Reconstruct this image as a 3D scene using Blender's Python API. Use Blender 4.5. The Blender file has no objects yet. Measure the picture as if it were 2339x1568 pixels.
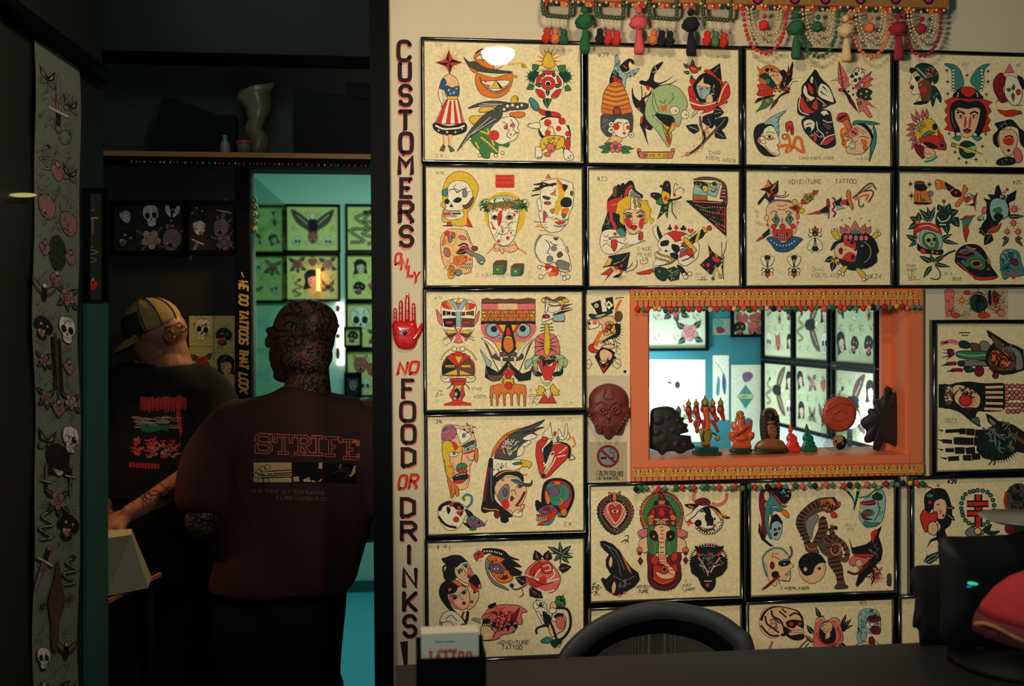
import bpy, bmesh, math, random
from math import sin, cos, tan, pi, radians, atan2, hypot, sqrt
from mathutils import Vector, Matrix, noise
from mathutils.bvhtree import BVHTree

# ---------------------------------------------------------------- camera
SC = bpy.context.scene
COL = SC.collection
FPX, CX, CY = 2274.0, 1169.5, 784.0
YAW, PITCH, ROLL = 0.1121, -0.01481, -0.00571
CAMZ = 1.65
CAM = Vector((0.0, 0.0, CAMZ))
FW = Vector((sin(YAW)*cos(PITCH), cos(YAW)*cos(PITCH), sin(PITCH)))
_r = Vector((cos(YAW), -sin(YAW), 0.0))
_u = _r.cross(FW)
RT = cos(ROLL)*_r + sin(ROLL)*_u
UP = -sin(ROLL)*_r + cos(ROLL)*_u
cam_data = bpy.data.cameras.new('camera')
cam = bpy.data.objects.new('camera', cam_data)
COL.objects.link(cam)
m3 = Matrix((RT, UP, -FW)).transposed()
cam.matrix_world = Matrix.Translation(CAM) @ m3.to_4x4()
cam_data.sensor_width = 36.0
cam_data.lens = 36.0*FPX/2339.0
cam_data.clip_start = 0.02
cam_data.dof.use_dof = True
cam_data.dof.focus_distance = 2.45
cam_data.dof.aperture_fstop = 4.0
SC.camera = cam

# ---------------------------------------------------------------- world, exposure
SC.view_settings.view_transform = 'Standard'
SC.view_settings.look = 'None'
SC.view_settings.gamma = 1.0
SC.view_settings.exposure = 0.0
world = bpy.data.worlds.new('world')
SC.world = world
world.use_nodes = True
world.node_tree.nodes['Background'].inputs[0].default_value = (0.22, 0.60, 0.72, 1)
world.node_tree.nodes['Background'].inputs[1].default_value = 0.30

def light(name, kind, loc, energy, color, size=0.1, target=None, size_y=None, spot=None):
    d = bpy.data.lights.new(name, kind)
    d.energy = energy
    d.color = color
    if kind == 'AREA':
        d.size = size
        if size_y:
            d.shape = 'RECTANGLE'
            d.size_y = size_y
    else:
        d.shadow_soft_size = size
    if spot:
        d.spot_size = radians(spot)
        d.spot_blend = 0.6
    o = bpy.data.objects.new(name, d)
    COL.objects.link(o)
    o.location = loc
    if target is not None:
        o.rotation_euler = (Vector(target)-Vector(loc)).to_track_quat('-Z', 'Y').to_euler()
    return o

D = 2.4                     # distance of the flash wall
LAMP = Vector((0.345, 1.35, 2.60))
GREEN_L = light('green_room_light', 'AREA', (-0.1, 5.0, 2.75), 17.0, (0.46, 1.0, 0.84), 1.0, (-0.1, 5.2, 0), 0.9)
BLUE_L = light('back_room_light', 'AREA', (1.32, 3.9, 2.85), 9.0, (0.66, 1.0, 0.82), .7, (1.36, 4.2, 0.8), 0.9)
WALL_L = light('wall_spot', 'SPOT', (-0.20, 0.75, 1.90), 72.0, (1.0, 0.88, 0.67), 0.10, (0.82, 2.40, 1.97), None, 85)
PASS_L = light('passage_spot', 'SPOT', (-0.28, 3.50, 2.18), 21.0, (1.0, 0.62, 0.22), 0.03, (-0.90, 3.2, 1.55), None, 85)
LOFT_L = light('passage_loft_fill', 'AREA', (-0.5, 3.1, 3.0), 1.1, (0.80, 1.0, 0.95), 0.5, (-0.5, 3.7, 2.5), 0.2)  # unseen, added to lift the loft wall behind the shelf items
FILL_L = light('counter_fill', 'SPOT', (-0.9, -0.6, 2.35), 45.0, (1.0, 0.90, 0.72), 0.12, (0.34, 1.4, 0.96), None, 40)  # off-view fill, added to brighten the card holder and counter
DESK_L = light('work_table_lamp', 'SPOT', (-1.12, 2.72, 1.78), 9.0, (1.0, 0.50, 0.20), 0.03, (-0.74, 2.98, 1.14), None, 62)

# ---------------------------------------------------------------- pixel helpers
def ray(px, py):
    return (FW*FPX + RT*(px-CX) + UP*(CY-py)).normalized()
def at(px, py, Y):
    d = ray(px, py)
    return CAM + d*(Y/d.y)
def on_plane(px, py, p0, n):
    d = ray(px, py)
    return CAM + d*((Vector(p0)-CAM).dot(n)/d.dot(n))

# ---------------------------------------------------------------- materials
def lin(c):
    return tuple((x/255/12.92 if x/255 <= 0.04045 else ((x/255+0.055)/1.055)**2.4) for x in c)
def mat(name, rgb, rough=0.6, metal=0.0, emit=None, es=1.0, noise_amt=0.0, nscale=30.0, bump=0.0, alpha=1.0, spec=0.5, coat=0.0, trans=0.0):
    m = bpy.data.materials.new(name)
    m.use_nodes = True
    nt = m.node_tree
    b = nt.nodes['Principled BSDF']
    c = lin(rgb)
    b.inputs['Base Color'].default_value = (*c, 1)
    b.inputs['Roughness'].default_value = rough
    b.inputs['Metallic'].default_value = metal
    b.inputs['Specular IOR Level'].default_value = spec
    b.inputs['Coat Weight'].default_value = coat
    b.inputs['Transmission Weight'].default_value = trans
    if emit:
        b.inputs['Emission Color'].default_value = (*lin(emit), 1)
        b.inputs['Emission Strength'].default_value = es
    if noise_amt or bump:
        tc = nt.nodes.new('ShaderNodeTexCoord')
        n = nt.nodes.new('ShaderNodeTexNoise')
        n.inputs['Scale'].default_value = nscale
        n.inputs['Detail'].default_value = 5
        nt.links.new(tc.outputs['Object'], n.inputs['Vector'])
        if noise_amt:
            mx = nt.nodes.new('ShaderNodeMix')
            mx.data_type = 'RGBA'
            mx.inputs[6].default_value = (*[x*(1-noise_amt) for x in c], 1)
            mx.inputs[7].default_value = (*[min(1, x*(1+noise_amt)) for x in c], 1)
            nt.links.new(n.outputs['Fac'], mx.inputs[0])
            nt.links.new(mx.outputs[2], b.inputs['Base Color'])
        if bump:
            bp = nt.nodes.new('ShaderNodeBump')
            bp.inputs['Strength'].default_value = bump
            bp.inputs['Distance'].default_value = 0.004
            nt.links.new(n.outputs['Fac'], bp.inputs['Height'])
            nt.links.new(bp.outputs['Normal'], b.inputs['Normal'])
    return m

def glass_mat(name, refl=0.06, tint=(1, 1, 1), rough=0.02):
    m = bpy.data.materials.new(name)
    m.use_nodes = True
    nt = m.node_tree
    for n in list(nt.nodes):
        nt.nodes.remove(n)
    out = nt.nodes.new('ShaderNodeOutputMaterial')
    mx = nt.nodes.new('ShaderNodeMixShader')
    tr = nt.nodes.new('ShaderNodeBsdfTransparent')
    tr.inputs[0].default_value = (*tint, 1)
    gl = nt.nodes.new('ShaderNodeBsdfGlossy')
    gl.inputs['Roughness'].default_value = rough
    ge = nt.nodes.new('ShaderNodeNewGeometry')
    lw = nt.nodes.new('ShaderNodeMath')
    lw.operation = 'SUBTRACT'
    lw.inputs[0].default_value = 1.0
    nt.links.new(ge.outputs['Backfacing'], lw.inputs[1])
    ml = nt.nodes.new('ShaderNodeMath')
    ml.operation = 'MULTIPLY'
    ml.inputs[1].default_value = refl
    nt.links.new(lw.outputs[0], ml.inputs[0])
    nt.links.new(ml.outputs[0], mx.inputs[0])
    nt.links.new(tr.outputs[0], mx.inputs[1])
    nt.links.new(gl.outputs[0], mx.inputs[2])
    nt.links.new(mx.outputs[0], out.inputs[0])
    return m

def ink_mat(name, rough=0.7, grain=0.12):
    m = bpy.data.materials.new(name)
    m.use_nodes = True
    nt = m.node_tree
    b = nt.nodes['Principled BSDF']
    b.inputs['Roughness'].default_value = rough
    b.inputs['Specular IOR Level'].default_value = 0.2
    a = nt.nodes.new('ShaderNodeAttribute')
    a.attribute_name = 'Col'
    tc = nt.nodes.new('ShaderNodeTexCoord')
    n = nt.nodes.new('ShaderNodeTexNoise')
    n.inputs['Scale'].default_value = 140
    n.inputs['Detail'].default_value = 4
    mr = nt.nodes.new('ShaderNodeMapRange')
    mr.inputs['From Min'].default_value = 0.3
    mr.inputs['From Max'].default_value = 0.7
    mr.inputs['To Min'].default_value = 1-grain
    mr.inputs['To Max'].default_value = 1+grain
    mx = nt.nodes.new('ShaderNodeVectorMath')
    mx.operation = 'SCALE'
    nt.links.new(tc.outputs['Object'], n.inputs['Vector'])
    nt.links.new(n.outputs['Fac'], mr.inputs['Value'])
    nt.links.new(a.outputs['Color'], mx.inputs[0])
    nt.links.new(mr.outputs[0], mx.inputs['Scale'])
    nt.links.new(mx.outputs[0], b.inputs['Base Color'])
    return m

M = {}
M['ink'] = ink_mat('printed_ink')
M['cloth_ink'] = ink_mat('cloth_print', 0.9)
M['paper'] = mat('flash_paper', (236, 218, 172), 0.75, noise_amt=0.04, nscale=60, spec=0.2)
M['wall'] = mat('cream_plaster', (208, 194, 166), 0.8, noise_amt=0.05, nscale=8, bump=0.06, spec=0.2)
M['black_gloss'] = mat('black_lacquer', (9, 11, 14), 0.16, spec=0.7, coat=0.5)
M['black'] = mat('black_paint', (7, 9, 12), 0.6, spec=0.06)
M['dark_wall'] = mat('charcoal_wall', (44, 48, 48), 0.8, noise_amt=0.1, nscale=6)
M['glass'] = glass_mat('picture_glass', 0.03)

# ---------------------------------------------------------------- object helpers
def link(o):
    COL.objects.link(o)
    return o
def tag(o, label=None, cat=None, group=None, kind=None):
    if label: o['label'] = label
    if cat: o['category'] = cat
    if group: o['group'] = group
    if kind: o['kind'] = kind
    return o
def empty(name, loc, label=None, cat=None, group=None):
    o = link(bpy.data.objects.new(name, None))
    o.location = loc
    o.empty_display_size = 0.05
    return tag(o, label, cat, group)

class MB:
    """collects geometry, builds ONE mesh object"""
    def __init__(s):
        s.v, s.f, s.c, s.sm = [], [], [], []
        s.col = None
    def face(s, idx, smooth=False):
        s.f.append(idx); s.c.append(s.col); s.sm.append(smooth)
    def add(s, vs, fs, smooth=False):
        k = len(s.v)
        s.v += [Vector(v) for v in vs]
        for f in fs:
            s.face([i+k for i in f], smooth)
    def box(s, c, size, rz=0, mtx=None):
        c = Vector(c)
        hx, hy, hz = [a/2 for a in size]
        R = mtx or Matrix.Rotation(rz, 3, 'Z')
        vs = [c+R@Vector((x*hx, y*hy, z*hz)) for x in (-1, 1) for y in (-1, 1) for z in (-1, 1)]
        s.add(vs, [(0, 1, 3, 2), (4, 6, 7, 5), (0, 4, 5, 1), (2, 3, 7, 6), (0, 2, 6, 4), (1, 5, 7, 3)])
        return s
    def tube(s, pts, r, n=10, cap=True, rs=None):
        pts = [Vector(p) for p in pts]
        rings = []
        prev = None
        for i, p in enumerate(pts):
            t = (pts[min(i+1, len(pts)-1)]-pts[max(i-1, 0)])
            if t.length < 1e-9: t = Vector((0, 0, 1))
            t.normalize()
            if prev is None:
                a = Vector((0, 0, 1)) if abs(t.z) < 0.9 else Vector((1, 0, 0))
                u = t.cross(a).normalized()
            else:
                u = (prev - t*prev.dot(t))
                u = u.normalized() if u.length > 1e-6 else t.orthogonal().normalized()
            prev = u
            w = t.cross(u)
            rr = rs[i] if rs else r
            rings.append([p+u*rr*cos(2*pi*k/n)+w*rr*sin(2*pi*k/n) for k in range(n)])
        s.loft(rings, cap, cap)
        return s
    def loft(s, rings, cap0=True, cap1=True, closed=True, smooth=True):
        n = len(rings[0])
        k = len(s.v)
        for r in rings: s.v += [Vector(p) for p in r]
        m = n if closed else n-1
        for i in range(len(rings)-1):
            for j in range(m):
                a, b = k+i*n+j, k+i*n+(j+1) % n
                s.face([a, b, b+n, a+n], smooth)
        if cap0: s.face([k+j for j in range(n)][::-1])
        if cap1: s.face([k+(len(rings)-1)*n+j for j in range(n)])
        return s
    def lathe(s, prof, c=(0, 0, 0), n=24, mtx=None, cap0=True, cap1=True):
        c = Vector(c)
        R = mtx or Matrix.Identity(3)
        s.loft([[c+R@Vector((r*cos(2*pi*k/n), r*sin(2*pi*k/n), z)) for k in range(n)] for r, z in prof], cap0, cap1)
        return s
    def ball(s, c, r, seg=10, sc=(1, 1, 1), mtx=None):
        prof = [(max(1e-5, sin(pi*i/seg)), -cos(pi*i/seg)) for i in range(seg+1)]
        c = Vector(c); R = mtx or Matrix.Identity(3)
        n = max(6, int(seg*1.4))
        s.loft([[c+R@Vector((a*cos(2*pi*k/n)*r*sc[0], a*sin(2*pi*k/n)*r*sc[1], z*r*sc[2])) for k in range(n)] for a, z in prof], True, True)
        return s
    def prism(s, poly, Y0, Y1, smooth=False):
        """poly: list of (x,z) in the XZ plane, extruded Y0..Y1"""
        n = len(poly); k = len(s.v)
        s.v += [Vector((x, Y0, z)) for x, z in poly]+[Vector((x, Y1, z)) for x, z in poly]
        s.face([k+i for i in range(n)])
        s.face([k+n+i for i in range(n)][::-1])
        for i in range(n):
            s.face([k+i, k+(i+1) % n, k+n+(i+1) % n, k+n+i], smooth)
        return s
    def build(s, name, material, parent=None, origin=None):
        me = bpy.data.meshes.new(name)
        org = Vector(origin) if origin is not None else (parent.matrix_world.translation.copy() if False else Vector((0, 0, 0)))
        me.from_pydata([tuple(v-org) for v in s.v], [], s.f)
        me.polygons.foreach_set('use_smooth', s.sm)
        if any(c is not None for c in s.c):
            at_ = me.color_attributes.new('Col', 'FLOAT_COLOR', 'CORNER')
            buf = []
            for p, c in zip(me.polygons, s.c):
                c = c or (0.5, 0.5, 0.5)
                buf += [c[0], c[1], c[2], 1.0]*p.loop_total
            at_.data.foreach_set('color', buf)
        me.materials.append(M[material] if isinstance(material, str) else material)
        me.update()
        o = link(bpy.data.objects.new(name, me))
        if parent:
            o.parent = parent
            q = parent; off = Vector((0, 0, 0))
            while q:
                off += q.location
                q = q.parent
            o.location = org-off
        else:
            o.location = org
        return o
def top(mb, name, material, label, cat, group=None, kind=None):
    c = sum(mb.v, Vector())/len(mb.v)
    zmin = min(v.z for v in mb.v)
    o = mb.build(name, material, None, (c.x, c.y, zmin))
    return tag(o, label, cat, group, kind)
def struct(mb, name, material):
    o = mb.build(name, material)
    o['kind'] = 'structure'
    return o
def smooth_closed(p, k=5):
    n = len(p); out = []
    for i in range(n):
        a, b, c, d = p[i-1], p[i], p[(i+1) % n], p[(i+2) % n]
        for j in range(k):
            t = j/k
            out.append(tuple(0.5*((2*b[q])+(c[q]-a[q])*t+(2*a[q]-5*b[q]+4*c[q]-d[q])*t*t+(3*b[q]-a[q]-3*c[q]+d[q])*t**3) for q in range(len(b))))
    return out
def smooth_open(p, k=5):
    if len(p) < 3: return list(p)
    q = [p[0]]+list(p)+[p[-1]]; out = []
    for i in range(1, len(q)-2):
        a, b, c, d = q[i-1], q[i], q[i+1], q[i+2]
        for j in range(k):
            t = j/k
            out.append(tuple(0.5*((2*b[w])+(c[w]-a[w])*t+(2*a[w]-5*b[w]+4*c[w]-d[w])*t*t+(3*b[w]-a[w]-3*c[w]+d[w])*t**3) for w in range(len(b))))
    out.append(tuple(p[-1]))
    return out

# ---------------------------------------------------------------- stroke lettering
GL = dict(A="002640 1232", B="00063645443303 3342413000", C="4536160501103041", D="00062645412000", E="46060040 0333",
 F="460600 0333", G="45361605011030414323", H="0006 4046 0343", I="2026", J="4641301001", K="0006 4602 1340", L="060040",
 M="0006234640", N="00064046", O="100105163645413010", P="00063645443303", Q="100105163645413010 2240", R="00063645443303 2340",
 S="453616050413334241301001", T="0646 2620", U="060110304146", V="062046", W="0610233046", X="0046 0640", Y="062346 2320", Z="06460040")
GL.update({'0': "100105163645413010", '1': "152620", '2': "05163645440040", '3': "0516364544334241301001", '4': "30360242",
 '5': "4606033342413001", '6': "36160401103041423303", '7': "064620", '8': "1304051636454433130201103041423 3".replace(' ', ''),
 '9': "10304246362616050413 3343".replace(' ', ''), '#': "1016 3036 0242 0444", '-': "0343", '.': "2021", '!': "2622 2120", "'": "2624", ',': "2110"})

PAL = dict(K=(30, 31, 34), R=(206, 52, 40), O=(222, 120, 48), Y=(226, 184, 52), G=(66, 122, 70), B=(44, 84, 134), T=(62, 134, 130),
 W=(240, 228, 196), P=(222, 112, 110), N=(108, 72, 54), S=(234, 190, 146), V=(124, 84, 124), A=(128, 128, 122), D=(24, 62, 52),
 M=(124, 30, 46), C=(150, 184, 186), L=(168, 188, 132), H=(176, 150, 60), J=(74, 74, 70))
PAL = {k: lin(v) for k, v in PAL.items()}

class Art:
    """flat printed drawing: coloured shapes laid over each other on a surface"""
    def __init__(s, fn, dz=6e-6, outline=0.65, z0=1e-4):
        s.fn, s.dz, s.k, s.mb, s.ow, s.z0, s.hold, s.mute = fn, dz, 0, MB(), outline, z0, False, 0
        s.T = [(1, 0, 0, 1, 0, 0)]
    def pt(s, x, y):
        a, b, c, d, e, f = s.T[-1]
        return s.fn(a*x+c*y+e, b*x+d*y+f, s.z0+s.k*s.dz)
    def sc(s):
        a, b, c, d, e, f = s.T[-1]
        return sqrt(abs(a*d-b*c))
    def poly(s, pts, col):
        if len(pts) < 3: return
        if not s.hold: s.k += 1
        s.mb.col = s.cc(col)
        k = len(s.mb.v)
        s.mb.v += [s.pt(*p) for p in pts]
        s.mb.face(list(range(k, k+len(pts))))
    def stroke(s, pts, w, col, closed=False, taper=False, absw=True):
        if len(pts) < 2: return
        if not s.hold: s.k += 1
        s.mb.col = s.cc(col)
        if absw and (len(s.T) == 1 or col == 'K' and w == s.ow): w = w/s.sc()
        n = len(pts); k = len(s.mb.v)
        for i, p in enumerate(pts):
            a = pts[i-1] if (i or closed) else p
            b = pts[(i+1) % n] if (i < n-1 or closed) else p
            dx1, dy1, dx2, dy2 = p[0]-a[0], p[1]-a[1], b[0]-p[0], b[1]-p[1]
            l1, l2 = hypot(dx1, dy1) or 1, hypot(dx2, dy2) or 1
            tx, ty = dx1/l1+dx2/l2, dy1/l1+dy2/l2
            l = hypot(tx, ty) or 1
            nx, ny = -ty/l, tx/l
            m = 1.0
            if (dx1 or dy1) and (dx2 or dy2):
                m = min(1.6, 1/max(0.3, l/2))
            ww = w/2*m*((1-i/(n-1))*0.95+0.05 if taper else 1)
            s.mb.v += [s.pt(p[0]+nx*ww, p[1]+ny*ww), s.pt(p[0]-nx*ww, p[1]-ny*ww)]
        for i in range(n if closed else n-1):
            a, b = k+2*i, k+2*((i+1) % n)
            s.mb.face([a, b, b+1, a+1])
    def cc(s, col):
        c = PAL[col] if isinstance(col, str) else col
        g = .3*c[0]+.6*c[1]+.1*c[2]
        return tuple(v*(1-s.mute)+g*s.mute for v in c)
    def ell(s, x, y, rx, ry=None, rot=0, n=16):
        ry = ry or rx; r = radians(rot)
        return [(x+rx*cos(t)*cos(r)-ry*sin(t)*sin(r), y+rx*cos(t)*sin(r)+ry*sin(t)*cos(r)) for t in [2*pi*i/n for i in range(n)]]
    def shape(s, pts, col, ol=True):
        s.poly(pts, col)
        if ol: s.stroke(pts, s.ow, 'K', True)
    def leaf(s, x1, y1, x2, y2, w, col, ol=True):
        dx, dy = x2-x1, y2-y1; l = hypot(dx, dy) or 1; nx, ny = -dy/l*w, dx/l*w
        p = [(x1, y1), (x1+dx*.3+nx, y1+dy*.3+ny), (x1+dx*.65+nx*.7, y1+dy*.65+ny*.7), (x2, y2), (x1+dx*.65-nx*.7, y1+dy*.65-ny*.7), (x1+dx*.3-nx, y1+dy*.3-ny)]
        s.shape(p, col, ol)
        s.stroke([(x1, y1), (x1+dx*.8, y1+dy*.8)], s.ow*.8 if len(s.T) == 1 else l*.04, 'K' if col not in 'KD' else 'L')
    def text(s, x, y, h, t, col='K', w=None, slant=0, rot=0, wob=0.0, gap=1.45, ar=.62):
        """x,y = left baseline (y grows downwards)"""
        w = w or h*0.11
        r = radians(rot); u = h/6; X = 0; rnd = random.Random(len(t)*7+int(x))
        for ch in t.upper():
            for st in GL.get(ch, '').split():
                pts = []
                for i in range(0, len(st)-1, 2):
                    gx, gy = int(st[i])*u*ar*1.5, int(st[i+1])*u
                    gx += slant*gy+X+rnd.uniform(-wob, wob)*u; gy += rnd.uniform(-wob, wob)*u
                    pts.append((x+gx*cos(r)+gy*sin(r), y+gx*sin(r)-gy*cos(r)))
                s.stroke(pts, w, col, absw=False)
            X += u*ar*1.5*4*gap if ch not in " I1.'!" else u*3.1*(1 if ch != ' ' else 1.1)
    def run(s, src):
        rnd = random.Random(len(src))
        for line in src.replace(';', '\n').split('\n'):
            tk = line.split()
            if not tk or tk[0][0] == '/': continue
            op, rest = tk[0], tk[1:]
            o, col = op[0], (op[1] if len(op) > 1 else 'K')
            par = float(op[2:]) if len(op) > 2 and o != '@' else None
            if o == 'x':
                v = [float(q) for q in rest[0].split(',')]
                s.text(v[0], v[1], v[2], ' '.join(rest[1:]), col, par, slant=v[3] if len(v) > 3 else 0, rot=v[4] if len(v) > 4 else 0, wob=.25)
                continue
            if o == '@':
                v = [float(q) for q in rest[0].split(',')]+[1, 0][max(0, len(rest[0].split(','))-2):]
                nm = op[1:]; sx = -1 if nm[-1] == '!' else 1; nm = nm.strip('!')
                r = radians(v[3]); q = v[2]
                a, b, c, d = q*cos(r)*sx, q*sin(r)*sx, -q*sin(r), q*cos(r)
                A, B_, C_, D_, E_, F_ = s.T[-1]
                s.T.append((A*a+C_*b, B_*a+D_*b, A*c+C_*d, B_*c+D_*d, A*v[0]+C_*v[1]+E_, B_*v[0]+D_*v[1]+F_))
                s.run(LIB[nm]); s.T.pop()
                continue
            P = [tuple(float(z) for z in q.split(',')) for q in rest]
            if o == 'f': s.shape(smooth_closed(P), col)
            elif o == 'g': s.poly(smooth_closed(P), col)
            elif o == 'F': s.shape(P, col)
            elif o == 'G': s.poly(P, col)
            elif o == 's': s.stroke(smooth_open(P), par or .6, col)
            elif o == 'S': s.stroke(P, par or .6, col)
            elif o == 't': s.stroke(smooth_open(P), par or 1.2, col, taper=True)
            elif o == 'c':
                s.k += 1; s.hold = True
                for p in P: s.poly(s.ell(*p, n=12), col)
                s.hold = False
            elif o == 'o':
                for p in P: s.shape(s.ell(*p, n=14), col)
            elif o == 'L':
                for p in P: s.leaf(*p, col)
            elif o == 'k':
                for x, y, r in P:
                    s.poly([(x+(r if i % 2 == 0 else r*.28)*(1 if i % 4 == 0 else .75)*cos(pi*i/8), y+(r if i % 2 == 0 else r*.28)*(1 if i % 4 == 0 else .75)*sin(pi*i/8)) for i in range(16)], col)
            elif o == 'z':      # beads along an open path
                q = smooth_open(P, 8); dd = 0; last = q[0]; r = par or 1
                s.shape(s.ell(*last[:2], r, n=8), col)
                for a in q[1:]:
                    if hypot(a[0]-last[0], a[1]-last[1]) >= 1.9*r:
                        s.shape(s.ell(a[0], a[1], r, n=8), col); last = a
            elif o == 'Z':      # radiating spikes: x,y,rx,ry,a0,a1,n,len
                s.k += 1; s.hold = True
                for x, y, rx, ry, a0, a1, n, ln in P:
                    for i in range(int(n)):
                        a = radians(a0+(a1-a0)*i/(max(1, n-1)))
                        cx, sy = cos(a), sin(a); wd = .38*(rx+ry)/2*radians(abs(a1-a0))/n
                        s.poly([(x+rx*cx-sy*wd, y+ry*sy+cx*wd), (x+(rx+ln)*cx, y+(ry+ln)*sy), (x+rx*cx+sy*wd, y+ry*sy-cx*wd)], col)
                s.hold = False
            elif o == 'h':      # scribbled ink detail inside an ellipse: x,y,rx,ry,n
                s.k += 1; s.hold = True
                for x, y, rx, ry, n in P:
                    for i in range(int(n)):
                        a, r = rnd.uniform(0, 2*pi), sqrt(rnd.random())
                        x0, y0 = x+rx*r*cos(a), y+ry*r*sin(a)
                        q = [(x0, y0)]; th = rnd.uniform(0, 2*pi)
                        for j in range(3):
                            th += rnd.uniform(-1, 1)
                            q.append((q[-1][0]+cos(th)*min(rx, ry)*.22, q[-1][1]+sin(th)*min(rx, ry)*.22))
                        s.stroke(smooth_open(q, 3), par or .6, col)
                s.hold = False
            elif o == 'r':      # rose x,y,r
                for x, y, r in P:
                    for i in range(5):
                        a = 2*pi*i/5+.3
                        s.shape(s.ell(x+cos(a)*r*.58, y+sin(a)*r*.58, r*.5, r*.42, math.degrees(a), 12), col)
                        s.stroke(s.ell(x+cos(a)*r*.66, y+sin(a)*r*.66, r*.34, r*.28, math.degrees(a), 10)[:6], .5, 'W')
                    s.shape(s.ell(x, y, r*.46, n=12), col)
                    s.stroke([(x+r*.3*cos(t*.7)*(1-t/14), y+r*.3*sin(t*.7)*(1-t/14)) for t in range(12)], .7, 'K')
    def done(s, name='printed_artwork', parent=None, material='ink'):
        return s.mb.build(name, material, parent)
LIB = {}
# small motifs reused inside the printed sheets (local units, centre 0,0)
LIB.update(
fly="""LK 0,10,0,30,5;fW -2,2 -14,-8 -17,-22 -10,-26 -4,-14;fW 2,2 14,-8 17,-22 10,-26 4,-14;sC.8 -12,-8 -10,-20;sC.8 12,-8 10,-20
oK 0,-22,7,6;cY 0,-15,2.4;SK2 0,-16 0,4;oK 0,12,6;cO 0,10,2.2;cR -5,21,3.6 5,21,3.6
SK1.5 -4,8 -12,4 -16,12;SK1.5 4,8 12,4 16,12;SK1.5 -5,14 -13,15 -14,24;SK1.5 5,14 13,15 14,24;SK1.2 -3,-26 -8,-32;SK1.2 3,-26 8,-32""",
moth="""FK 0,0 -20,-22 -16,-2 -2,6;FO -3,2 -15,-14 -13,-2;fG 0,6 -16,4 -18,16 -8,16 -1,9;cR -10,9,2.5;FK 0,0 20,-22 16,-2 2,6;FO 3,2 15,-14 13,-2;fG 0,6 16,4 18,16 8,16 1,9;cR 10,9,2.5
tK4 0,-4 0,22;sK.7 -1,-4 -6,-14 -12,-16;sK.7 1,-4 6,-14 12,-16""",
skull="""fW -18,-8 -14,-22 0,-27 14,-22 18,-8 15,4 10,8 9,20 0,24 -9,20 -10,8 -15,4;fK -13,-4 -8,-9 -3,-5 -4,3 -11,4;fK 13,-4 8,-9 3,-5 4,3 11,4;GK 0,2 -3,9 3,9
SK.8 -7,13 7,13;SK.8 -6,10 -6,18;SK.8 -2,10 -2,19;SK.8 2,10 2,19;SK.8 6,10 6,18;sK1 -10,-18 -4,-14 -7,-10;sK1 9,-20 5,-15 9,-12""",
rose="""LD -12,-8,-30,-22,7 10,-10,26,-26,7 -10,12,-26,24,7 12,12,30,20,7 0,14,4,32,6;rR 0,0,18""",
crose="""LD -12,-8,-30,-22,7 10,-10,26,-26,7 -10,12,-26,24,7 12,12,30,20,7;rP 0,0,18""",
girl="""fK -18,0 -20,-16 -10,-28 6,-28 18,-18 18,0 20,16 12,14 -10,16 -22,18;fS -11,-10 -4,-18 8,-17 13,-6 11,8 3,17 -6,12 -11,2;sK1.2 -7,-5 -2,-5;sK1.2 5,-5 10,-5
cP -6,3,3.4 9,3,3;cR 2.5,9.5,2;sK.6 2,-3 4,4 1,5;fK -11,-10 -4,-19 9,-19 13,-8 4,-14""",
dagger="""FA -4,0 4,0 3,34 0,44 -3,34;FR 0,2 4,2 0,42;FY -13,-4 13,-4 15,0 -15,0;FK -3,-4 3,-4 3,-20 -3,-20;oR 0,-22,4""",
heart="""fR 0,20 -16,2 -14,-10 -6,-12 0,-5 6,-12 14,-10 16,2;sP1.2 -10,-6 -6,-8 -3,-5;fY -5,-12 -2,-24 0,-17 3,-26 5,-12""",
panther="""fK -20,-10 -8,-22 8,-20 20,-8 16,6 4,10 6,18 -6,22 -16,14 -10,4 -20,2;fR -14,6 -4,2 2,12 -6,18;cY -6,-8,2.6 8,-6,2.2;GW -12,4 -8,4 -10,10;GW -2,3 2,3 1,9""",
snake="""sD5 -10,24 10,18 -14,6 14,-4 -8,-14 4,-24;sY1.4 -10,24 10,18 -14,6 14,-4 -8,-14 4,-24;oD 6,-26,5,3.5;sR.8 10,-28 15,-32""",
eagle="""fN -4,-4 -30,-22 -26,-6 -16,4 -4,8;fN 4,-4 30,-22 26,-6 16,4 4,8;fK -5,-6 5,-6 6,14 0,22 -6,14;oW 0,-12,5;GY 3,-13 9,-11 3,-9;SW.8 -24,-14 -8,0;SW.8 24,-14 8,0""",
mask="""fR -16,-14 0,-22 16,-14 18,4 8,22 -8,22 -18,4;oY -7,-5,4.5,3 7,-5,4.5,3;cK -7,-5,1.8 7,-5,1.8;GK -9,8 9,8 5,16 -5,16;GW -8,8 -4,8 -6,13;GW 8,8 4,8 6,13;LO -12,-16,-20,-30,3 12,-16,20,-30,3""")

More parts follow.
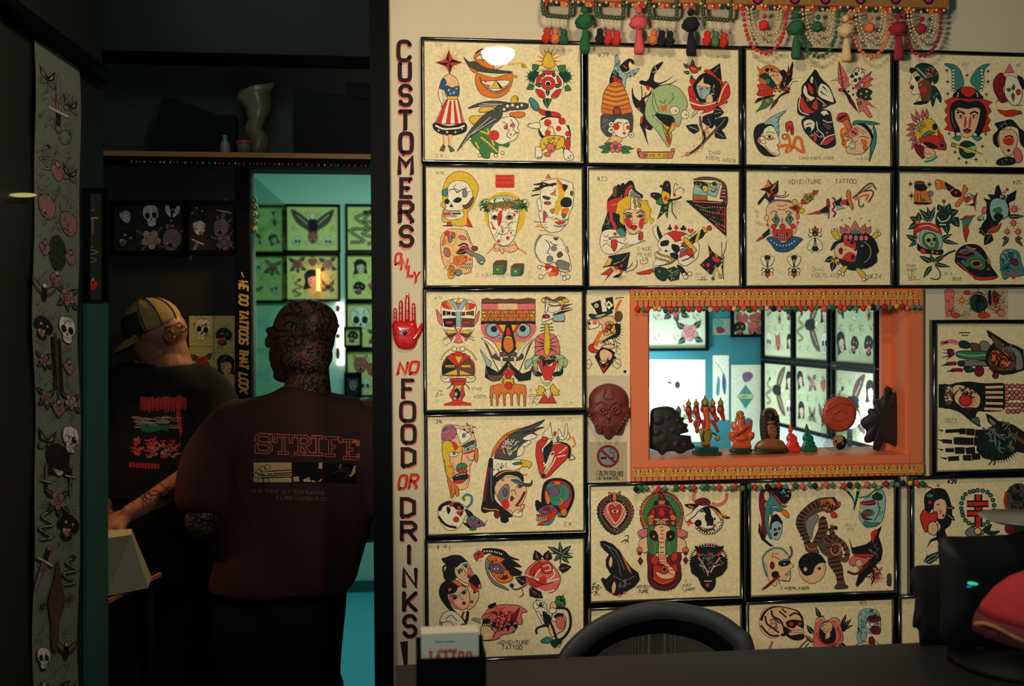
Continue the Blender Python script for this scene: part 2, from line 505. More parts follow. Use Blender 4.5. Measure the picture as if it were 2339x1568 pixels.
# ---- every sheet: (crop x, crop y, crop scale) then the drawing in tenths of that crop
SHEETS = {}
SHEETS[1] = (960, 80, .5226, """
xK 17,13,3.4 325;xK 162,20,3 10-16-20;xK 19,146,4 C.K.
ZO 34,32,4,5,0,344,16,12;ZG 34,32,3,4,11,355,16,9;FK 34,18 38,29 50,33 38,37 35,47 31,37 18,33 31,29;GR 34,18 34,33 38,29;GR 50,33 34,33 38,37;GR 35,47 34,33 31,37;GR 18,33 34,33 31,29
fS 33,47 38,48 43,52 46,60 45,74 31,74 29,60 26,53;fW 26,53 22,66 22,74 26,84 25,86 28,76 26,68 30,60;fB 27,52 23,63 29,65 31,56;SY1.2 23.5,65 29,67
fB 30,60 38,63 46,61 45,72 32,72;SY1.3 30,60 36,58 40,61 46,60;kW 34,66,2.6 40,69,2.6 43,64,2 36,70,1.6;FY 32,73 45,73 44,78 37,81 32,77
FW 31,77 45,77 53,106 17,106;GR 31,77 33.5,77 25,106 18,106;GR 35,78 37.4,79 36,107 30,107;GR 39.5,78 41.5,78 46,107 41,107;GR 44,78 45,77 52,106 49,106;SK.7 31,77 17,106;SK.7 45,77 53,106
fK 17,105 35,109 53,105 55,114 48,118 36,120 24,118 16,112;sW2 18,108 27,112 36,112 46,111 53,108;kW 22,114,2.4 32,116,2.6 42,116,2.6 50,112,2.4
GS 27,119 30,119 30,132 27,132;GS 33,119 38,119 37,132 34,132;SO1 27,119 28,133;SO1 33.5,119 34,132;FG 27,131 30,133 28,139 23,138;FG 33,132 37,133 41,138 36,140;FR 25,134 29,133 26,138
fO 65,24 70,18 78,17 86,20 89,27 86,42 74,38 65,30;fW 66,28 72,24 80,24 88,28 78,30;oL 77,26.5,4.4,3.4;cK 77,26,1.6;sK1.8 66,22 74,17 84,18 90,22;fJ 52,27 58,32 66,32 80,40 110,44 96,46 72,44 60,40;fO 58,38 68,43 64,45
sK1.2 94,20 101,18 108,19;fS 88,24 98,22 100,34 94,40 88,40;sY2 104,36 120,34 128,40;cH 123,37,3
fO 67,46 66,58 72,70 84,75 96,74 106,66 111,50 108,46 100,48 88,51 76,48;fW 72,56 84,55 104,54 106,58 96,66 82,66;fR 71,50 76,62 82,60 74,58;cR 78,55,1.9;FY 90,54 96,64 84,64;FD 90,54 94,58 99,64 96,64;GO 72,59 84,60 82,66;GO 105,59 98,62 96,66;zW1 74,58 82,65 92,69 101,65 106,58;sO1.6 74,48 88,52 104,48;cH 114,50,2.2
ZO 153,32,7,9,-200,20,11,10;fY 146,36 148,26 153,20 158,28 161,36 154,40;oD 172,50,8,7;ZG 172,50,6,6,-120,100,9,6;LG 140,42,134,35,5 166,44,173,36,6;oD 136,50,8,7;ZG 136,50,6,6,80,260,8,6;LG 135,60,127,65,4 172,62,180,66,4 153,72,152,86,4;LD 148,74,152,88,3
fW 144,42 153,41 162,42 166,48 171,56 169,66 163,75 153,76 142,74 137,66 136,56 140,48;fR 146,43 160,43 158,47 149,47;fR 140,49 145,48 143,56 138,60;fR 163,48 168,55 168,60 164,57;fR 138,65 146,67 149,74 143,74;fR 168,65 161,67 156,74 163,74;oR 152.5,58,8.5,8;oW 152.5,58,4,3.8;cK 152.5,58.5,2.7;LD 148,50,145,46,2 158,50,161,46,2 145,60,137,60,2.4 160,61,168,61,2.4 152,65,152,73,2.4
fJ 57,88 68,82 84,79 100,80 110,83 94,85 74,85;SW.6 70,84 92,84;SW.6 74,82 98,83;oY 112,78,6,4,-60;sK.7 113,75 117,76 116,79;fJ 88,88 100,83 116,81 127,82 129,86 124,89 108,90 98,92;cW 95,92,1.6 100,89,1.6 104,85,1.8 110,84,1.8 116,86,1.6 121,84,1.5;fY 70,92 72,87 84,86 88,88 80,92;fY 58,101 62,97 76,97 74,103 64,107;fO 108,93 122,92 125,96 118,99 108,97
fG 74,104 66,116 60,124 64,132 70,138 74,146 82,147 84,140 92,142 94,132 104,134 106,128 98,118 90,108;sY2 70,114 80,118 90,120;sY2 72,122 82,130 92,140;sY2 66,128 70,136;sY2 80,112 84,122 88,132;oW 59,124,2 71,144,2 90,144,2 98,141,2
fW 84,112 96,100 110,98 117,105 116,112 118,114 114,124 108,127 98,131 90,128 84,120;cR 88,120,6.5;cP 102,110,3 110,108,3;sK.8 98,104 104,107 102,112 106,114 103,120 108,124;sK.8 108,101 112,108 111,113 114,116 111,121;cR 108,119,1.3 115,117,1.3;sK1 100,112 104,111;sK1 107,109 110,108
fJ 44,139 54,122 64,108 78,94 90,90 98,94 92,104 84,106 72,114 60,122 52,130;SW.6 56,122 84,98;SW.6 62,118 90,100;SW.5 50,132 60,118
fT 130,78 132,75 138,79 142,86 140,91 134,88;SK.6 130,77 128,85;SK.6 133,80 131,88;SK.6 136,84 134,90;fR 141,88 152,92 150,96 143,94;fK 150,91 156,92 156,98 150,97;fR 156,92 166,94 167,99 158,99;fW 143,102 154,98 166,99 174,108 178,116 178,130 176,138 170,136 172,122 162,121 158,110 152,112 148,122 141,118 143,108;cR 152,105,4.6 165,112,3.4 169,103,4.4 152,117,3.6 176,118,3.4;fR 176,122 179,128 177,138 172,130;tK2.4 144,101 152,98 164,99 172,105;tK2.4 176,108 179,118 178,128
fW 128,108 136,105 143,106 142,112 132,111;SK.6 128,108 131,105;fK 141,112 146,120 150,122 144,122
fY 143,130 146,123 156,120 168,121 172,126 170,134 160,137 152,134 145,138;hN.8 158,128,12,7,20;fP 150,132 158,130 160,138 154,140;cR 156,138,1.6;fO 148,141 155,140 154,145 148,144;fW 138,134 144,135 145,146 138,147 137,140;sK1 139,146 145,146;fW 172,136 180,140 183,147 178,150 172,147;tK2 172,134 170,142;hK.6 177,146,5,3,8
""")
SHEETS[2] = (1335, 90, .5408, """
xK.5 17,22,5.2 #27;xK 156,23,3 10-15 2022;xK 154,142,4 CHAD;xK 150,148,4.4,0,8 KOEPLINGER
fC 37,34 38,22 40,19 43,26 45,34 50,42 60,38 68,36 62,44 52,48 50,60 46,54 38,46 32,54 33,44;hK.6 42,34,4,10,22;hK.6 56,43,8,4,16;fK 33,44 38,38 44,46 46,52 34,56 31,52;hC.7 40,46,6,7,14;fK 44,34 50,27 56,24 61,27 60,31 56,27 54,32 55,38 48,40;sO1 48,32 52,36;oR 38,49,3.2 43,52,3
fO 30,56 38,52 46,55 52,66 56,80 57,93 24,93 22,78 24,66;sN1 30,57 38,59 47,57;sN1 27,62 38,65 50,62;sN1 24,67 38,71 53,68;sN1 23,73 38,77 55,73;sN1 22,79 38,83 56,79;sN1 22,85 38,88 57,85;sN1 24,91 38,94 57,91;sY1 29,60 38,62 48,60;sY1 25,65 38,68 51,65;sY1 24,70 38,74 54,70;sY1 23,76 38,80 55,76
fJ 36,93 36,86 40,83 44,86 45,93;cR 40,89,3.4;fJ 21,94 30,93 46,94 58,91 60,104 58,116 54,112 50,99 38,99 34,108 34,118 28,120 21,112 20,104;hA.7 28,106,6,12,18
fW 38,99 46,98 54,100 56,108 54,118 46,122 38,117 35,110;cR 39,108,4.4 54,109,2.8;sV1.6 38,104 42,103 46,104;sV1.6 50,104 54,103;cR 49,116,2;sK.6 49,104 48,111 50,112;oW 33,105,3.4 33,112,4 58,118,3.2;cA 33,105,1.6 33,112,2 58,118,1.4;fS 34,119 46,122 42,129 26,129 30,124;sO1 34,120 27,129
LG 32,134,17,133,3 32,136,20,140,3 44,134,61,135,3 44,137,57,140,3 36,130,24,129,2.4;oP 38,129,3 34,132,3 43,132,3 35,137,3 41,137,3;oV 38.5,133,2.4
fK 68,54 70,51 76,52 80,48 84,36 90,31 97,28 92,36 86,44 86,52 92,55 88,62 80,58 74,57;hW.6 88,42,3,8,14;tK2.4 88,56 100,52 111,44;tK2.4 90,58 106,55 116,49;GR 75,58 81,58 80,64 77,62;sN1.4 70,58 71,72 68,78;sN1.2 76,66 72,80
fK 59,60 61,70 68,76 72,74 75,80 73,92 68,88 62,82 59,72;tK3 71,74 80,68 84,58;cR 67,86,1.9;fR 70,96 73,97 73,105 69,104;fK 73,92 76,96 80,104 84,106 82,112 76,110 72,104;tK5 70,104 74,114 76,122 79,131;fR 75,105 78,108 77,111;fK 80,103 84,105 82,112
fL 75,84 78,74 84,64 92,58 104,56 116,60 124,70 127,80 125,88 120,98 116,108 106,103 96,98 84,94 90,100 102,110 108,118 104,133 98,126 88,112 80,104 75,96;fL 85,66 88,78 92,88 88,90 84,80;sK.7 92,76 98,79 100,74;sK.7 88,90 96,94 106,98 114,104;oW 111,88,6,5.4;oW 124,93,5,5.4;cP 113,88.5,1.6 125.5,93,1.6;sG1 104,80 110,72 108,66;GO 92,84 102,80 101,89 96,89
fK 88,92 98,93 108,95 111,102 105,108 98,104 90,97;fY 96,104 104,108 110,102 111,110 106,116 104,124 106,130 103,128 99,116;zY1 97,107 102,114 105,122;zR1 108,103 104,112 101,118;GR 100,118 108,124 104,131;cP 112,106,1.6;sP1.2 107,107 113,103 116,109
fN 65,138 68,139 70,146 67,145;FY 70,140 107,140 108,147 70,147;GP 67,140 76,140 76,147 69,147;GP 102,140 110,140 108,147 102,147;SK.7 67,139 111,139 108,147 69,147;oP 67,137,2.2 109,137,2.2;xK.6 73,145.3,3.6 BRING IT ON
LK 128,36,122,30,2 130,42,122,40,2 134,34,133,25,2 140,38,144,34,2 134,46,130,48,2;fR 129,33 136,32 140,40 134,42 130,38;sW.8 131,35 137,37;hV.7 128,32,3,3,6
FK 155,38 167,30 168,40 169,50 160,46;SL.6 158,42 166,34;fR 130,50 136,49 137,56 132,56;fR 128,60 134,58 138,66 136,76 130,72;fR 148,40 154,38 163,46 162,50;fR 164,48 170,52 168,58 164,56;fR 167,62 174,52 179,60 178,72 166,78 162,80;sW1.4 165,80 170,64 176,54;fR 130,70 144,79 160,80 176,76 172,82 160,88 142,94 148,88 134,86;sW1.6 130,78 144,82 160,79;sW1.4 140,94 156,90 174,80;LW 140,86,131,98,2
fK 137,52 142,45 150,42 160,47 167,54 168,64 162,76 152,78 142,77 136,66 134,58;fC 138,56 150,58 155,62 152,72 146,74 141,70;fS 138,57 140,58 155,60 154,56 148,54 147,49 148,46 142,52;fS 151,70 157,68 158,78 150,78;sM1.5 141,62 146,61;sM1.5 150,61 155,61;cR 144,70,1.2;sK.6 145,62 143,67;SW.8 152,60 156,62;hW.5 158,60,5,10,5
LK 150,94,157,108,8 158,92,172,90,6 160,86,170,88,4;fK 160,100 176,96 175,106 168,112 162,108;fK 146,96 160,92 160,104 156,110 149,103;LK 142,113,125,107,6 160,113,175,123,6;SL.5 152,98 156,106;SL.5 166,108 174,98;SL.5 130,108 140,112
tN2.6 142,95 145,110 146,124 146,136;sN3 165,108 150,124 138,136 128,142;tK3.4 146,112 148,124 134,138 118,146;LS 142,100,143,110,1;cO 143,122,1 160,116,1 144,130,1 135,132,1 144,135,1 140,139,1 136,141,1;cP 127,142,3;hO.8 150,112,5,6,14
""")
SHEETS[3] = (1690, 100, .5501, """
xK 16,18,4 ADVNTR TATTOO;xK 82,19,3.2 WE ARE ALL;xK 85,25,3.4 LAUGH;xK 88,29.5,3.2 AND;xK 100,32,3.2 CRY;xK 163,22,3.6 #5;xK 75,145.5,3.4 CHAD KOEPLINGER;xK 146,146.5,3 11-9-21
fO 26,33 36,27 46,30 54,38 56,50 50,60 40,58 30,54 24,46;FO 21,28 28,34 25,40;FO 21,39 30,42 21,46 30,48;fS 36,32 44,32 52,38 53,46 46,52 38,46;sR1.4 36,32 44,36;hK.7 42,38,8,6,14;cK 34,33,2.6 40,33,1.6;fK 50,36 55,33 59,38 58,46 54,50 57,56 50,54 54,44;fD 25,41 32,37 38,42 44,50 46,56 36,54 32,46;cT 35,47,3
LO 58,54,66,26,4;FK 58,44 61,26 62,33 66,22 67,26 64,46 56,56;GR 59,40 61,30 63,38;cK 61,36,1.4;fR 22,52 30,51 40,55 41,62 38,66 28,66 21,64 24,58;oO 28,56,2,1.6;oA 33,61,1.8;sP1 44,42 50,48
hW.9 48,58,5,4,14;cK 46,56,1.4 50,60,1.4 44,60,1.2;LN 50,56,62,60,2;oR 59,57,4,2.2;cK 62,57,1;tK4 62,60 50,66 37,84;LM 49,67,37,84,2;FK 18,75 22,69 44,64 42,67 26,72;FO 19,75 30,69 46,65;fG 20,86 26,78 30,70 38,68 42,72 34,80 24,84;cO 35,72,2.2;SK.7 60,56 62,47 68,43;SK.7 61,57 66,48 73,47;ZK 56,62,1,1,20,150,7,8
LP 131,58,124,22,5;fP 125,26 130,32 134,40 138,50 134,56 130,58 127,44;SK.8 124,22 131,58;oP 131,45,2.6;fW 142,36 148,30 155,36 156,44 150,50 140,52 136,46;cD 141,41,2.6 146,38,2.4 145,46,2.6 150,44,2;hK.7 152,34,4,4,12;cY 141,48,2;FP 143,56 152,44 165,35 163,42 167,44 162,50 166,52 158,56 146,59;SK.8 143,56 166,35;SK.6 143,57 166,44;oP 153,52,4;oW 153,52,2
fD 148,58 158,56 166,60 163,66 165,70 156,71 147,66;oY 159,60,2 ;cP 152,63,1.6 158,67,1.4;hW.9 140,60,6,6,22;cK 136,60,1.4 142,56,1.4 142,64,1.4 138,66,1.2;FP 146,70 152,68 172,82 158,76 166,92 162,93 154,84 150,86;oG 150,75,2.6;cO 148,72,2;FO 152,69 164,75 166,79;tK4 130,58 142,74 149,88;oR 127,58,3.4,2.2;sK.7 128,55 122,46 114,47;sK.7 129,56 127,46 120,43;ZK 133,62,1,1,60,190,7,8;LM 134,66,149,87,1.8
fK 95,33 102,44 112,54 117,66 120,74 113,77 108,80 100,84 98,88 92,90 80,91 73,88 72,80 73,70 77,64 78,54 84,46 90,38;fW 89,42 92,42 91,50 88,48;fW 102,50 112,56 118,73 110,72 99,66 98,58;tK2 104,54 108,58 110,62;tK2 101,60 106,64 111,66;fW 81,52 84,56 86,64 94,68 88,72 82,66 79,60;gR 86,50 92,58 91,64 86,58;fR 78,67 82,74 88,82 94,86 84,88 78,84 75,76;sW1.3 76,66 74,78 77,86 88,90;fR 92,74 96,70 98,78 96,84 90,80;sW1 96,68 102,72 108,78;oP 85,71,2 105,78,2;sJ2 94,46 96,54 97,62
fK 78,96 90,88 99,84 106,83 113,86 116,98 118,110 120,126 112,131 104,131 94,124 86,116 80,108;fW 80,98 88,95 94,100 92,108 86,112 81,106;oK 86,108,3.4;sK1.2 82,102 90,100;fW 101,86 108,84 112,90 110,94 104,90;oK 109,92,3.4,3;sW1.2 104,96 110,99 116,98;sW1.2 96,98 98,108 104,114 106,120;fN 104,100 116,104 110,108;fR 103,127 108,120 118,116 118,120 110,127;sW1.4 101,127 108,118 119,114;oP 102,117,2 109,112,1.8;hW.7 95,116,5,6,10;gR 92,118 96,113 95,124
fK 17,114 20,104 28,100 36,101 44,106 38,108 28,112 26,118 30,128 40,136 48,140 40,142 28,139 20,128;fW 30,108 38,103 45,108 48,118 50,124 46,128 50,130 48,134 50,138 46,141 38,138 30,130 22,124 23,118 28,116;cO 36,118,6,3;sO2 28,116 36,121 44,119;oW 36,117,5,2.4;cK 37,117,1.8;sK.8 32,112 38,111 44,113;sO1.4 31,128 38,136 46,139;oO 23.5,122,2,3.6;fW 26,124 32,126 30,120;fC 30,101 38,93 48,88 58,84 50,92 48,98 49,106 48,116 44,108 40,102;SK.6 44,94 54,88;SK.6 46,100 50,94;SK.6 46,106 49,102;sK.6 46,112 49,110
sO4 47,130 56,128 66,129 74,134 80,136 78,128 76,120 71,118 68,124 66,130 62,134 58,136 60,130;sO3.4 57,120 56,116 60,115 62,122 62,130;fR 57,101 61,98 65,98 67,106 67,113 64,114 62,104 61,110 58,110;gK 64,104 66,108 65,113;oO 56,117,3.6;cW 56,117,1.2 61,134,1.2
fR 121,95 124,88 131,87 135,89 138,98 140,106 134,108 131,100 124,98;gK 123,94 130,90 135,90 130,93 126,96;fO 129,98 136,96 139,106 135,108;sO3 136,106 128,108 127,116 133,122 138,116 134,110 129,116 130,128 138,132;oH 134,115,2.4;oO 130,125,2.4
fS 138,108 146,101 154,102 162,108 166,116 164,124 162,130 154,138 148,139 136,138 133,132 137,128 140,120 136,114;fK 146,101 154,100 162,106 167,116 166,122 162,112 154,104;gP 138,108 146,106 149,114 142,118 138,114;sK2 140,110 146,114;sK2.4 152,121 158,124;sK1 150,117 156,117 162,119;cO 156,124,4;sK.6 144,104 152,108 158,112;sK.6 143,106 150,110 156,114;oW 141,128,4,5;hK.6 141,128,3,5,10;sK.7 140,118 143,124 147,122;oO 157,131,2.4,3.4
fT 141,102 144,97 154,97 166,98 175,101 164,102 154,100 146,101;SK.5 158,98 172,101;fT 167,103 171,112 170,126 166,138 162,148 163,136 165,124 168,114;SK.5 164,130 165,140;SK.5 168,104 164,110
""")
SHEETS[4] = (2035, 100, .5408, """
xK 88,27.5,3.6 ADV;xK 155,28,3.4 #5;xK 68,147,3.6 C.;xK 117,147,3 K.;xK 18,138,3 1;xK 18,143,3 11;xK 18,148,3.4 21
kK 69,33,4.5 70,47,4.5 70,62,4.5 94,39,4 120,34,4 120,47,4.5 118,63,4 72,111,4 117,112,4 113,127,4.5 79,134,4.5 84,142,4 105,143,4.5 93,147,4.5
fW 26,36 34,34 40,38 42,46 38,56 37,64 40,70 30,74 34,68 35,62 28,63 25,60 27,57 24,55 26,51 22,49 25,44;fS 28,38 38,36 41,44 38,50 34,50;cK 33,43,3.6;cO 37,47,3.4;oM 26,54,2.4;fD 28,34 32,26 42,24 52,28 58,36 58,46 52,50 46,46 38,42 32,34;sC2 32,30 38,36 44,42;hP.9 50,36,7,8,16;fN 34,50 44,44 50,52 50,64 44,74 38,70 36,60;cR 40,57,4;fK 28,74 36,71 46,72 38,75 30,75;oK 26,33,3,3.4;fD 50,52 56,54 62,66 61,73 56,66 52,78 49,70 50,60;cY 51,49,1.8;hC.8 55,62,3,6,6;sC1.2 35,52 38,50
fT 66,25 78,26 86,34 90,50 84,56 76,58 76,44 74,32;SK.6 70,26 76,30;fT 122,25 112,27 104,34 98,46 104,54 112,58 114,44 116,32;oW 77,33,2.6,1.4 77,37,2.6,1.4 77,41,2.6,1.4 77,45,2.6,1.4 77,49,2.6,1.4 77,53,2.6,1.4 77,57,2.4,1.4 112,33,2.6,1.4 112,37,2.6,1.4 113,41,2.6,1.4 113,45,2.6,1.4 113,49,2.6,1.4 112,53,2.6,1.4 111,57,2.4,1.4
FR 66,71 78,65 112,68 125,72 120,77 124,83 119,89 123,95 119,101 123,107 116,110 78,109 66,106 70,100 66,94 70,88 66,83 70,76;fK 78,66 82,58 90,54 104,56 110,62 112,68;fR 86,56 94,53 104,56 104,61 96,66 88,62;sC1.6 83,60 82,66;sC1.6 106,60 107,66;SR3 77,69.5 112,70;fK 74,76 84,70 96,72 108,71 116,78 118,90 114,104 110,112 106,118 104,110 80,110 82,118 78,108 73,94
fS 80,80 94,79 109,80 109,92 104,108 99,114 93,116 87,113 84,104 79,92;GK 79,72 110,72 109,80 104,79 94,81 84,79 80,81;sK2.2 81,86 86,84 91,87;sK2.2 97,87 103,84 108,87;oW 86,90,4.4,2 102,90,4.4,2;cN 86,90,1.8 102,90,1.8;gR 91,92 93,91 93,100 90,103;gR 97,91 99,93 98,102 96,103;fO 80,82 84,82 86,85;sK.8 91,103 94,105 98,103;fM 89,107 94,105.5 99,107 94,111;cR 94,109,1.6;tK1.4 76,80 76,98 82,112;sA1 75,84 76,96 80,104
fT 76,116 86,114 84,120 80,119;fT 112,116 100,114 104,119 108,120;fD 84,132 86,123 94,120 103,124 105,132 102,139 94,142 87,139;gL 90,131 104,126 105,131 96,135;SY3 76,124 112,137;SK.6 75,122 113,136;SK.6 74,127 90,131;oH 77,125,3,2.4
fY 28,108 34,98 42,93 50,93 56,100 60,110 56,116 40,118 32,118;LP 32,98,24,86,2.4 35,96,30,81,2.4 39,94,39,80,2.4 44,93,44,80,2.4 31,101,19,100,2.4 30,105,18,106,2.4 30,110,18,114,2.4 31,115,22,120,2.4 31,118,25,131,2.6;oL 35,101,2 39,99,2 33,106,2 37,104,2 41,102,1.6 36,109,1.6;fR 35,117 46,113 56,114 62,118 66,124 68,131 60,131 46,128 38,122;fK 40,122 50,123 57,128 50,129;fT 38,114 46,108 54,110 46,113 40,116;oK 54,103,3,4;FR 57,106 64,114 67,124 62,122 58,114;oV 64,125,4,4;cK 63,126,2;fM 29,124 38,126 42,130 40,142 34,138 30,132;fS 42,128 52,131 54,138 44,142 40,136;oP 34,123,2.6;sT2.4 41,146 50,144 57,139;hK.6 44,136,5,3,8
fM 130,40 136,36 141,40 140,48 138,58 142,66 146,70 136,73 131,66 127,58 126,48;hR 133,52,5,14,22;FP 140,36 146,25 152,36;sW1.6 139,38 146,41 154,38;fW 142,42 150,40 158,46 162,60 158,74 150,76 144,70 140,60;LD 148,58,142,56,2 150,58,152,50,2 150,60,151,72,2;fK 156,40 163,44 164,56 160,52;oR 157,60,3,3.6;fR 131,82 140,83 150,82 160,84 156,88 142,90;LD 156,84,162,87,2;sK.7 144,70 150,76 162,76;hM 134,68,5,5,12
fK 128,99 132,106 126,114 127,124 133,128 131,116 136,106 146,102 156,105 158,114 160,124 166,128 166,112 158,104 154,99 148,94 138,96;fS 134,108 144,106 152,108 156,116 154,128 148,138 142,138 136,130 133,120;gR 138,118 148,116 152,120 148,126 140,124;sK1.8 140,116 146,114 151,116;cK 145,132,2;hA.8 142,102,9,5,10;fP 152,130 158,130 162,142 156,148 152,140;fK 131,144 142,140 152,142 151,149 132,150;hA.7 141,145,8,3,8
""")
SHEETS[5] = (960, 370, .5408, """
xK 20,15,3.6 #26;xA 70,142,4 C KOEPLINGER;xN 133,138,2.6 12;xN 134,144,2.6 22
fY 29,30 33,20 42,13 52,12 62,16 70,26 72,34 68,46 64,56 59,62 58,70 60,76 50,80 38,77 38,74 28,74 27,64 30,58 25,54 28,48 27,38;fW 34,32 38,26 46,23 56,25 62,32 65,42 62,52 56,56 52,60 54,66 48,70 38,72 30,69 29,62 32,56 30,50 34,44;oK 33,49,3,3;fK 41,48 46,44 51,46 48,50 43,50;GK 38,51 36,56 41,56;fT 27,36 33,33 33,42 28,41;fN 52,54 58,52 64,44 66,46 62,55 56,58;sK1 35,35 42,34 46,38 52,34 58,32;sK.8 44,28 41,32 47,35 44,38;sK.7 52,44 58,38 62,36;oA 55,39,3,5;zW1.2 29,60 36,61 44,61 50,61;zW1.2 29,67 36,67 44,67;SR3 28,64 38,64;SK2 39,64 50,64;gY 52,68 60,66 58,74 54,78 40,76;gR 58,68 62,74 64,80 58,78;gR 33,75 38,75 38,79 33,79;SK1.4 28,79 40,79;SK1 56,79 65,81
GR 93,16 116,16 116,32 93,32;ZY 93,24,0,7,150,210,6,1;SO.7 93,20 116,20;SO.7 93,26 116,26;sY1 93,17 92,20 93,23 92,26 93,29;sY1 116,17 117,20 116,23 117,26 116,29
gY 80,60 82,48 90,41 104,37 118,41 126,50 130,62 128,76 118,88 118,60 100,50 90,56 84,70 86,84 80,72
fW 84,56 86,48 94,43 106,42 116,45 122,52 122,66 120,78 117,92 112,100 104,104 96,101 90,92 85,78;sC2.4 90,46 104,44 118,48;oA 92,69,4,2.6;oA 110,69,4.4,2.6;cK 92,68,2.4 110,68,2.4;gR 96,64 100,60 101,70 97,80 95,72;gR 100,80 103,86 101,88;sR1.6 87,74 90,80 93,84;sR1.6 108,78 113,74;cR 116,66,1.8 97,98,2.2 108,94,2.4 90,82,1.6 120,62,1.4 112,88,1.4;sK.8 99,70 98,78 103,81;sN1 95,88 102,90 108,88;SK.6 116,74 122,75;SK.6 112,92 118,90;SK.6 111,63 119,64;hA.7 104,70,16,22,14
gG 76,50 86,52 98,49 110,49 124,52 132,50 128,58 116,58 102,57 88,58 80,60;hD1 84,54,11,7,40;hD1 122,54,12,7,40;hR1 104,53,22,6,40;hG1 100,52,22,5,40;hO1 100,56,20,5,24;ZG 80,53,6,5,130,250,7,4;ZG 128,52,5,5,-70,60,7,4
sO1.6 92,100 90,106 86,110 82,114;sO1.6 116,98 120,106 126,110 131,114;fS 93,102 104,105 116,102 120,108 112,112 104,110 102,114 98,110 92,110;hR.8 104,107,14,3,16
FW 150,24 170,20 188,26 190,40 188,56 184,64 182,76 172,86 160,88 150,80 146,64 148,44;SK2 143,28 152,26 164,30;SK2 141,33 152,32;SK3 147,31 168,27;SK1.6 138,36 148,34;SK1.6 137,42 147,40;SK1.6 140,28 152,28;FO 155,20 158,15 161,20;GO 164,38 167,32 168,38;FO 160,40 165,37 168,42;gY 168,22 174,30 178,40 176,52 172,60 166,52 170,44 170,34;gO 168,20 178,30 178,38;fK 174,48 179,44 186,46 186,54 180,56 174,54;fK 176,28 182,30 178,36;oN 187,39,1.8,3;fA 152,42 160,44 158,47 152,45;sK2 151,43 160,46;oR 157,51,4.4,2;cG 158,51,1.3;gY 166,54 172,58 170,66 166,64;gO 175,58 184,58 178,70 174,66;fO 160,60 165,58 164,64;fW 144,48 148,46 150,60 147,60;gR 152,60 156,66 152,76;FA 152,66 155,62 158,68;SO.8 144,78 156,78;SO.8 146,84 160,86;SK.7 140,74 156,75;zW1 168,70 174,73 182,71;zW1 166,79 172,80 178,78;gR 166,74 180,74 172,78;SA.7 150,70 166,68;SY2 160,70 167,72;SK.6 142,80 158,81;fG 176,64 180,66 176,70
fW 141,108 144,96 152,90 162,91 172,94 178,102 180,110 184,118 186,134 176,136 170,132 166,124 160,126 150,124 144,118;tA4 149,90 143,100 142,112 150,124;fN 169,114 173,111 176,115 173,118 170,118;oA 160,120,4,4;sK1 154,96 158,100 160,106 157,112 160,114;sK1 160,98 164,102 170,103;fN 164,94 170,94 168,97;cA 165,107,4;fA 169,122 176,122 184,126 182,133 172,132 168,128;zW1 172,125 178,126 184,127;zW1 172,131 178,133 184,134;sA2 181,104 183,112;sW3 148,130 156,133 163,130;gR 154,127 160,127 170,132 170,140 162,140 156,136;gO 158,136 168,138 160,142;sW3.4 150,142 156,137 162,132;sK.7 148,128 157,131 164,129;sK.7 152,141 158,136;oW 147,130,2.6,2 149,142,3,2.6 176,138,3 182,142,3 178,144,2.4;SK.7 170,134 178,137
fS 25,100 26,92 34,84 46,83 56,85 60,92 63,100 66,108 64,118 64,130 58,138 46,137 38,138 30,128 26,116;gP 26,104 30,90 40,86 36,98;gR 30,86 36,86 34,94 30,92;sY2.6 32,92 34,100 40,104 44,96 44,86;sY2.6 28,106 36,108 44,112 50,118 58,116;sY2 32,122 38,128 44,134 56,134 62,132;oA 37,96,2.6,4 41,91,2,4;oP 52,94,5,2.4,20;sK2 47,104 54,101 59,104;fR 48,110 52,104 60,106 58,110;fK 44,112 50,108 58,110 54,114 48,114;fA 54,109 60,108 66,112 76,116 80,122 76,127 71,124 68,118 60,114;oL 76,124,3,2;oN 67,107,4,3;oA 33,112,4,6,-20;cR 34,112,2,3;fO 42,118 52,116 58,118 56,124 48,128 42,126;gR 44,119 48,120 46,126;zW1.1 52,126 58,127 64,126;zW1.1 52,130 58,131 63,130;sK.6 56,88 60,96 62,102;hO.8 40,118,12,12,26;hR.8 60,118,5,5,14;fY 34,138 37,128 42,132 42,142 36,144;oO 39,132,3 39,138,3;oA 47,137,4;sO1 54,138 64,136
FG 90,128 94,122 107,122 106,135 101,139 90,139;gN 90,128 94,122 107,122 103,127;gJ 103,127 107,122 106,135 102,139;cY 95.5,133,1.3
FG 112,131 116,126 128,126 127,138 122,141 112,141;gN 112,131 116,126 128,126 124,131;gJ 124,131 128,126 127,138 122,141;cY 117.5,135.5,1.3
""")
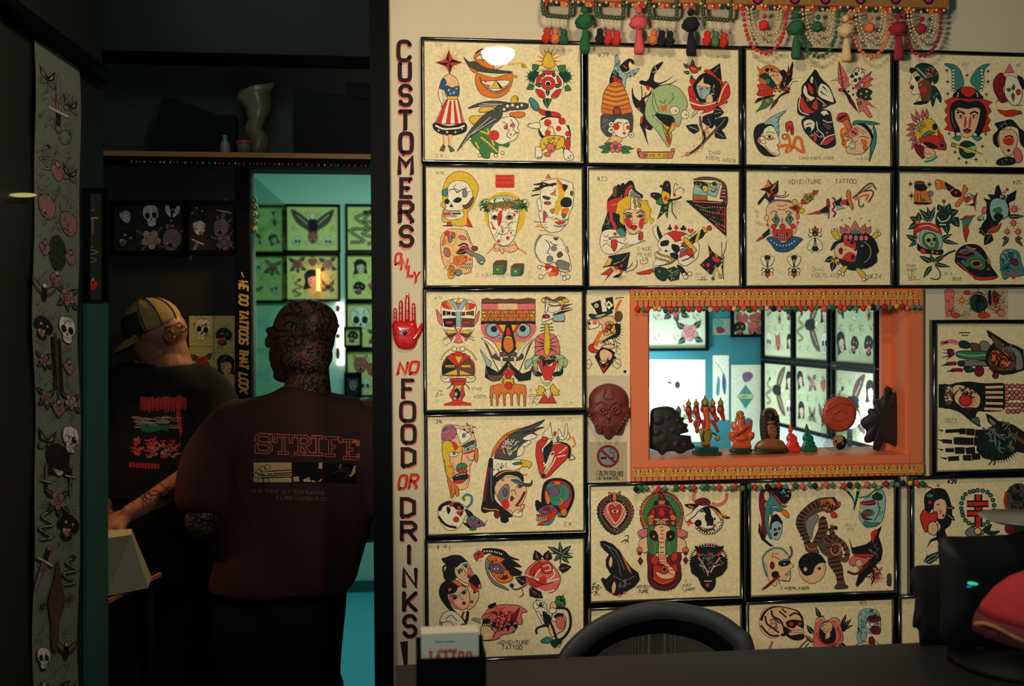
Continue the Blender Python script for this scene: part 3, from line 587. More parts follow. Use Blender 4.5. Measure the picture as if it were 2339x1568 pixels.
SHEETS[6] = (1335, 375, .5501, """
xK 16,21,5 #23;xK.5 67,109,4.4 C KOE;xK.5 67,116,4.4 PLING;xK.5 73,122,4.4 ER;sK.7 70,120 71,125 78,125 80,121;xK 140,140,3 9-4;xK.6 146,146,4 22;sK.6 141,146 148,145 155,145
fK 40,28 44,26 46,32 46,44 50,28 53,24 57,21 61,23 64,32 70,37 73,39 72,43 62,42 48,60 52,86 36,96 22,86 26,70 29,60 29,46 35,38;fK 46,26 50,25 50,36 46,38;gR 56,27 60,27 60,32 54,38 50,42 51,34;gR 31,46 46,42 50,46 44,60 30,60 28,54;gN 36,30 40,28 40,40 36,40;sP1.6 34,52 46,48;sR4 33,60 34,70 38,78 39,88;hA.7 30,76,6,10,10
FW 56,34 59,31 71,41 66,42 54,42;gA 57,40 60,33 69,41;fY 54,40 50,42 42,48 40,56 39,62 44,64 44,72 48,76 54,78 50,66 50,60 60,56 72,58 76,62 74,74 78,74 80,70 84,75 87,70 82,66 84,58 80,52 79,46 73,46 66,42;sY2.4 76,64 82,72 86,74
FW 58,43 71,42 71,56 67,60 58,57;oH 63,47,1.8,3.4 68,46,1.8,3.4 64,53,1.8,2.8 69,52,1.8,2.8
fS 50,60 56,57 66,58 75,60 76,68 74,78 68,85 61,88 54,84 50,74;gR 50,69 56,68 60,76 58,82 53,78;gR 71,68 75,68 74,76 71,82 68,76;sK1.4 50,63 55,61 60,63;sK1.4 65,62 70,60 75,62;fG 51,65 56,63 60,66 55,68;fG 66,66 71,63 75,65 70,67;cK 56,65.6,1.3 70,65.6,1.3;fM 58,79 62,77 66,79 62,83;cR 62,80,2;sK.6 60,68 60,74 63,75;zM1 71,87 71,91 70,95;fR 69,86 73,86 73,94 69,96
fW 52,86 56,88 62,89 68,87 68,95 76,96 72,98 62,101 50,103 42,110 36,113 26,112 20,104 20,92 24,84 34,82 46,84;fT 46,80 52,88 48,92 40,84;sK.7 24,90 28,92 30,88;sK.7 22,104 28,100 34,105;sK.7 24,96 30,97;sA2.4 30,93 40,92 50,91;SK1 30,94 52,101;fR 34,96 41,96 40,106 37,110 34,104;sR4 38,86 39,90;hR.8 52,96,3,6,8;sA1 46,107 58,103 72,97
fK 98,36 98,28 101,22 106,22 108,28 108,38 104,46 98,44;FK 97,26 94,28 98,30;oR 104,27,1.6;fK 83,38 86,36 94,37 98,42 96,50 88,44 84,41;cR 87,39,1.6;fG 92,44 100,40 108,44 110,46 104,52 96,52 90,49;fY 98,34 105,36 107,40 104,50 100,50 97,42;GR 99,43 102,39 105,43 102,47;FD 97,51 106,50 104,69 101,60 91,70 95,60;oO 102,55,1.8;cO 97,61,1.2 103,61,1.2;cR 113,39,2;SK.7 112,38 112,29 114,24 118,27;SK.7 113,39 114,33 120,29 125,32 124,36;sK2.4 104,46 116,44 122,41;ZK 110,46,3,3,10,100,8,20;SK1.2 110,46 110,60 116,69
fN 138,20 140,18 152,16 166,18 176,24 179,34 179,52 174,46 172,24 160,20;zO1 139,19 150,18 162,19 171,23;FC 138,24 154,23 154,40 136,38;FC 155,24 171,25 165,42 154,38;fK 138,22 146,22 152,24 154,30 150,34 144,28 138,26;oY 143,26,4,3;oD 143,25.5,2.4,1.8;oY 162,27,4.6,3.4;cD 163,25,3;fY 148,28 154,28 155,34 150,35;sN2 158,33 162,35 166,31;FO 136,39 154,41 154,46 136,45;SN1 136,41 154,43;SN1 136,43.5 154,45;FM 172,30 177,30 178,44 170,44;SW.6 172,33 177,33;SW.6 172,37 177,37;SW.6 171,41 177,41
FK 127,46 136,46 154,46 175,48 178,52 178,91 166,80 150,66;SO1.2 136,47 172,49;zO1.3 140,51 150,55 162,54 174,55;zO1.3 146,57 156,60 168,62 176,63;zN1.3 152,63 160,66 168,69 177,71;zO1.3 158,69 164,73 172,77 177,79;zO1.3 166,77 172,82 177,86;SR1.5 176,54 176,84;hR.8 168,66,6,12,12
fW 86,84 86,80 90,77 93,80 93,84 98,94 94,98 88,90;gK 91,78 94,82 98,93 95,96 91,86;fW 93,98 98,91 104,88 118,86 132,90 142,98 144,106 141,118 134,124 126,128 118,124 116,120 96,128 88,130 86,126 90,118 88,112 96,108 92,104;FR 103,87 112,84 124,86 129,88 120,92 122,96 114,98 109,92;fK 96,98 102,96 106,97 104,102 96,103;fK 110,101 118,103 119,108 116,112 110,107;GK 102,107 100,111 105,110;gK 108,112 116,112 118,118 114,120 108,116
zY1.4 92,112 98,115 106,117 111,121;zY1.4 90,118 96,120 104,122 108,124;sK.8 88,128 98,127 110,124 118,114;cK 107,77,1 ;GK 107,77 110,82 104,82;GK 104,80 110,80 107,84;GR 115,76 118,80 115,84 112,80;cK 124,79,1.8 122,81.5,1.8 126,81.5,1.8;cR 131,83,1.8 135,83,1.8;GR 129,84 137,84 133,87;SK.7 124,80 124,84
FK 120,104 150,80 153,84 148,92 130,104;fY 148,80 151,80 154,85 150,86;oR 156.5,80.5,3,3;sY3.4 144,84 142,92 140,98;sK.8 128,94 140,84;FR 121,100 130,95 137,98 128,106;FA 119,108 129,103 131,106 121,113;fY 124,93 128,93 140,107 140,110 136,110 125,98;FR 120,112 134,106 138,119 128,114 119,118;FR 64,137 84,132 86,134 82,138 70,139;FA 84,132 95,129 96,131 86,136;sK1.4 122,122 132,118 138,112;fD 88,133 96,130 104,133 103,144 98,147 90,142;FD 104,132 112,129 120,133 118,145 108,147 103,142;cO 94,135,1.2;SL.7 104,133 110,137 119,133;SL.7 110,137 109,146;cO 108,133.5,1 107,140,1 114,139,1 112,144,1 116,137,1;fK 116,128 122,129 128,138 124,140;oW 125,139,2.4 132,138,2.6 127,142,2.6;cK 128,138,1.4
FK 57,111 52,134 46,134 34,128 22,130 33,124 30,116;FY 57,111 46,122 36,125 36,127 48,122;FY 31,117 35,120 32,127 24,129;cR 46,128,1.8 40,131,2.4;sY2 36,129 38,134 42,135;FR 33,130 36,134 33,138 25,147 30,139 20,139;cR 46,135,2 ;sK.7 49,134 58,128 60,123;sK.7 51,136 62,132 66,126 65,120;ZK 44,139,2,2,30,150,7,6;ZY 46,139,3,3,20,120,5,6;fK 36,142 46,137 42,142
FK 155,101 160,110 170,117 172,124 165,132 158,139 145,127 152,120 157,116;cR 158,111,1.6 149,127,1.6 155,134,1.4;oR 155,127,2.6,3 165,120,6,3.4,30 164,129,2,2.6;FY 162,112 168,116 166,118;sL2.6 166,130 162,137 161,144;sY2.6 166,132 170,140;oG 161,144,1.8;oY 170,141,1.8,2.6;SK.7 172,116 172,108 172,98;SK.7 173,116 177,106 178,97;oP 173,117,2;ZK 173,122,1,1,-50,70,6,6;SK2.4 172,118 173,132;SK1.2 173,130 174,145;cW 172,122,1 172,126,1
""")
SHEETS[7] = (1690, 380, .5600, """
xN.8 62,22.5,5.4 ADVENTURE;xN.8 122,22,5.2 TATTOO;xK.4 92,134,4.6 CHAD;xK.4 92,142,5 KOEPLINGER;xK.6 166,144,6,.1 #24;xK 19,60,3 20;xK 21,66,3 9;xK 20,73,3,.2,20 2022
FK 36,17 42,24 49,18 49,32 44,40 40,52 36,44 32,40 24,50 23,46 30,38 34,32 26,30 33,26;GO 36,18 40,25 30,29;GO 48,20 42,26 38,32 44,28;GO 34,33 40,36 36,41;cR 45,37.5,2.2 41,33,1.6;sK1 46,38 54,38 58,36 58,32;sK1 47,39 56,40 63,36;ZK 44,42,1,1,30,160,6,5
fS 37,48 44,43 56,43 66,45 72,54 73,66 73,78 70,86 64,93 55,98 46,94 40,86 36,76 34,64 34,54;sV2.4 37,48 44,44 56,44 66,46;sK.7 47,50 54,51 60,49;sK.7 47,55 54,56 60,54;sK1 39,61 43,57 48,59;sK1 58,60 62,57 67,61;FT 46,59 51,69 47,77 42,70;FT 63,59 68,68 64,76 58,69;oL 46,68,4,2 64,67,4,2;cK 46,68,1.6 64,67,1.6;sK.8 40,69 46,66 51,69;sK.8 58,68 64,65 69,68;sV1.6 54,66 54,74;oR 43,77.5,3.2 54.5,77.5,3.8,3.6 68,77,3.2;fR 42,82 50,81 55,82 60,80 67,82 66,90 60,95 54,95 47,94 43,88;gK 47,86 54,87 61,85 60,90 54,92 48,90;zW1.1 49,87 54,88.4 60,87;zW1.1 49,90 54,91 60,90;oS 34,66,2.6,4;cR 35,75,1.8;oP 74,64,2,4;cR 74,72,1.6
fB 34,93 40,90 48,94 55,98 62,95 68,90 80,93 76,98 70,104 62,109 54,110 46,108 40,100;ZB 56,96,15,10,20,160,14,4;zC1.8 40,95 48,101 56,102 64,100 72,94;hK.6 56,105,14,3,14;FK 37,80 38,87 30,92 28,88;FR 31,88 29,93 20,97 24,92
FR 62,53 68,51 73,50 77,54 74,60 68,56;GK 66,53 74,51 72,56;oY 70,46,3.4,4 79,57,3.6,3.2;oY 77,50,2.6,2.6;oR 82,45,4,3.6;FH 80,42 85,36 92,34 96,36 92,43 86,48;hK1 88,40,5,5,14;FR 93,31 100,31 98,36 94,36
FR 84,62 103,56 103,61;FK 103,56 112,50 114,60 103,60;fR 111,42 114,43 115,52 111,50;SM1.6 113,50 114,58 113,67;GA 105,60 113,59 113,62;FK 121,46 130,40 128,52 122,50;GW 130,42 137,42 136,50 128,49;FR 130,43 137,43 136,49 129,49;FK 137,41 142,41 141,50 136,50;FC 124,50 130,51 134,54 124,56;sM2 118,40 122,44 119,48 121,52 118,56 122,60 119,65;fO 137,31 141,32 142,42 145,52 143,56 139,48 136,38;SK1.6 144,40 150,38;sN2 144,41 152,34 160,26 168,22 174,30;sO2.4 146,43 156,38 164,37 160,44;sN2 158,32 168,31 170,36 164,46;sN1.8 152,42 152,50 156,52 158,48;sN1.4 150,37 160,30 168,25
@fly 96,93,.56,180;@fly 35,128,.5,0;@fly 69,128,.5,0
kK 130,69,2.2 140,66.5,2.2 154.5,67,2.2 165,69.5,2.2
fY 116,84 120,80 124,82 127,92 123,94 118,88;oW 118,81.5,1.8 123,81,1.8;fY 168,90 174,84 178,88 171,93;oW 175,82.5,1.8 178,86.5,1.8;fK 130,88 140,86 158,86 168,90 174,98 176,106 174,112 175,118 172,124 168,128 160,130 148,133 138,132 130,126 126,118 128,100 116,108 120,98 128,94
LP 147,88,147,70,6 139,88,135,74,4.6 155,88,160,74,4.6 133,87,128,77,4 161,87,167,77,4;gT 142,86 147,80 152,86;ZT 147,84,14,2,200,340,7,4;oP 135,91,2.8,3.6 141,91,2.8,3.8 148,92,2.8,3.8 155,92,2.8,3.6 161,92,2.8,3.4
fS 121,104 128,98 138,98 146,102 150,108 148,116 146,122 136,120 126,118 121,112;gR 132,100 138,96 146,96 148,106 140,104;gR 130,118 138,110 146,112 148,118 142,123 134,120;gR 132,94 136,93 137,98 133,98;oK 143,98,2.2,2.2;oK 144,116,2,3;fM 126,108 129,104 131,108 129,113;sK.8 135,106 133,108;sK2.4 146,108 150,106 154,110 150,114;sK4 150,104 158,112 154,124 144,128;oA 156,102,2;oK 168,98,5 172,108,5 170,120,5 160,126,5 148,128,5 138,126,4;sA1.4 158,96 166,104 166,116 158,124
LK 120,117,108,122,4 120,122,117,134,4;oK 121,119,3;cY 120,116,2.2 123,121,2.2 118,121,1.8;oR 125,124,1.8;fY 126,134 132,128 137,128 135,133 131,137;oW 127,136,2.4 131,138,2;fY 148,132 154,132 162,142 158,146;oW 158,145,2.4 162,142,2.2
""")
SHEETS[8] = (2035, 385, .5600, """
xK.6 156,20,4.4 #25;xK.5 20,126,3.4 CHAD;xK.5 21,131.5,3.4 KOEP;xK.5 22,136.5,3.4 LIN;xK.5 23,141.5,3.4 GER;sK.5 22,143 36,142 38,139;xK 68,136,3 28-9;xK.6 78,143,3.4,.2 2022
kK 25,20,6 49,20.5,6.5 26,35,7;fO 32,24 42,24 46,30 50,36 50,45 42,46 32,46 30,36;fN 31,17 42,17 42,23 37,26 31,23;fK 31,21 43,21 46,26 38,29 31,26;GG 37,38 42,38 46,42 40,43;GN 33,17 36,21 40,17;SK2.6 29,44 48,45;oA 50.5,32,3.6;sK.8 38,30 38,42;sK.8 34,32 34,42;tK2 44,46 52,44 52,38
fO 57,15 66,16 70,22 73,27 66,26 60,27 57,24;sW.7 58,16 62,20 60,26;sR.8 60,15 64,21 60,24;FK 69,17 80,24 82,26 76,30 73,28 70,22;fK 76,30 82,26 89,30 88,36 80,36;oR 83,31,2.4;sO2 75,30 80,26;fO 93,21 97,24 98,28 94,34 93,40 86,49 82,48 83,44 88,38 91,30;FW 94,37 100,31 106,35 110,44 106,48 96,46;FR 95,38 99,35 103,39 98,44 94,42;GK 100,46 107,47 107,44;FR 111,31 108,38 109,36;FA 100,32 109,38 107,45;GM 106,36 111,30 108,44 108,56 105,44;FK 98,47 107,48 106,45
fT 91,66 96,63 104,61 102,68 99,74 98,82 96,94 93,84 92,74;FR 87,66 95,61 108,60 104,63 96,64 90,66;FR 97,70 100,80 96,94 92,80
LD 52,68,36,52,4 52,68,46,49,3 50,66,56,49,3 50,66,40,65,2 36,68,24,62,4 36,68,35,56,4 34,70,22,78,4 64,54,60,46,4 68,54,68,48,4 72,54,75,45,4 74,58,86,54,5 78,62,87,75,6 70,70,72,84,5;oR 67.5,42,2;SK.6 67.5,44 67.5,48;oP 34,69,3;fD 57,64 60,56 68,52 76,56 78,62 74,72 66,76 58,72;sW1.4 59,62 64,68 72,66 76,60;sW1.4 62,72 70,72;fM 64,57 69,58 70,62 65,60
fR 32,82 29,80 31,75 40,70 50,70 60,74 64,80 64,85 56,82 46,77 38,80;sW.9 36,75 48,73 60,79;sK.8 38,80 44,78 52,82 60,83;oR 31,82,2.4;fC 38,80 46,78 58,82 65,86 65,100 58,105 48,104 40,100 36,92;fG 41,86 46,82 55,84 60,92 60,102 52,105 44,100 40,94;fL 43,86 50,83 56,87 57,95 54,102 48,100 43,94;oK 48,92,2.4 55,91,1.6,2.4;GK 52,94 50,98 54,98;SK.8 49,100 55,101;fK 34,96 38,100 46,104 58,105 66,104 65,110 54,110 42,108 34,104;fR 37,103 43,103 44,109 38,108;cO 53,107,1.8 59,108,1.4
LD 32,92,19,85,3.4 33,93,23,100,2.6 34,90,28,84,2 64,90,78,84,2.6 64,92,86,97,2.6 66,90,74,95,2 52,120,36,112,3.4 54,122,76,126,2.6 54,120,70,110,3 52,124,41,140,3 54,120,50,110,2.4;sD2.4 68,112 74,108 82,105;sN1.6 56,124 62,132 62,140 56,142 50,140
fK 82,114 84,106 92,99 102,97 112,99 119,106 124,116 128,126 136,138 128,141 116,142 104,138 96,132 88,126 82,120;sR2 86,107 94,109 102,106 108,108;sO2 96,100 104,103 108,103;sT3 88,106 100,104 112,110 120,120;sT4 90,118 98,124 104,116 112,112 120,120;sV2 84,112 96,114 104,112 112,108;fG 96,116 106,112 116,116 121,124 116,130 104,128 96,122;oO 109,122,8,5,10;oK 109,122,5,3;fO 123,114 126,118 127,124 123,120;sR2 84,120 92,126 100,134 110,140;zK1.3 106,132 116,133 126,132;fR 106,138 120,139 136,138 130,142 114,143 106,141;oA 124,129,2
FK 134,24 137,21 142,34 150,34 160,28 158,40 150,44 152,60 140,66 128,82 112,83 116,72 122,64 122,44 118,38 124,40 128,40 123,33 132,34;fC 128,42 136,38 146,42 150,52 148,62 138,66 130,66 126,54;oK 137,62,6,4.6;fG 130,54 136,50 142,52 138,58;GK 128,66 132,72 126,72;fR 123,80 130,74 138,72 141,70 136,80 126,83;zW1 124,80 132,78 138,73;LK 128,84,119,98,6 122,86,112,76,3;fP 117,50 122,50 121,57 116,58;hC1 140,46,9,6,18;LD 148,62,170,61,3 110,64,116,66,2;fC 110,64 116,60 118,66;kP 157,52,11 156,70,9 148,81,8 162,81,9;oP 157,52,4 156,70,3.4 148,81,3 162,81,3.4;LD 150,88,142,100,2.4 148,88,142,90,2 158,88,168,100,2.4 160,88,167,90,2;oR 144,30,1.6 148,27,1.6;hW1 143,34,5,4,10
fT 140,110 146,104 156,104 163,108 166,120 170,134 164,138 152,138 144,142 140,130 139,118;hC1 152,114,10,8,24;hK.8 150,122,10,12,30;fM 152,116 160,116 162,122 156,124;hR.9 160,132,7,4,14;cR 149,135,2 156,139,2.6;fB 150,108 156,108 155,114 151,113
""")
SHEETS[9] = (960, 655, .5408, """
xN 18,16,3.4 #72;hN.6 24,132,4,5,12;xN.5 64,128,3.4,.3 CHAD;xN.5 66,138,4,.3 KOEPLINGER;xN.5 136,130,3.4 C;xN.5 134,136,3 2022;hN.5 142,142,7,5,16;xN 184,146,3 25
fW 26,22 34,17 46,15 58,16 69,22 68,34 67,50 62,60 56,66 47,70 38,66 32,58 27,46;gR 26,21 34,18 38,24 40,28 30,28;gO 32,20 36,20 40,28 36,27;gR 56,20 68,22 66,27 58,29;gO 56,20 60,21 60,29 56,29;FC 36,18 40,16 47,24 54,16 59,18 50,30 50,50 47,53 44,50 44,30;FY 44,20 47,14 50,21;FP 44,21 50,21 47,27;FK 28,30 43,32 43,36 28,36;FK 28,40 44,39 44,50 30,50;FN 51,32 66,30 66,36 51,36;FN 51,39 67,40 66,50 51,50;oR 36,44.5,5,1.8;oR 57,44.5,6,2;sW1.6 27,27 40,30 48,30 60,30 68,27;sW1.6 28,37 36,36 44,38;sW1.6 50,38 58,36 66,37;SW1 32,31 32,35;SW1 38,31 38,35;SW1 56,31 56,35;fP 20,28 26,38 27,48 22,42;fP 73,30 67,40 66,48 71,42;sW1.6 22,49 34,51 46,51 60,52 72,49
FY 32,53 45,55 47,57 34,59;FY 62,53 49,55 47,57 60,59;gN 30,53 34,58 44,58 38,64 32,60;gN 64,53 60,58 50,58 56,64 62,60;fP 40,62 47,58 55,62 58,66 47,70 37,66;SR2 41,48 46,56;SR2 53,48 48,56;SK.7 46,57 28,64;SK.7 45,58 27,67;SK.7 49,57 66,63;SK.7 49,58 67,67;sW2 43,62 38,70 29,73;sW2 51,62 56,70 65,72;sK.6 41,63 36,70 29,73
FN 76,16 82,14 88,16 96,15 104,16 112,15 120,16 128,15 134,14 142,16 142,20 76,21;FP 76,21 142,21 142,29 76,29;GS 96,21 120,21 120,29 96,29;FO 76,29 142,29 142,43 76,43;oY 78,32,2.4,2 83,32,3,2 91,32,3.2,2 99,32,3.6,2 109,31.5,4,2.2 118,31.5,3.6,2 126,31.5,3,2 134,31.5,3,2 140,31.5,2,2 79,36,3,1.8 87,36,3.4,1.8 96,36.4,3.4,1.8 104,36,3.4,2 113,36,3,2 122,36,3.6,1.8 131,36,3.4,1.8 138,36,3,1.8 77,40.4,2,1.8 84,40.2,3.4,1.9 91,40.6,3,1.8 99,40.2,3.6,1.9 108,40,3.4,1.9 118,40.2,3.8,1.9 127,40.2,3,1.8 135,40.2,3.4,1.8;cR 83,32,1.5 91,32,1.5 99,32,1.8 109,31.5,2 118,31.5,1.8 126,31.5,1.5 134,31.5,1.5 87,36,1.6 96,36.4,1.6 104,36,1.7 113,36,1.5 122,36,1.7 131,36,1.6 84,40.2,1.6 91,40.6,1.5 99,40.2,1.7 108,40,1.7 118,40.2,1.8 127,40.2,1.5 135,40.2,1.6
FK 75,43.5 142,43.5 142,46.5 75,46.5;gP 76,47 92,47 96,56 104,62 108,70 94,70 82,64 76,56;gP 142,47 126,47 120,56 114,62 110,70 124,70 136,64 142,56;oC 90,54,9,8.6 127,54,9,8.6;cK 91,52.5,4 126.5,52,4;ZJ 90,54,9.4,9,60,220,16,1.6;ZJ 127,54,9.4,9,-40,120,16,1.6
FY 96,47 106,47 104,58;FY 112,47 122,47 114,58;GR 92,47 97,47 105,60 103,62;GR 124,47 119,47 112,60 114,62;FC 93,62 101,60 100,64;FK 106,47 112,47 119,76 110,88 100,78 101,66;fO 103,66 108,62 114,66 115,76 109,82 103,76;fR 106,54 108,50 111,54 112,60 106,60;fY 103,66 105,62 108,61 112,62 114,66 108,64;gY 92,70 99,70 98,80 93,76;gY 118,70 126,68 120,78
fJ 93,83 90,85 91,88 96,91 108,92 122,91 127,88 127,84 124,83 122,87 108,88 96,87;FN 96,82 104,80 109,84 114,80 119,82 118,86 98,86;SK.7 109,83 102,78;SK.7 109,83 115,78;fW 75,64 82,64 92,71 98,82 98,88 95,84 90,76 82,68;fW 146,64 138,65 128,71 120,82 120,88 124,84 128,76 136,68;FW 98,86 102,87 101,100;FW 115,87 119,87 117,98;SK1 79,68 97,105;SK1 138,68 122,105;FN 79,68 82,71 90,88 88,88;FN 138,68 134,73 130,84 132,82;fC 74,78 82,88 88,94 84,102 80,92;fC 146,78 138,88 130,92 130,102 138,94
FK 108,91 100,102 96,106 80,104 81,97 80,112 88,117 98,116 104,108 109,94 116,110 122,117 136,115 138,98 136,104 126,108 116,100;gN 81,98 82,108 94,110 103,108 96,116 86,116;FR 109,97 118,109 100,109 104,104;oH 109,101.5,1.8;FR 109,106 113,110 109,117 104,111
FO 102,113 108,116 115,113 116,120 130,122 131,130 130,148 128,148 127,134 125,130 123,134 122,147 121,147 119,132 117,131 114,134 114,147 112,147 111,133 108,131 105,134 105,147 103,147 102,134 100,131 97,134 96,147 94,147 94,134 91,131 89,133 89,147 87,147 86,132 87,123 100,120;FY 103,114 115,114 115,121 103,121;oR 109,122.5,4.6
fR 28,94 34,86 42,82 46,80 52,82 60,88 66,94 67,108 60,110 30,110 27,104;FK 27,100 33,88 44,96 42,108 28,110;FN 66,100 60,88 50,96 52,108 66,110;FY 41,86 54,86 47,96;FR 32,87 40,82 46,94 47,102;FR 62,87 54,82 49,94;sY2.6 31,98.5 42,98.5;sY2.6 51,98.5 62,98.5;SK.7 32,98.6 41,98.6;FY 28,109 44,102 47,102 64,109;FN 45,98 49,98 48,110 46,111;fW 25,110 30,114 36,112 40,116 34,118 27,116;fW 68,110 64,114 58,112 54,116 60,118 67,116;ZN 47,98,22,22,-70,-20,10,3;ZN 47,98,22,22,200,255,12,3;ZA 47,94,20,18,-110,-70,6,2;oW 42,77,3 52,77,3;fR 37,114 47,113 56,114 55,119 53,122 42,122 38,119;SK.7 38,117 55,117;sK1 42,118 36,124 33,126;sK1 54,118 58,123 61,127
FY 42,122 53,122 47,128;FR 42,122 36,134 41,142 43,130;FR 53,122 55,134 50,142 49,130;fK 43,128 46,126 49,132 47,139 43,136;oL 44,133,2,3;GR 38,142 46,138 54,142 63,144 63,147 29,147 29,145
GN 151,14 156,12 164,16 172,12 180,13 178,16 166,19 156,16;FW 154,18 170,19 176,26 172,34 166,38 152,44 150,42 154,30;fC 166,36 174,32 178,36 177,42 164,42;sN1.4 164,43 178,43;fW 158,26 168,24 174,25 170,30 160,32;sN1.6 158,22 166,24 174,22;fY 174,20 177,15 182,16 183,19 178,20 176,26 173,24;oY 152,17,2.6,2.6;fW 156,18 159,18 156,32 154,30;fM 151,36 156,34 160,37 158,39 152,39;cR 156,37,2;gP 164,32 168,34 164,36;FN 174,23 189,21 176,26;FN 174,27 189,26 174,29;FK 172,31 189,28 172,34 162,36;sN.8 152,20 160,20 172,20
sG1.4 149,46 156,47 163,45;sG1.4 148,51 156,50 164,50;sG1.4 148,55 156,53 165,54;fP 142,74 143,64 150,58 158,58 166,60 171,70 172,84 166,88 144,86;ZK 156,72,4,8,150,215,4,16;ZK 156,72,4,8,-35,30,4,16;ZK 156,74,4,8,160,200,3,14;ZK 156,78,4,4,-20,20,4,16;fY 155,45 158,48 160,64 160,78 157,86 153,80 153,64 154,50
fL 140,86 148,85 156,88 166,84 176,86 182,92 178,100 172,92 164,92 156,89 148,92 140,96 138,90;oJ 150,88,4,2.2;oJ 164,87.5,4,2;FL 140,92 146,90 144,104 139,98;FL 170,90 178,88 176,100 172,104;FW 144,92 170,90 168,108 160,118 152,120 146,108;FK 150,91 168,90 160,96 152,100;FR 144,92 149,92 153,104 156,92 160,104 165,92 170,91 161,116 153,114;GR 152,98 164,98 161,116 153,116;fK 138,98 142,104 148,106 150,110 142,110 138,104;gV 138,98 141,103 144,108 140,108;fK 175,98 174,104 166,106 164,110 172,110 176,106;gL 153,118 160,118 159,122 154,122;FY 152,124 146,122 146,127 142,128 145,131 143,135 150,134 154,128;FY 160,124 164,120 168,126 172,128 170,131 172,134 164,134 160,128;FW 154,127 161,127 158,140;FR 153,132 158,140 162,132 168,144 146,144
""")
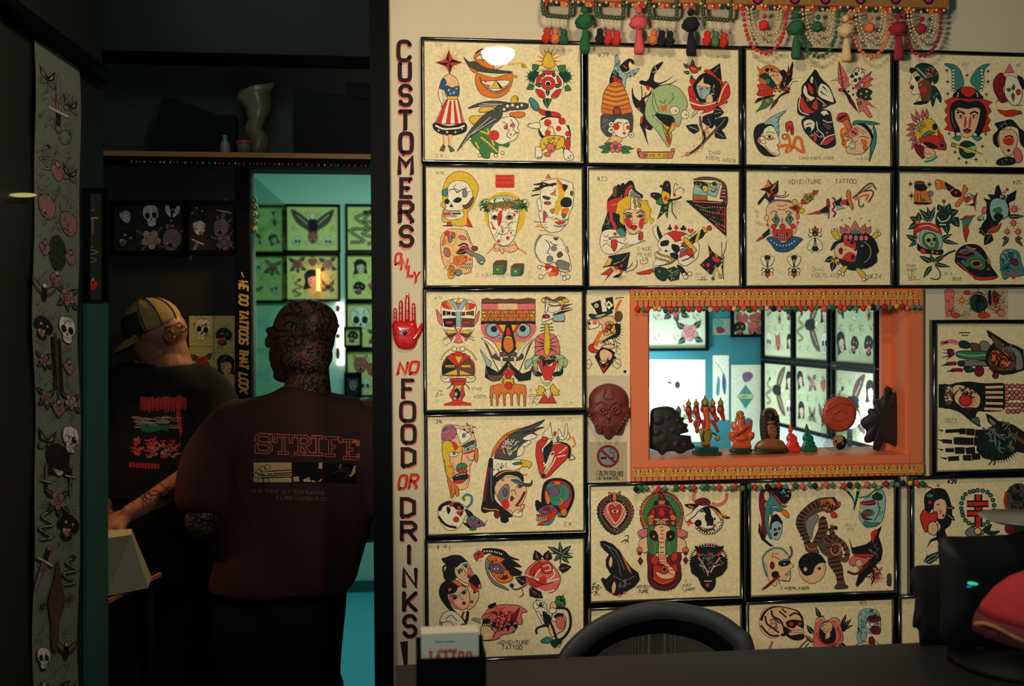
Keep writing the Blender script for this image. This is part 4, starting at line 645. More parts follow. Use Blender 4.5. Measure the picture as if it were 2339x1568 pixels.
SHEETS[10] = (960, 935, .5316, """
xK.7 19,17,3.6 316;xK 165,14,3 11-22-20;xK.6 175,142,4.4 C.K.
fS 26,38 26,28 30,20 40,19 50,21 58,20 64,26 66,34 68,42 66,52 64,62 60,72 60,86 56,96 48,98 42,96 38,98 34,88 30,72 28,60 28,50;fV 26,36 28,24 38,20 44,26 42,34 34,40;hP1 34,30,8,8,26;fY 27,42 34,38 44,46 50,44 50,52 38,54 36,62 40,72 38,84 32,80 30,66 27,56;gR 38,40 42,40 46,46 42,50;fW 44,24 54,26 62,32 58,38 50,42 46,34;oA 53,32,2,2.6;hK1 60,24,6,5,14;fJ 52,44 64,38 66,41 54,46;fC 54,47 66,42 66,46 56,49;oW 40,55,5.6,3.2;cG 41,54,2;oL 58,49,5,3;cK 58,49,1.6;sR2 52,54 60,53 66,50;sN1 51,46 51,56 49,66;fG 44,70 48,66 54,66 57,70 52,74 45,76;fR 46,74 54,72 57,76 50,80;fK 40,82 48,78 56,78 58,84 48,87 41,88;zW1.2 44,81 50,79 56,78.5;fR 41,87 50,86 55,86 50,90 42,90;sO1 60,66 60,78 56,92;oO 68,56,2.4,9;sK.7 56,56 60,62 66,62;fO 33,84 38,88 46,96 47,104 44,106 42,102 40,107 37,108 36,100 34,92;SK.6 37,92 38,104;SK.6 42,96 43,103;hO.8 38,74,6,10,18;hY1 34,66,4,14,14
fW 22,128 22,120 28,114 38,112 48,114 54,118 58,124 54,132 50,140 44,146 34,147 26,140;fK 22,120 30,113 38,112 34,116 28,118 24,124;sK3 22,130 28,138 34,142 44,144;gK 33,118 37,122 34,128 32,122;fR 36,114 44,114 42,118 36,118;fK 40,116 46,114 52,118 52,122 44,122;oR 47,120,2.6;FR 43,125 53,123 49,131;oR 43.5,134,3.4;oK 50,127,1.4;sT3 56,120 62,114 62,106 56,104 52,108 54,111;fK 54,122 60,124 64,128 66,134 60,132;fV 56,134 64,130 72,134 78,140 72,143 60,143;oK 71,138,1.2;SK.8 56,128 62,128;SK.8 56,130 62,131;fK 52,138 56,142 62,146 58,140;SK.7 76,142 82,134;SK.7 77,143 80,139;fG 64,142 68,146 60,147;fT 60,130 66,130 66,134 61,134
fO 86,58 88,50 94,40 104,30 118,24 124,24 112,30 98,42 90,54;fJ 90,58 96,46 108,32 124,23 140,18 151,13 144,20 136,24 148,22 138,28 142,32 132,36 134,40 126,44 126,50 120,56 108,62 94,60;SK1.4 124,24 151,13;SK1.4 124,30 150,22;hW.8 108,46,10,8,30;SR1.4 90,52 100,54;SR1.4 93,47 101,49;SR1.4 96,43 103,45;fW 124,36 134,30 142,33 132,38;fW 122,44 132,38 134,41 126,46;fW 118,50 124,44 126,52 118,58;sK.8 104,32 120,28 136,26
fW 86,62 104,62 126,62 128,66 120,72 104,78 92,84 86,84;fY 122,62 134,64 135,68 132,72 130,70 124,70;sO2 120,72 120,78 126,80 130,79;fG 112,66 120,64 124,66 116,68;hK.7 98,70,10,5,18;fK 84,60 88,62 88,80 92,90 90,108 98,118 106,124 112,130 106,132 104,138 98,136 96,126 86,124 78,126 74,122 76,110 78,94 82,70;sM3 83,70 80,90 78,112;sA1 86,72 86,100 88,112;fK 88,84 96,76 108,74 118,76 124,80 125,88 118,82 104,80 94,88;sO1.6 92,82 102,76 116,75;sO1.6 76,120 84,122 92,122 96,124;oM 93,128,3.6,4.6;sK2 100,130 100,136 106,136 106,132
fS 90,96 96,86 106,82 118,84 126,90 129,98 127,108 122,118 124,124 118,130 110,124 100,116 94,108;fJ 110,86 118,86 126,90 134,90 135,86 136,90 132,94 120,92;gT 112,87 122,90 124,92 114,90;fA 96,100 102,92 107,92 108,100 106,110 100,112 94,108;cK 102,100,2;oV 103,101,3,5;sK.8 116,96 120,92 124,94;oN 121,94,2;sK.8 110,100 114,98 116,104;gR 98,112 106,110 108,118 102,122;sM3 127,100 122,110 116,118;fM 110,106 114,108 110,112;fW 112,126 120,122 124,128 120,131 113,129;sR1.4 118,118 126,116 124,122 118,126;cA 100,86,2
fR 142,40 150,36 154,38 150,44 147,50 152,60 148,66 152,70 146,80 142,66 140,54;fR 160,44 170,42 178,42 180,50 178,60 170,68 162,76 156,82 150,84 146,82 152,76 158,68 162,58 158,54 158,48;tK4 180,60 181,46 170,40 160,42;fK 150,48 156,42 160,38 160,46 156,56 152,66 150,58;sW1.4 158,54 162,52 160,60 154,66 150,70;sW1.4 164,58 162,64 154,76 150,80;sW1.2 168,54 178,46;sW1.2 166,58 176,56;cK 161,54,1.3 150,81,2.4;fW 148,32 156,22 158,16 159,26 160,36;fW 168,24 174,34 176,20 178,18 179,26 176,36 168,36;fR 162,28 165,28 163,33;oA 167,36,1.6,3;sO1.8 178,38 184,34 188,42 184,46;sK.9 182,54 188,60 180,62;sN1 182,34 180,28;oR 151,36,4,2.4
fK 148,116 148,98 152,88 162,84 174,85 184,92 187,104 184,116 180,124 176,131 168,130 166,122 160,120;fR 152,110 152,96 158,88 170,87 180,92 184,104 180,118 172,124 162,112;fT 154,100 154,92 160,90 168,94 172,90 180,96 181,106 172,116 160,116;oV 162,100,7,6;sG3 158,104 164,110 172,106 174,98 168,94;fO 152,98 156,104 158,112 154,116 151,106;sO2 170,108 172,114 168,116;gO 166,88 170,90 166,92 162,90;fO 170,124 176,120 178,128 173,130;fK 140,114 146,113 150,118 144,124 141,122;oK 142,113,2.4;fV 143,124 150,118 160,116 162,122 152,128;gM 148,122 156,118 158,124;FR 141,128 158,127 164,118 166,126 160,136 156,141 142,141 144,138 154,136 155,132 142,132;zW1.2 142,131 148,132 155,131;zW1.2 142,134.5 148,135 155,134;sT3 150,140 158,138 162,132;fT 166,124 172,128 168,131
""")
SHEETS[11] = (960, 1220, .4505, """
xK 17,16,4 #;xK.6 24,15,4.4 4;xK.6 29,18,4 1;xK.7 80,114,4,.1 ADVENTURE;xK.7 84,119,4,.1 TATTOO
fK 24,27 30,23 36,22 42,23 48,29 50,36 46,40 36,46 32,54 24,44 27,34;fK 22,26 30,25 28,32;fS 36,32 42,27 48,29 52,36 56,44 54,49 48,51 42,48 36,42;gP 50,34 55,44 53,50 48,42;fK 33,30 40,25 48,28 42,30 37,34;oK 36,32,2.6;fT 38,38 42,36 43,39;fT 44,32 48,31 48,34;cK 40,40,1.3 47,34,1.3;cM 50,44,2;sK.6 43,34 47,41 45,43;sK2 28,44 24,40 24,34 28,32
fK 56,42 60,46 62,52 60,56 54,52 50,48;fS 50,52 56,54 60,58 60,66 56,74 50,78 46,72;cK 56,60,1.6;cM 53,70,1.6;oP 61,54,2,2.4;gR 50,50 56,54 60,60 54,58
fK 24,50 32,47 40,50 46,54 40,56 34,58 28,62 30,70 34,78 40,84 46,90 48,80 50,82 48,92 44,94 36,84 26,74 20,64 20,56;fO 32,48 38,48 44,53 48,54 42,55 36,52;fS 30,60 36,56 44,54 49,58 51,66 50,74 44,78 36,76 31,70;gP 29,58 33,58 36,72 42,77 34,76;fK 28,62 32,58 38,54 36,60;fT 32,64 37,63 38,66;fT 42,61 46,58 47,61;cK 35.5,66,1.8 45,61,1.6;cM 45,71.5,2;sK.6 40,62 42,67 44,68;sM2 45,80 43,86 46,90
fW 20,90 24,82 32,79 40,84 46,92 46,99 24,100;sK.8 26,88 32,84 38,90;sK.8 22,92 30,90 34,94;cP 34,96,2.8;oK 44,96,3.4;cM 44,95,1.6;sK1.2 21,90 24,98 34,100
fK 64,16 72,15 82,16 88,19 92,23 102,27 92,26 98,30 90,30 84,28 72,20 66,21;zW1.2 66,18 72,18 78,19 84,21;fR 55,22 60,18 66,19 64,24 60,25 58,28;oK 60,21,.8;ZK 62,17,1,1,170,230,5,6;ZK 63,26,1,1,90,160,5,6;fO 68,28 72,22 82,24 90,28 94,36 95,46 90,50 82,50 74,42;fA 68,26 72,30 70,38 76,48 86,54 91,58 84,56 76,52 70,44 67,34;fV 71,33 78,31 86,36 84,41 74,39;oW 78,36,3,1.6;cK 78,36,1;fK 84,30 92,26 104,34 96,34 105,40 94,40;fK 92,38 104,42 94,43;oK 90,35,2.6;sK.8 80,44 84,46 90,42;fM 83,46 88,43 90,45 86,47;sK.6 82,38 86,43 82,43;hK.7 78,30,6,4,12
LK 122,28,118,17,5 130,28,132,17,5;LP 121,26,119,20,1.4 130,26,131,20,1.4;LK 142,36,155,34,5 110,50,98,45,5 112,56,126,66,6;LP 144,36,151,34.5,1.2 108,50,102,47,1.2 114,58,122,63,1.2;kD 144,20,14;oM 145,21,2;LD 144,20,131,13,2.4 145,20,143,9,2 146,21,155,12,2.4 146,22,157,24,2.2 145,23,153,30,2 143,22,138,28,2
fP 108,40 114,32 122,27 130,27 138,34 144,44 142,54 136,60 128,60 120,58 110,50;fR 114,36 124,28 122,38 114,44;fR 108,42 114,44 124,52 116,54;sW1.3 108,42 118,46 126,50 136,48 143,46;sW1.3 118,44 124,36 134,34 138,42 130,48 120,46;fR 124,32 130,29 136,34 134,40 126,40;sW1 126,34 132,32 134,37 128,38;sW1.4 120,56 128,60 138,58;gR 122,46 128,44 130,50 124,54;sK.8 118,38 116,46 126,52 136,50;sN1.6 110,52 100,57 94,56;sN1 104,56 106,62 102,65;oD 94,53,2
fP 64,92 66,82 72,76 82,73 94,73 102,74 110,80 104,82 105,92 98,94 94,102 84,104 80,108 70,110 62,108;fK 70,74 77,71 77,74 72,77;fD 74,81 80,80 85,82 80,84;cL 79.6,81.8,1.5;fO 64,84 70,82 74,80 70,86 64,88;fS 62,100 64,94 72,96 76,102 74,108 64,109;fK 66,88 72,88 70,92 64,92;hK1 84,90,14,8,50;hR1 86,84,14,8,30;FM 94,84 103,75 98,90 93,90;oK 94,92,1.8 90,96,1.8 98,95,2 84,98,1.4;SK.7 53,87 62,90;SK.7 52,88 62,92;SK.7 55,86 62,88;sK.8 74,106 80,98 80,92;zW1.1 65,94 68,93 72,94;SW1 66,104 72,104;sK1 95,102 97,100 100,94
fW 118,78 116,72 122,68 129,72 130,80 126,84 122,82;hK.7 122,74,5,5,14;FW 119,80 122,80 128,92 126,94;fK 126,80 130,82 134,86 132,96 128,92;oK 124,74,1.4;fG 138,72 142,64 148,66 149,72 146,76 140,76;hK.8 144,69,5,5,18;fS 134,72 138,70 140,76 134,78;sK2.6 140,76 150,77 154,84 154,96 148,106 140,110;fS 134,90 132,98 136,106 142,102 148,98 150,88 146,82 142,90;fP 140,88 146,84 149,92 146,98 141,96;sK3.4 138,86 142,83 147,84;sK2.4 132,88 136,96 140,108;sK2 130,94 122,96 119,99 120,103;sK.8 136,82 134,90;oW 136,79,4,3;fT 124,110 130,106 136,108 132,112 126,112;fD 134,112 140,108 146,110 142,114 138,117;hK.8 140,113,4,4,12
""")
SHEETS[12] = (1330, 1090, .5226, """
xK.8 65,133,3.6 ADVEN;xK.8 67,138.5,3.6 TURE;xK.5 123,126,3 C;xK.5 120,131,3 KOEP;xK.5 120,135.5,3,.1 LINGER;sK.5 120,138 134,132;hK.8 16,134,5,7,24;sK1 51,71 55,70 54,75 49,76;sK1 46,78 51,76 56,78;xK.6 50,79,4 31
fN 38,22 30,24 22,30 19,40 20,50 26,60 34,66 40,69 48,65 56,56 60,46 59,34 54,26 46,22;zD1.8 36,22 28,26 21,33 19,42 21,50 27,60 34,66 40,68;zG1.8 42,22 50,25 57,32 60,40 58,50 54,58 46,65;zR1.4 33,23 24,30 20,38;zO1.3 54,27 59,36 59,46;fS 38,27 30,29 24,36 24,46 30,56 39,64 48,56 54,46 53,36 47,29;zK1.3 38,28 30,30 25,37 25,46 31,55 39,62 47,56 53,46 52,37 46,30 40,28;fP 40,32 34,30 28,34 27,44 33,53 39,58 46,51 50,42 47,34 42,31;fR 39.5,36 36,33 32,36 33,42 36,48 40,53 44,47 46,40 46,35 43,33;sS1 39.5,35 35,31 30,35 31,43 36,51 40,56 45,49 49,41 47,34 43,31 39.5,35;oW 39,41,4.4,2.6;cT 39,41,2.2;cK 39,41,1;LP 38,30,38,18,3 35,22,31,18,2 41,22,46,17,2;fO 36,24 38,18 41,24 38,30
oO 95,44,26,25,0;oG 95,44,23,23,0;zP1.2 70,52 70,36 78,24 90,19 102,19 112,25 119,38 119,52 116,62;zP1.2 70,50 72,58 76,64
FM 79,60 78,46 84,34 90,28 92,22 94,19 97,22 100,28 106,34 112,46 111,60 104,58 95,58 86,58;FR 92,24 94,19 97,24;FP 90,28 99,28 98,33 91,33;zO1.2 84,36 90,34 100,34 106,37;fO 78,48 84,44 86,50 80,52;fO 112,48 106,44 104,50 110,52;FR 90,44 94.5,35 99,44 95,48;oR 84,42,2.4,3.4 106,42,2.4,3.4;oK 88,31,2.6 101,31,2.6;fO 78,52 84,50 84,58 79,58;oP 81,55,2.4 108,55,2.4;LS 94,52,84,50,2 94,52,104,50,2 94,52,87,57,2 94,52,101,57,2 94,52,94,60,2;cO 94.5,52.5,1.8;sK1 86,36 88,44 84,50;sK1 104,36 101,44 106,50
fP 66,66 70,63 78,62 78,70 72,72 68,70;fP 125,66 120,63 111,62 111,70 118,72 124,70;zW1.1 68,71 72,74 77,73;zW1.1 124,71 119,74 113,73;fS 68,76 78,72 78,88 72,90 68,86;fS 122,76 111,72 111,88 118,90 124,86;oP 68,87,3.4 123,87,3.4;oM 68,91,2 123,91,2;FM 69,95 72,100 69,105 66,100;FM 123,95 126,99 123,104 120,99
fG 78,60 86,58 94,56 104,58 112,62 112,88 106,96 98,90 90,90 82,94 78,86;fS 86,60 94,57 104,60 104,70 99,76 99,96 91,96 91,76 86,70;fK 80,66 86,64 90,70 89,76 82,74;fK 100,68 104,64 110,66 109,74 102,76;cO 85,71,1.4 105,71,1.4;sA1.2 85,78 87,84 85,92;sA1.2 104,78 102,84 104,92
fM 78,90 84,94 90,96 100,96 108,92 116,90 118,96 116,104 118,116 116,124 108,132 96,135 84,132 78,122 78,108 77,98;fR 82,96 88,94 91,100 88,104 82,102;fR 107,92 112,90 114,95 109,101 106,98;fR 84,104 92,106 104,106 112,104 113,116 108,124 96,128 86,122;fS 91,94 99,94 101,102 107,108 111,114 108,120 100,122 92,120 87,114 90,113 96,116 102,114 102,110 96,104 92,102;SR1 91,96 99,96;SR1 91,98 99,98;SR1 92,101 100,101;SR1 95,104 103,103;SR1 97,107 106,107;SR1 101,111 109,111;SR1 102,114 109,117;SR1.4 93,60 96,60;SR1.4 93,64 97,64;SR1.4 93,68 97,68;SR1.4 92,73 97,73;SR1.4 92,78 97,78;SR1.4 92,84 97,84;SR1.4 92,90 97,90;oO 98,110,4,4;cK 98,110,2.4;zK1 84,106 84,122 96,130 108,126 113,114;zJ1.2 80,112 82,126 94,134 108,132 116,120 116,106;sO1 84,120 94,127 106,124
sP3 134,18 132,26 138,32;sP3.4 172,19 170,28 162,33 154,31;sY1.6 134,20 133,26;fM 134,30 138,26 146,25 152,29 150,33 140,34;hK.8 143,29,6,3,10;fW 134,34 144,34 152,34 158,42 164,50 166,58 160,64 150,66 140,60 138,54 130,55 124,54 122,48 130,42;fK 122,33 130,32 138,33 136,36 128,37;fK 150,34 160,37 168,46 176,48 170,49 160,42;sO2.4 155,38 163,44 172,47;sO1.6 126,34 136,38;fK 142,38 150,35 153,44 152,50 146,42;oG 142,40,3,1.8;fK 146,46 152,44 156,52 154,58 148,54;oK 138,55,4,4;sK1.2 126,52 134,46 138,40;GR 126,56 131,54 128,50 124,53;cP 126,56,1.8;hK1 154,54,6,8,16;sR1.4 138,59 150,62 160,58;zG1.3 137,61 146,64 156,62;zW1.4 136,60 142,65 150,67 160,64 166,56 166,48;tK2 134,36 129,44
FK 21,77 26,76 36,80 44,88 50,98 58,108 66,114 68,122 62,130 52,136 46,140 40,141 36,140 28,134 22,122 24,120 28,122 34,116 28,106 28,98 32,92 27,88 22,82;fS 32,98 34,94 36,100 34,108 31,104;GO 46,92 56,108 59,116 54,110;fS 35,130 38,124 40,130 38,138 35,136;SA.8 26,80 40,88 50,110;SA.6 30,82 42,100 46,118;SA.7 36,118 50,124 62,118;hA.7 48,128,6,6,16;cP 36,138,1.6 50,138,1.6 44,141,1.6
FK 134,82 140,84 150,83 160,84 168,82 164,92 172,98 172,108 166,116 158,120 154,130 148,136 142,130 138,120 130,114 128,104 130,96 136,92;ZK 150,98,20,16,0,360,44,4;GR 134,86 140,92 138,96;GR 168,86 160,92 162,96;ZK 150,84,10,2,200,340,16,5;sS1.4 138,96 144,104 149,114;sS1.4 164,96 158,104 152,114;gN 149,98 151,94 152,100 150,106;sS.9 139,104 146,108;sS.9 163,104 155,108;cK 145,104,1.2 158,104,1.2;sS1 150,112 149,118;fK 142,122 148,124 158,122 156,132 148,136;cR 149,129,2.4;SW1 145,124 154,124;hA.7 150,100,14,12,24
""")
SHEETS[13] = (1690, 1080, .5226, """
xK.7 49,140,3.4 C KOEPLINGER;xK 125,64,2.6 2020 IN;xK 128,69,2.4 2019
fM 24,24 30,20 38,20 42,24 38,30 30,36 30,46 30,58 32,70 30,78 26,70 26,56 23,40;fK 36,18 42,14 54,20 60,20 61,28 58,34 52,38 46,30 40,24;fR 40,26 44,28 50,36 48,38 42,34;fT 34,26 40,28 48,38 56,40 52,42 40,40 36,46 34,60 36,72 38,80 34,76 30,62 30,46;oS 32,28,3.4,6;fT 36,44 44,42 52,44 48,47 40,46 38,54;fO 50,44 56,46 59,52 56,54 50,48;fK 38,54 44,50 50,58 50,62 42,62 36,68;fC 38,62 44,58 50,62 50,72 46,80 42,80 38,76;oM 42,68,1.6 47,67,1.6;cK 42,74,2;GK 43,71 46,71 44,76;FK 23,60 22,70 26,80 36,88 40,88 30,80 27,70;gR 23,64 26,68 26,71;hC.8 54,24,5,5,10;hO.7 55,36,4,3,6
fS 30,96 40,91 52,92 58,98 58,104 64,112 60,116 60,128 52,130 46,128 42,136 34,128 32,114 28,106;sT2.4 32,124 28,110 28,100 38,91 50,91 57,98;SK.8 40,96 38,102;SK.8 42,97 46,97;SK.8 40,100 48,104;fK 46,108 54,104 60,106 58,110 50,112;gT 46,106 54,103 58,105;cP 53,109,1.4;sV3 58,104 62,96 60,88;oM 38.5,111,2.6,4.4;fC 54,122 60,118 60,122;sK1 50,128 58,130 60,126;FM 46,122 30,136 26,140 32,138 48,124;oR 42,126,2;kM 28,139,4;fK 38,120 44,118 46,122 40,126;sD1 46,128 48,134
fN 68,54 72,48 82,38 92,32 100,30 112,30 116,34 120,36 118,42 110,46 104,48 100,46 92,48 84,54 79,62 80,72 85,84 90,76 94,66 94,58 99,52 104,60 104,70 98,80 92,88 94,96 80,94 76,80 70,70 67,62;fA 78,60 82,54 90,49 94,54 88,66 85,80 80,72;fO 96,34 104,31 112,32 114,40 106,46 98,42;fR 108,46 114,48 116,53 110,54;hK.9 105,38,9,6,40;ZP 108,38,10,6,-70,10,8,3;FK 109,30 112,29 117,38 114,36
SK2 69,52 76,54;SK2 68,57 76,58;SK2 67,62 76,62;SK2 69,66 77,66;SK2 70,71 78,69;SK2 72,76 80,73;SK2 74,80 82,77;SK2 76,85 84,82;SK2 72,47 79,51;SK2 76,43 82,48;SK2 81,39 86,45;SK2 86,36 90,43;SK2 91,33 93,42;SK1.8 95,56 103,54;SK1.8 95,62 104,60;SK1.8 94,67 105,66;SK1.8 91,73 102,72;SK1.8 89,78 99,79;SK1.8 88,83 95,84;sP1 78,86 84,92 92,90
sN6 108,66 112,76 122,84 128,94 126,104 118,102;sN6 108,66 112,65;SK1.6 104,69 111,66;SK1.6 107,75 113,71;SK1.6 112,80 116,75;SK1.6 117,84 121,79;SK1.6 121,88 126,84;SK1.6 123,93 129,90;SK1.6 123,98 130,98;cK 114,66,2.6
fN 96,80 104,74 114,82 120,90 122,98 118,104 122,112 123,122 125,132 127,138 116,138 116,128 112,118 106,110 104,100 96,92;gJ 92,82 98,80 102,90 104,100 96,94;oP 114,92,7,8;oN 114,92,4.4,5;sK1 114,90 116,94 112,96 110,90 114,86 120,90;SK2 106,104 118,101;SK2 106,108 120,106;SK2 108,113 120,111;SK2 111,118 122,116;SK2 114,123 122,121;SK2 115,128 123,127;SK1.8 101,78 108,84;SK1.8 106,75 109,80;fJ 115,134 126,134 128,138 114,139;SK1.8 104,90 110,88
oS 86,114,16.4,18.6,0;gK 86,95.5 96,98 102,106 102,108 96,108 90,112 87,120 82,123 76,122 71,114 70,106 76,98;gS 78,114 80,116 78,118 76,116;cS 78,115,2;cK 94.6,114.6,1.9
tD3 128,22 136,34 135,46;tD4 141,22 138,36 136,46;fC 142,48 146,34 160,26 168,20 173,28 173,42 170,56 162,64 150,64 144,58;fD 158,28 164,24 170,28 168,33 160,32;sG2 142,30 152,28 160,22 170,18;fM 143,36 152,34 160,33 161,38 150,39;sR1.4 143,37 152,37 162,35;GS 142,42 149,46 143,48;oG 153,48,7,4;oR 153,48,3,2.6;fM 144,48 152,54 158,56 148,56;fT 148,58 158,60 166,60 162,64 150,65;sK1 164,34 166,46 160,58;hG1 168,44,3,9,10
FK 130,78 134,90 142,88 150,86 156,82 158,74 164,68 169,64 165,76 168,84 170,94 168,104 162,110 158,118 150,124 146,130 140,136 138,134 142,120 150,108 156,102 150,98 140,99 134,96;gR 156,72 164,68 160,80 158,84;fR 136,98 148,97 160,98 154,101 140,102;fP 130,106 136,100 148,102 154,104 146,112 142,116 140,110 134,112;fS 138,106 144,104 146,110 140,112;sM3 128,118 138,121 148,114 154,106;hK1 160,120,8,8,34;hP1 162,122,8,9,24;hA.8 160,92,7,8,10;tK3 158,116 160,126 156,136;hT.7 167,107,5,2,6
fJ 176,122 180,122 180,134 176,134;hK.7 178,130,2.4,6,14
""")
SHEETS[14] = (2040, 1080, .3214, """
xK.8 40,8,2.6 #39
fK 24,16 30,12 38,13 42,22 43,30 42,38 38,42 39,48 34,52 32,46 35,40 32,34 30,26 25,30 23,22;fS 30,22 35,19 39,22 39,30 37,34 33,34 30,30;gP 33,27 36,28 35,31;SK.8 32,24 34,23;cM 37,31.5,1;oT 27,17,3,1.6;cR 27,22,1.4;sM1 24,10 29,12 30,16;kM 33,9.6,2.4;fR 20,32 23,27 27,30 32,29 32,35 27,40 24,44 21,38;fS 26,38 30,36 33,40 31,46 26,44;LK 39,26,45,26,2 40,31,45,35,2;tK3 34,48 28,50 25,55
SK6 62.5,16 62.5,40;SR3.4 62.5,16 62.5,40;SK5 54,23 70,23;SR2.6 54,23 70,23;SK5 54,30 70,30;SR2.6 54,30 70,30;zT1.4 62,13 53,16 50,25 53,35 60,39;zT1.4 62,13 70,15 74,24 72,34 65,39;fA 53,44 57,40 62,42 68,43 64,46 56,47;fD 66,42 72,38 71,43 78,43 72,46;oS 62,43,2.6
oJ 92,20,10,12;sR2 83,14 82,22 86,30 94,32;oK 90,18,2.6;hK1 92,20,7,9,24;oM 87,41,5,4.4;hM1 87,41,4,3,14;fD 90,40 96,37 97,44 91,44
hT.9 29,62,5,3,16;LD 22,66,34,58,2 24,67,33,62,1.4
""")
SHEETS[15] = (1690, 1350, .5848, """
xK 160,18,4 #05
fS 26,38 30,28 40,22 54,21 68,24 78,28 84,36 85,50 85,64 72,66 64,60 58,58 50,62 40,63 30,56 26,46;tK4 28,40 34,28 46,22 62,22;tK3 84,40 78,28 66,24 54,22;sK2.6 42,26 44,34 54,40 58,48;sK2.4 34,34 36,44 44,50 52,56;sK2 52,27 58,32 62,36;sK2 56,24 62,30;sK2.4 66,34 74,30 82,34;sK2.4 28,46 34,54 42,60 52,60;hM.9 46,46,6,7,20;sK1.6 40,40 46,38 54,44;fK 62,42 70,39 80,40 85,42 84,50 76,46 72,50 64,48;cR 68.5,44.5,2.8 80,44,2.2 67,54,2.6;fK 58,48 66,52 66,60 84,58 84,64 72,66 60,58;SA1 70,53 84,52;SA1 70,56 84,56;sK1.4 58,58 66,60 72,63;oK 58,59,3,2
LK 107,36,101,22,3 104,36,112,34,2 98,58,89,46,3.4 136,46,142,32,2.4 137,50,149,38,2.4 136,52,151,46,2 132,70,146,82,4 98,70,86,60,2 98,76,86,82,3.4;LP 98,68,88,60,2;fK 136,40 140,46 144,46 140,54 135,52
fP 100,48 102,38 110,35 116,40 124,36 132,38 135,48 138,62 136,70 128,74 130,80 124,88 112,92 102,90 98,82 98,66;sS1.2 101,42 108,36 115,41;sS1.2 120,40 128,38 133,44;fK 107,50 112,42 120,42 126,50 128,62 124,70 112,70 106,60;fS 107,48 112,43 120,42 124,47 122,54 118,58 112,56;gS 116,56 120,56 120,62 114,64;sR2 102,56 108,68 118,73 130,70;sM1.4 104,76 114,80 128,78;sM1.4 104,82 114,86 126,84;sR2 130,48 134,60 132,68;hM.8 118,80,14,8,24;hK.7 116,50,8,6,12
fC 158,34 162,26 172,24 182,26 187,34 188,46 187,56 178,58 170,56 168,66 160,70 156,64 158,48;hT1 166,40,7,12,24;fM 172,34 186,34 187,40 176,42;fM 174,48 186,48 186,58 176,56;gW 170,42 178,44 174,50 170,48;hK.8 178,42,8,14,36;oG 175,27,2;fM 172,64 178,62 180,74 174,76;hV1 164,72,7,5,16;hD.9 162,56,5,8,14;SK.8 178,64 186,72
fP 34,92 38,78 42,70 44,68 42,74 40,84 36,96 32,96;fS 40,84 46,80 54,80 60,86 60,92 52,94 42,94;fM 58,88 70,88 80,90 76,92 60,93;tK4 40,88 46,80 56,82 62,90;sK1.6 70,90 80,76 90,66;sK1.6 76,92 84,80 92,70;hJ.8 50,88,6,4,10;cM 54,89,1.6
""")
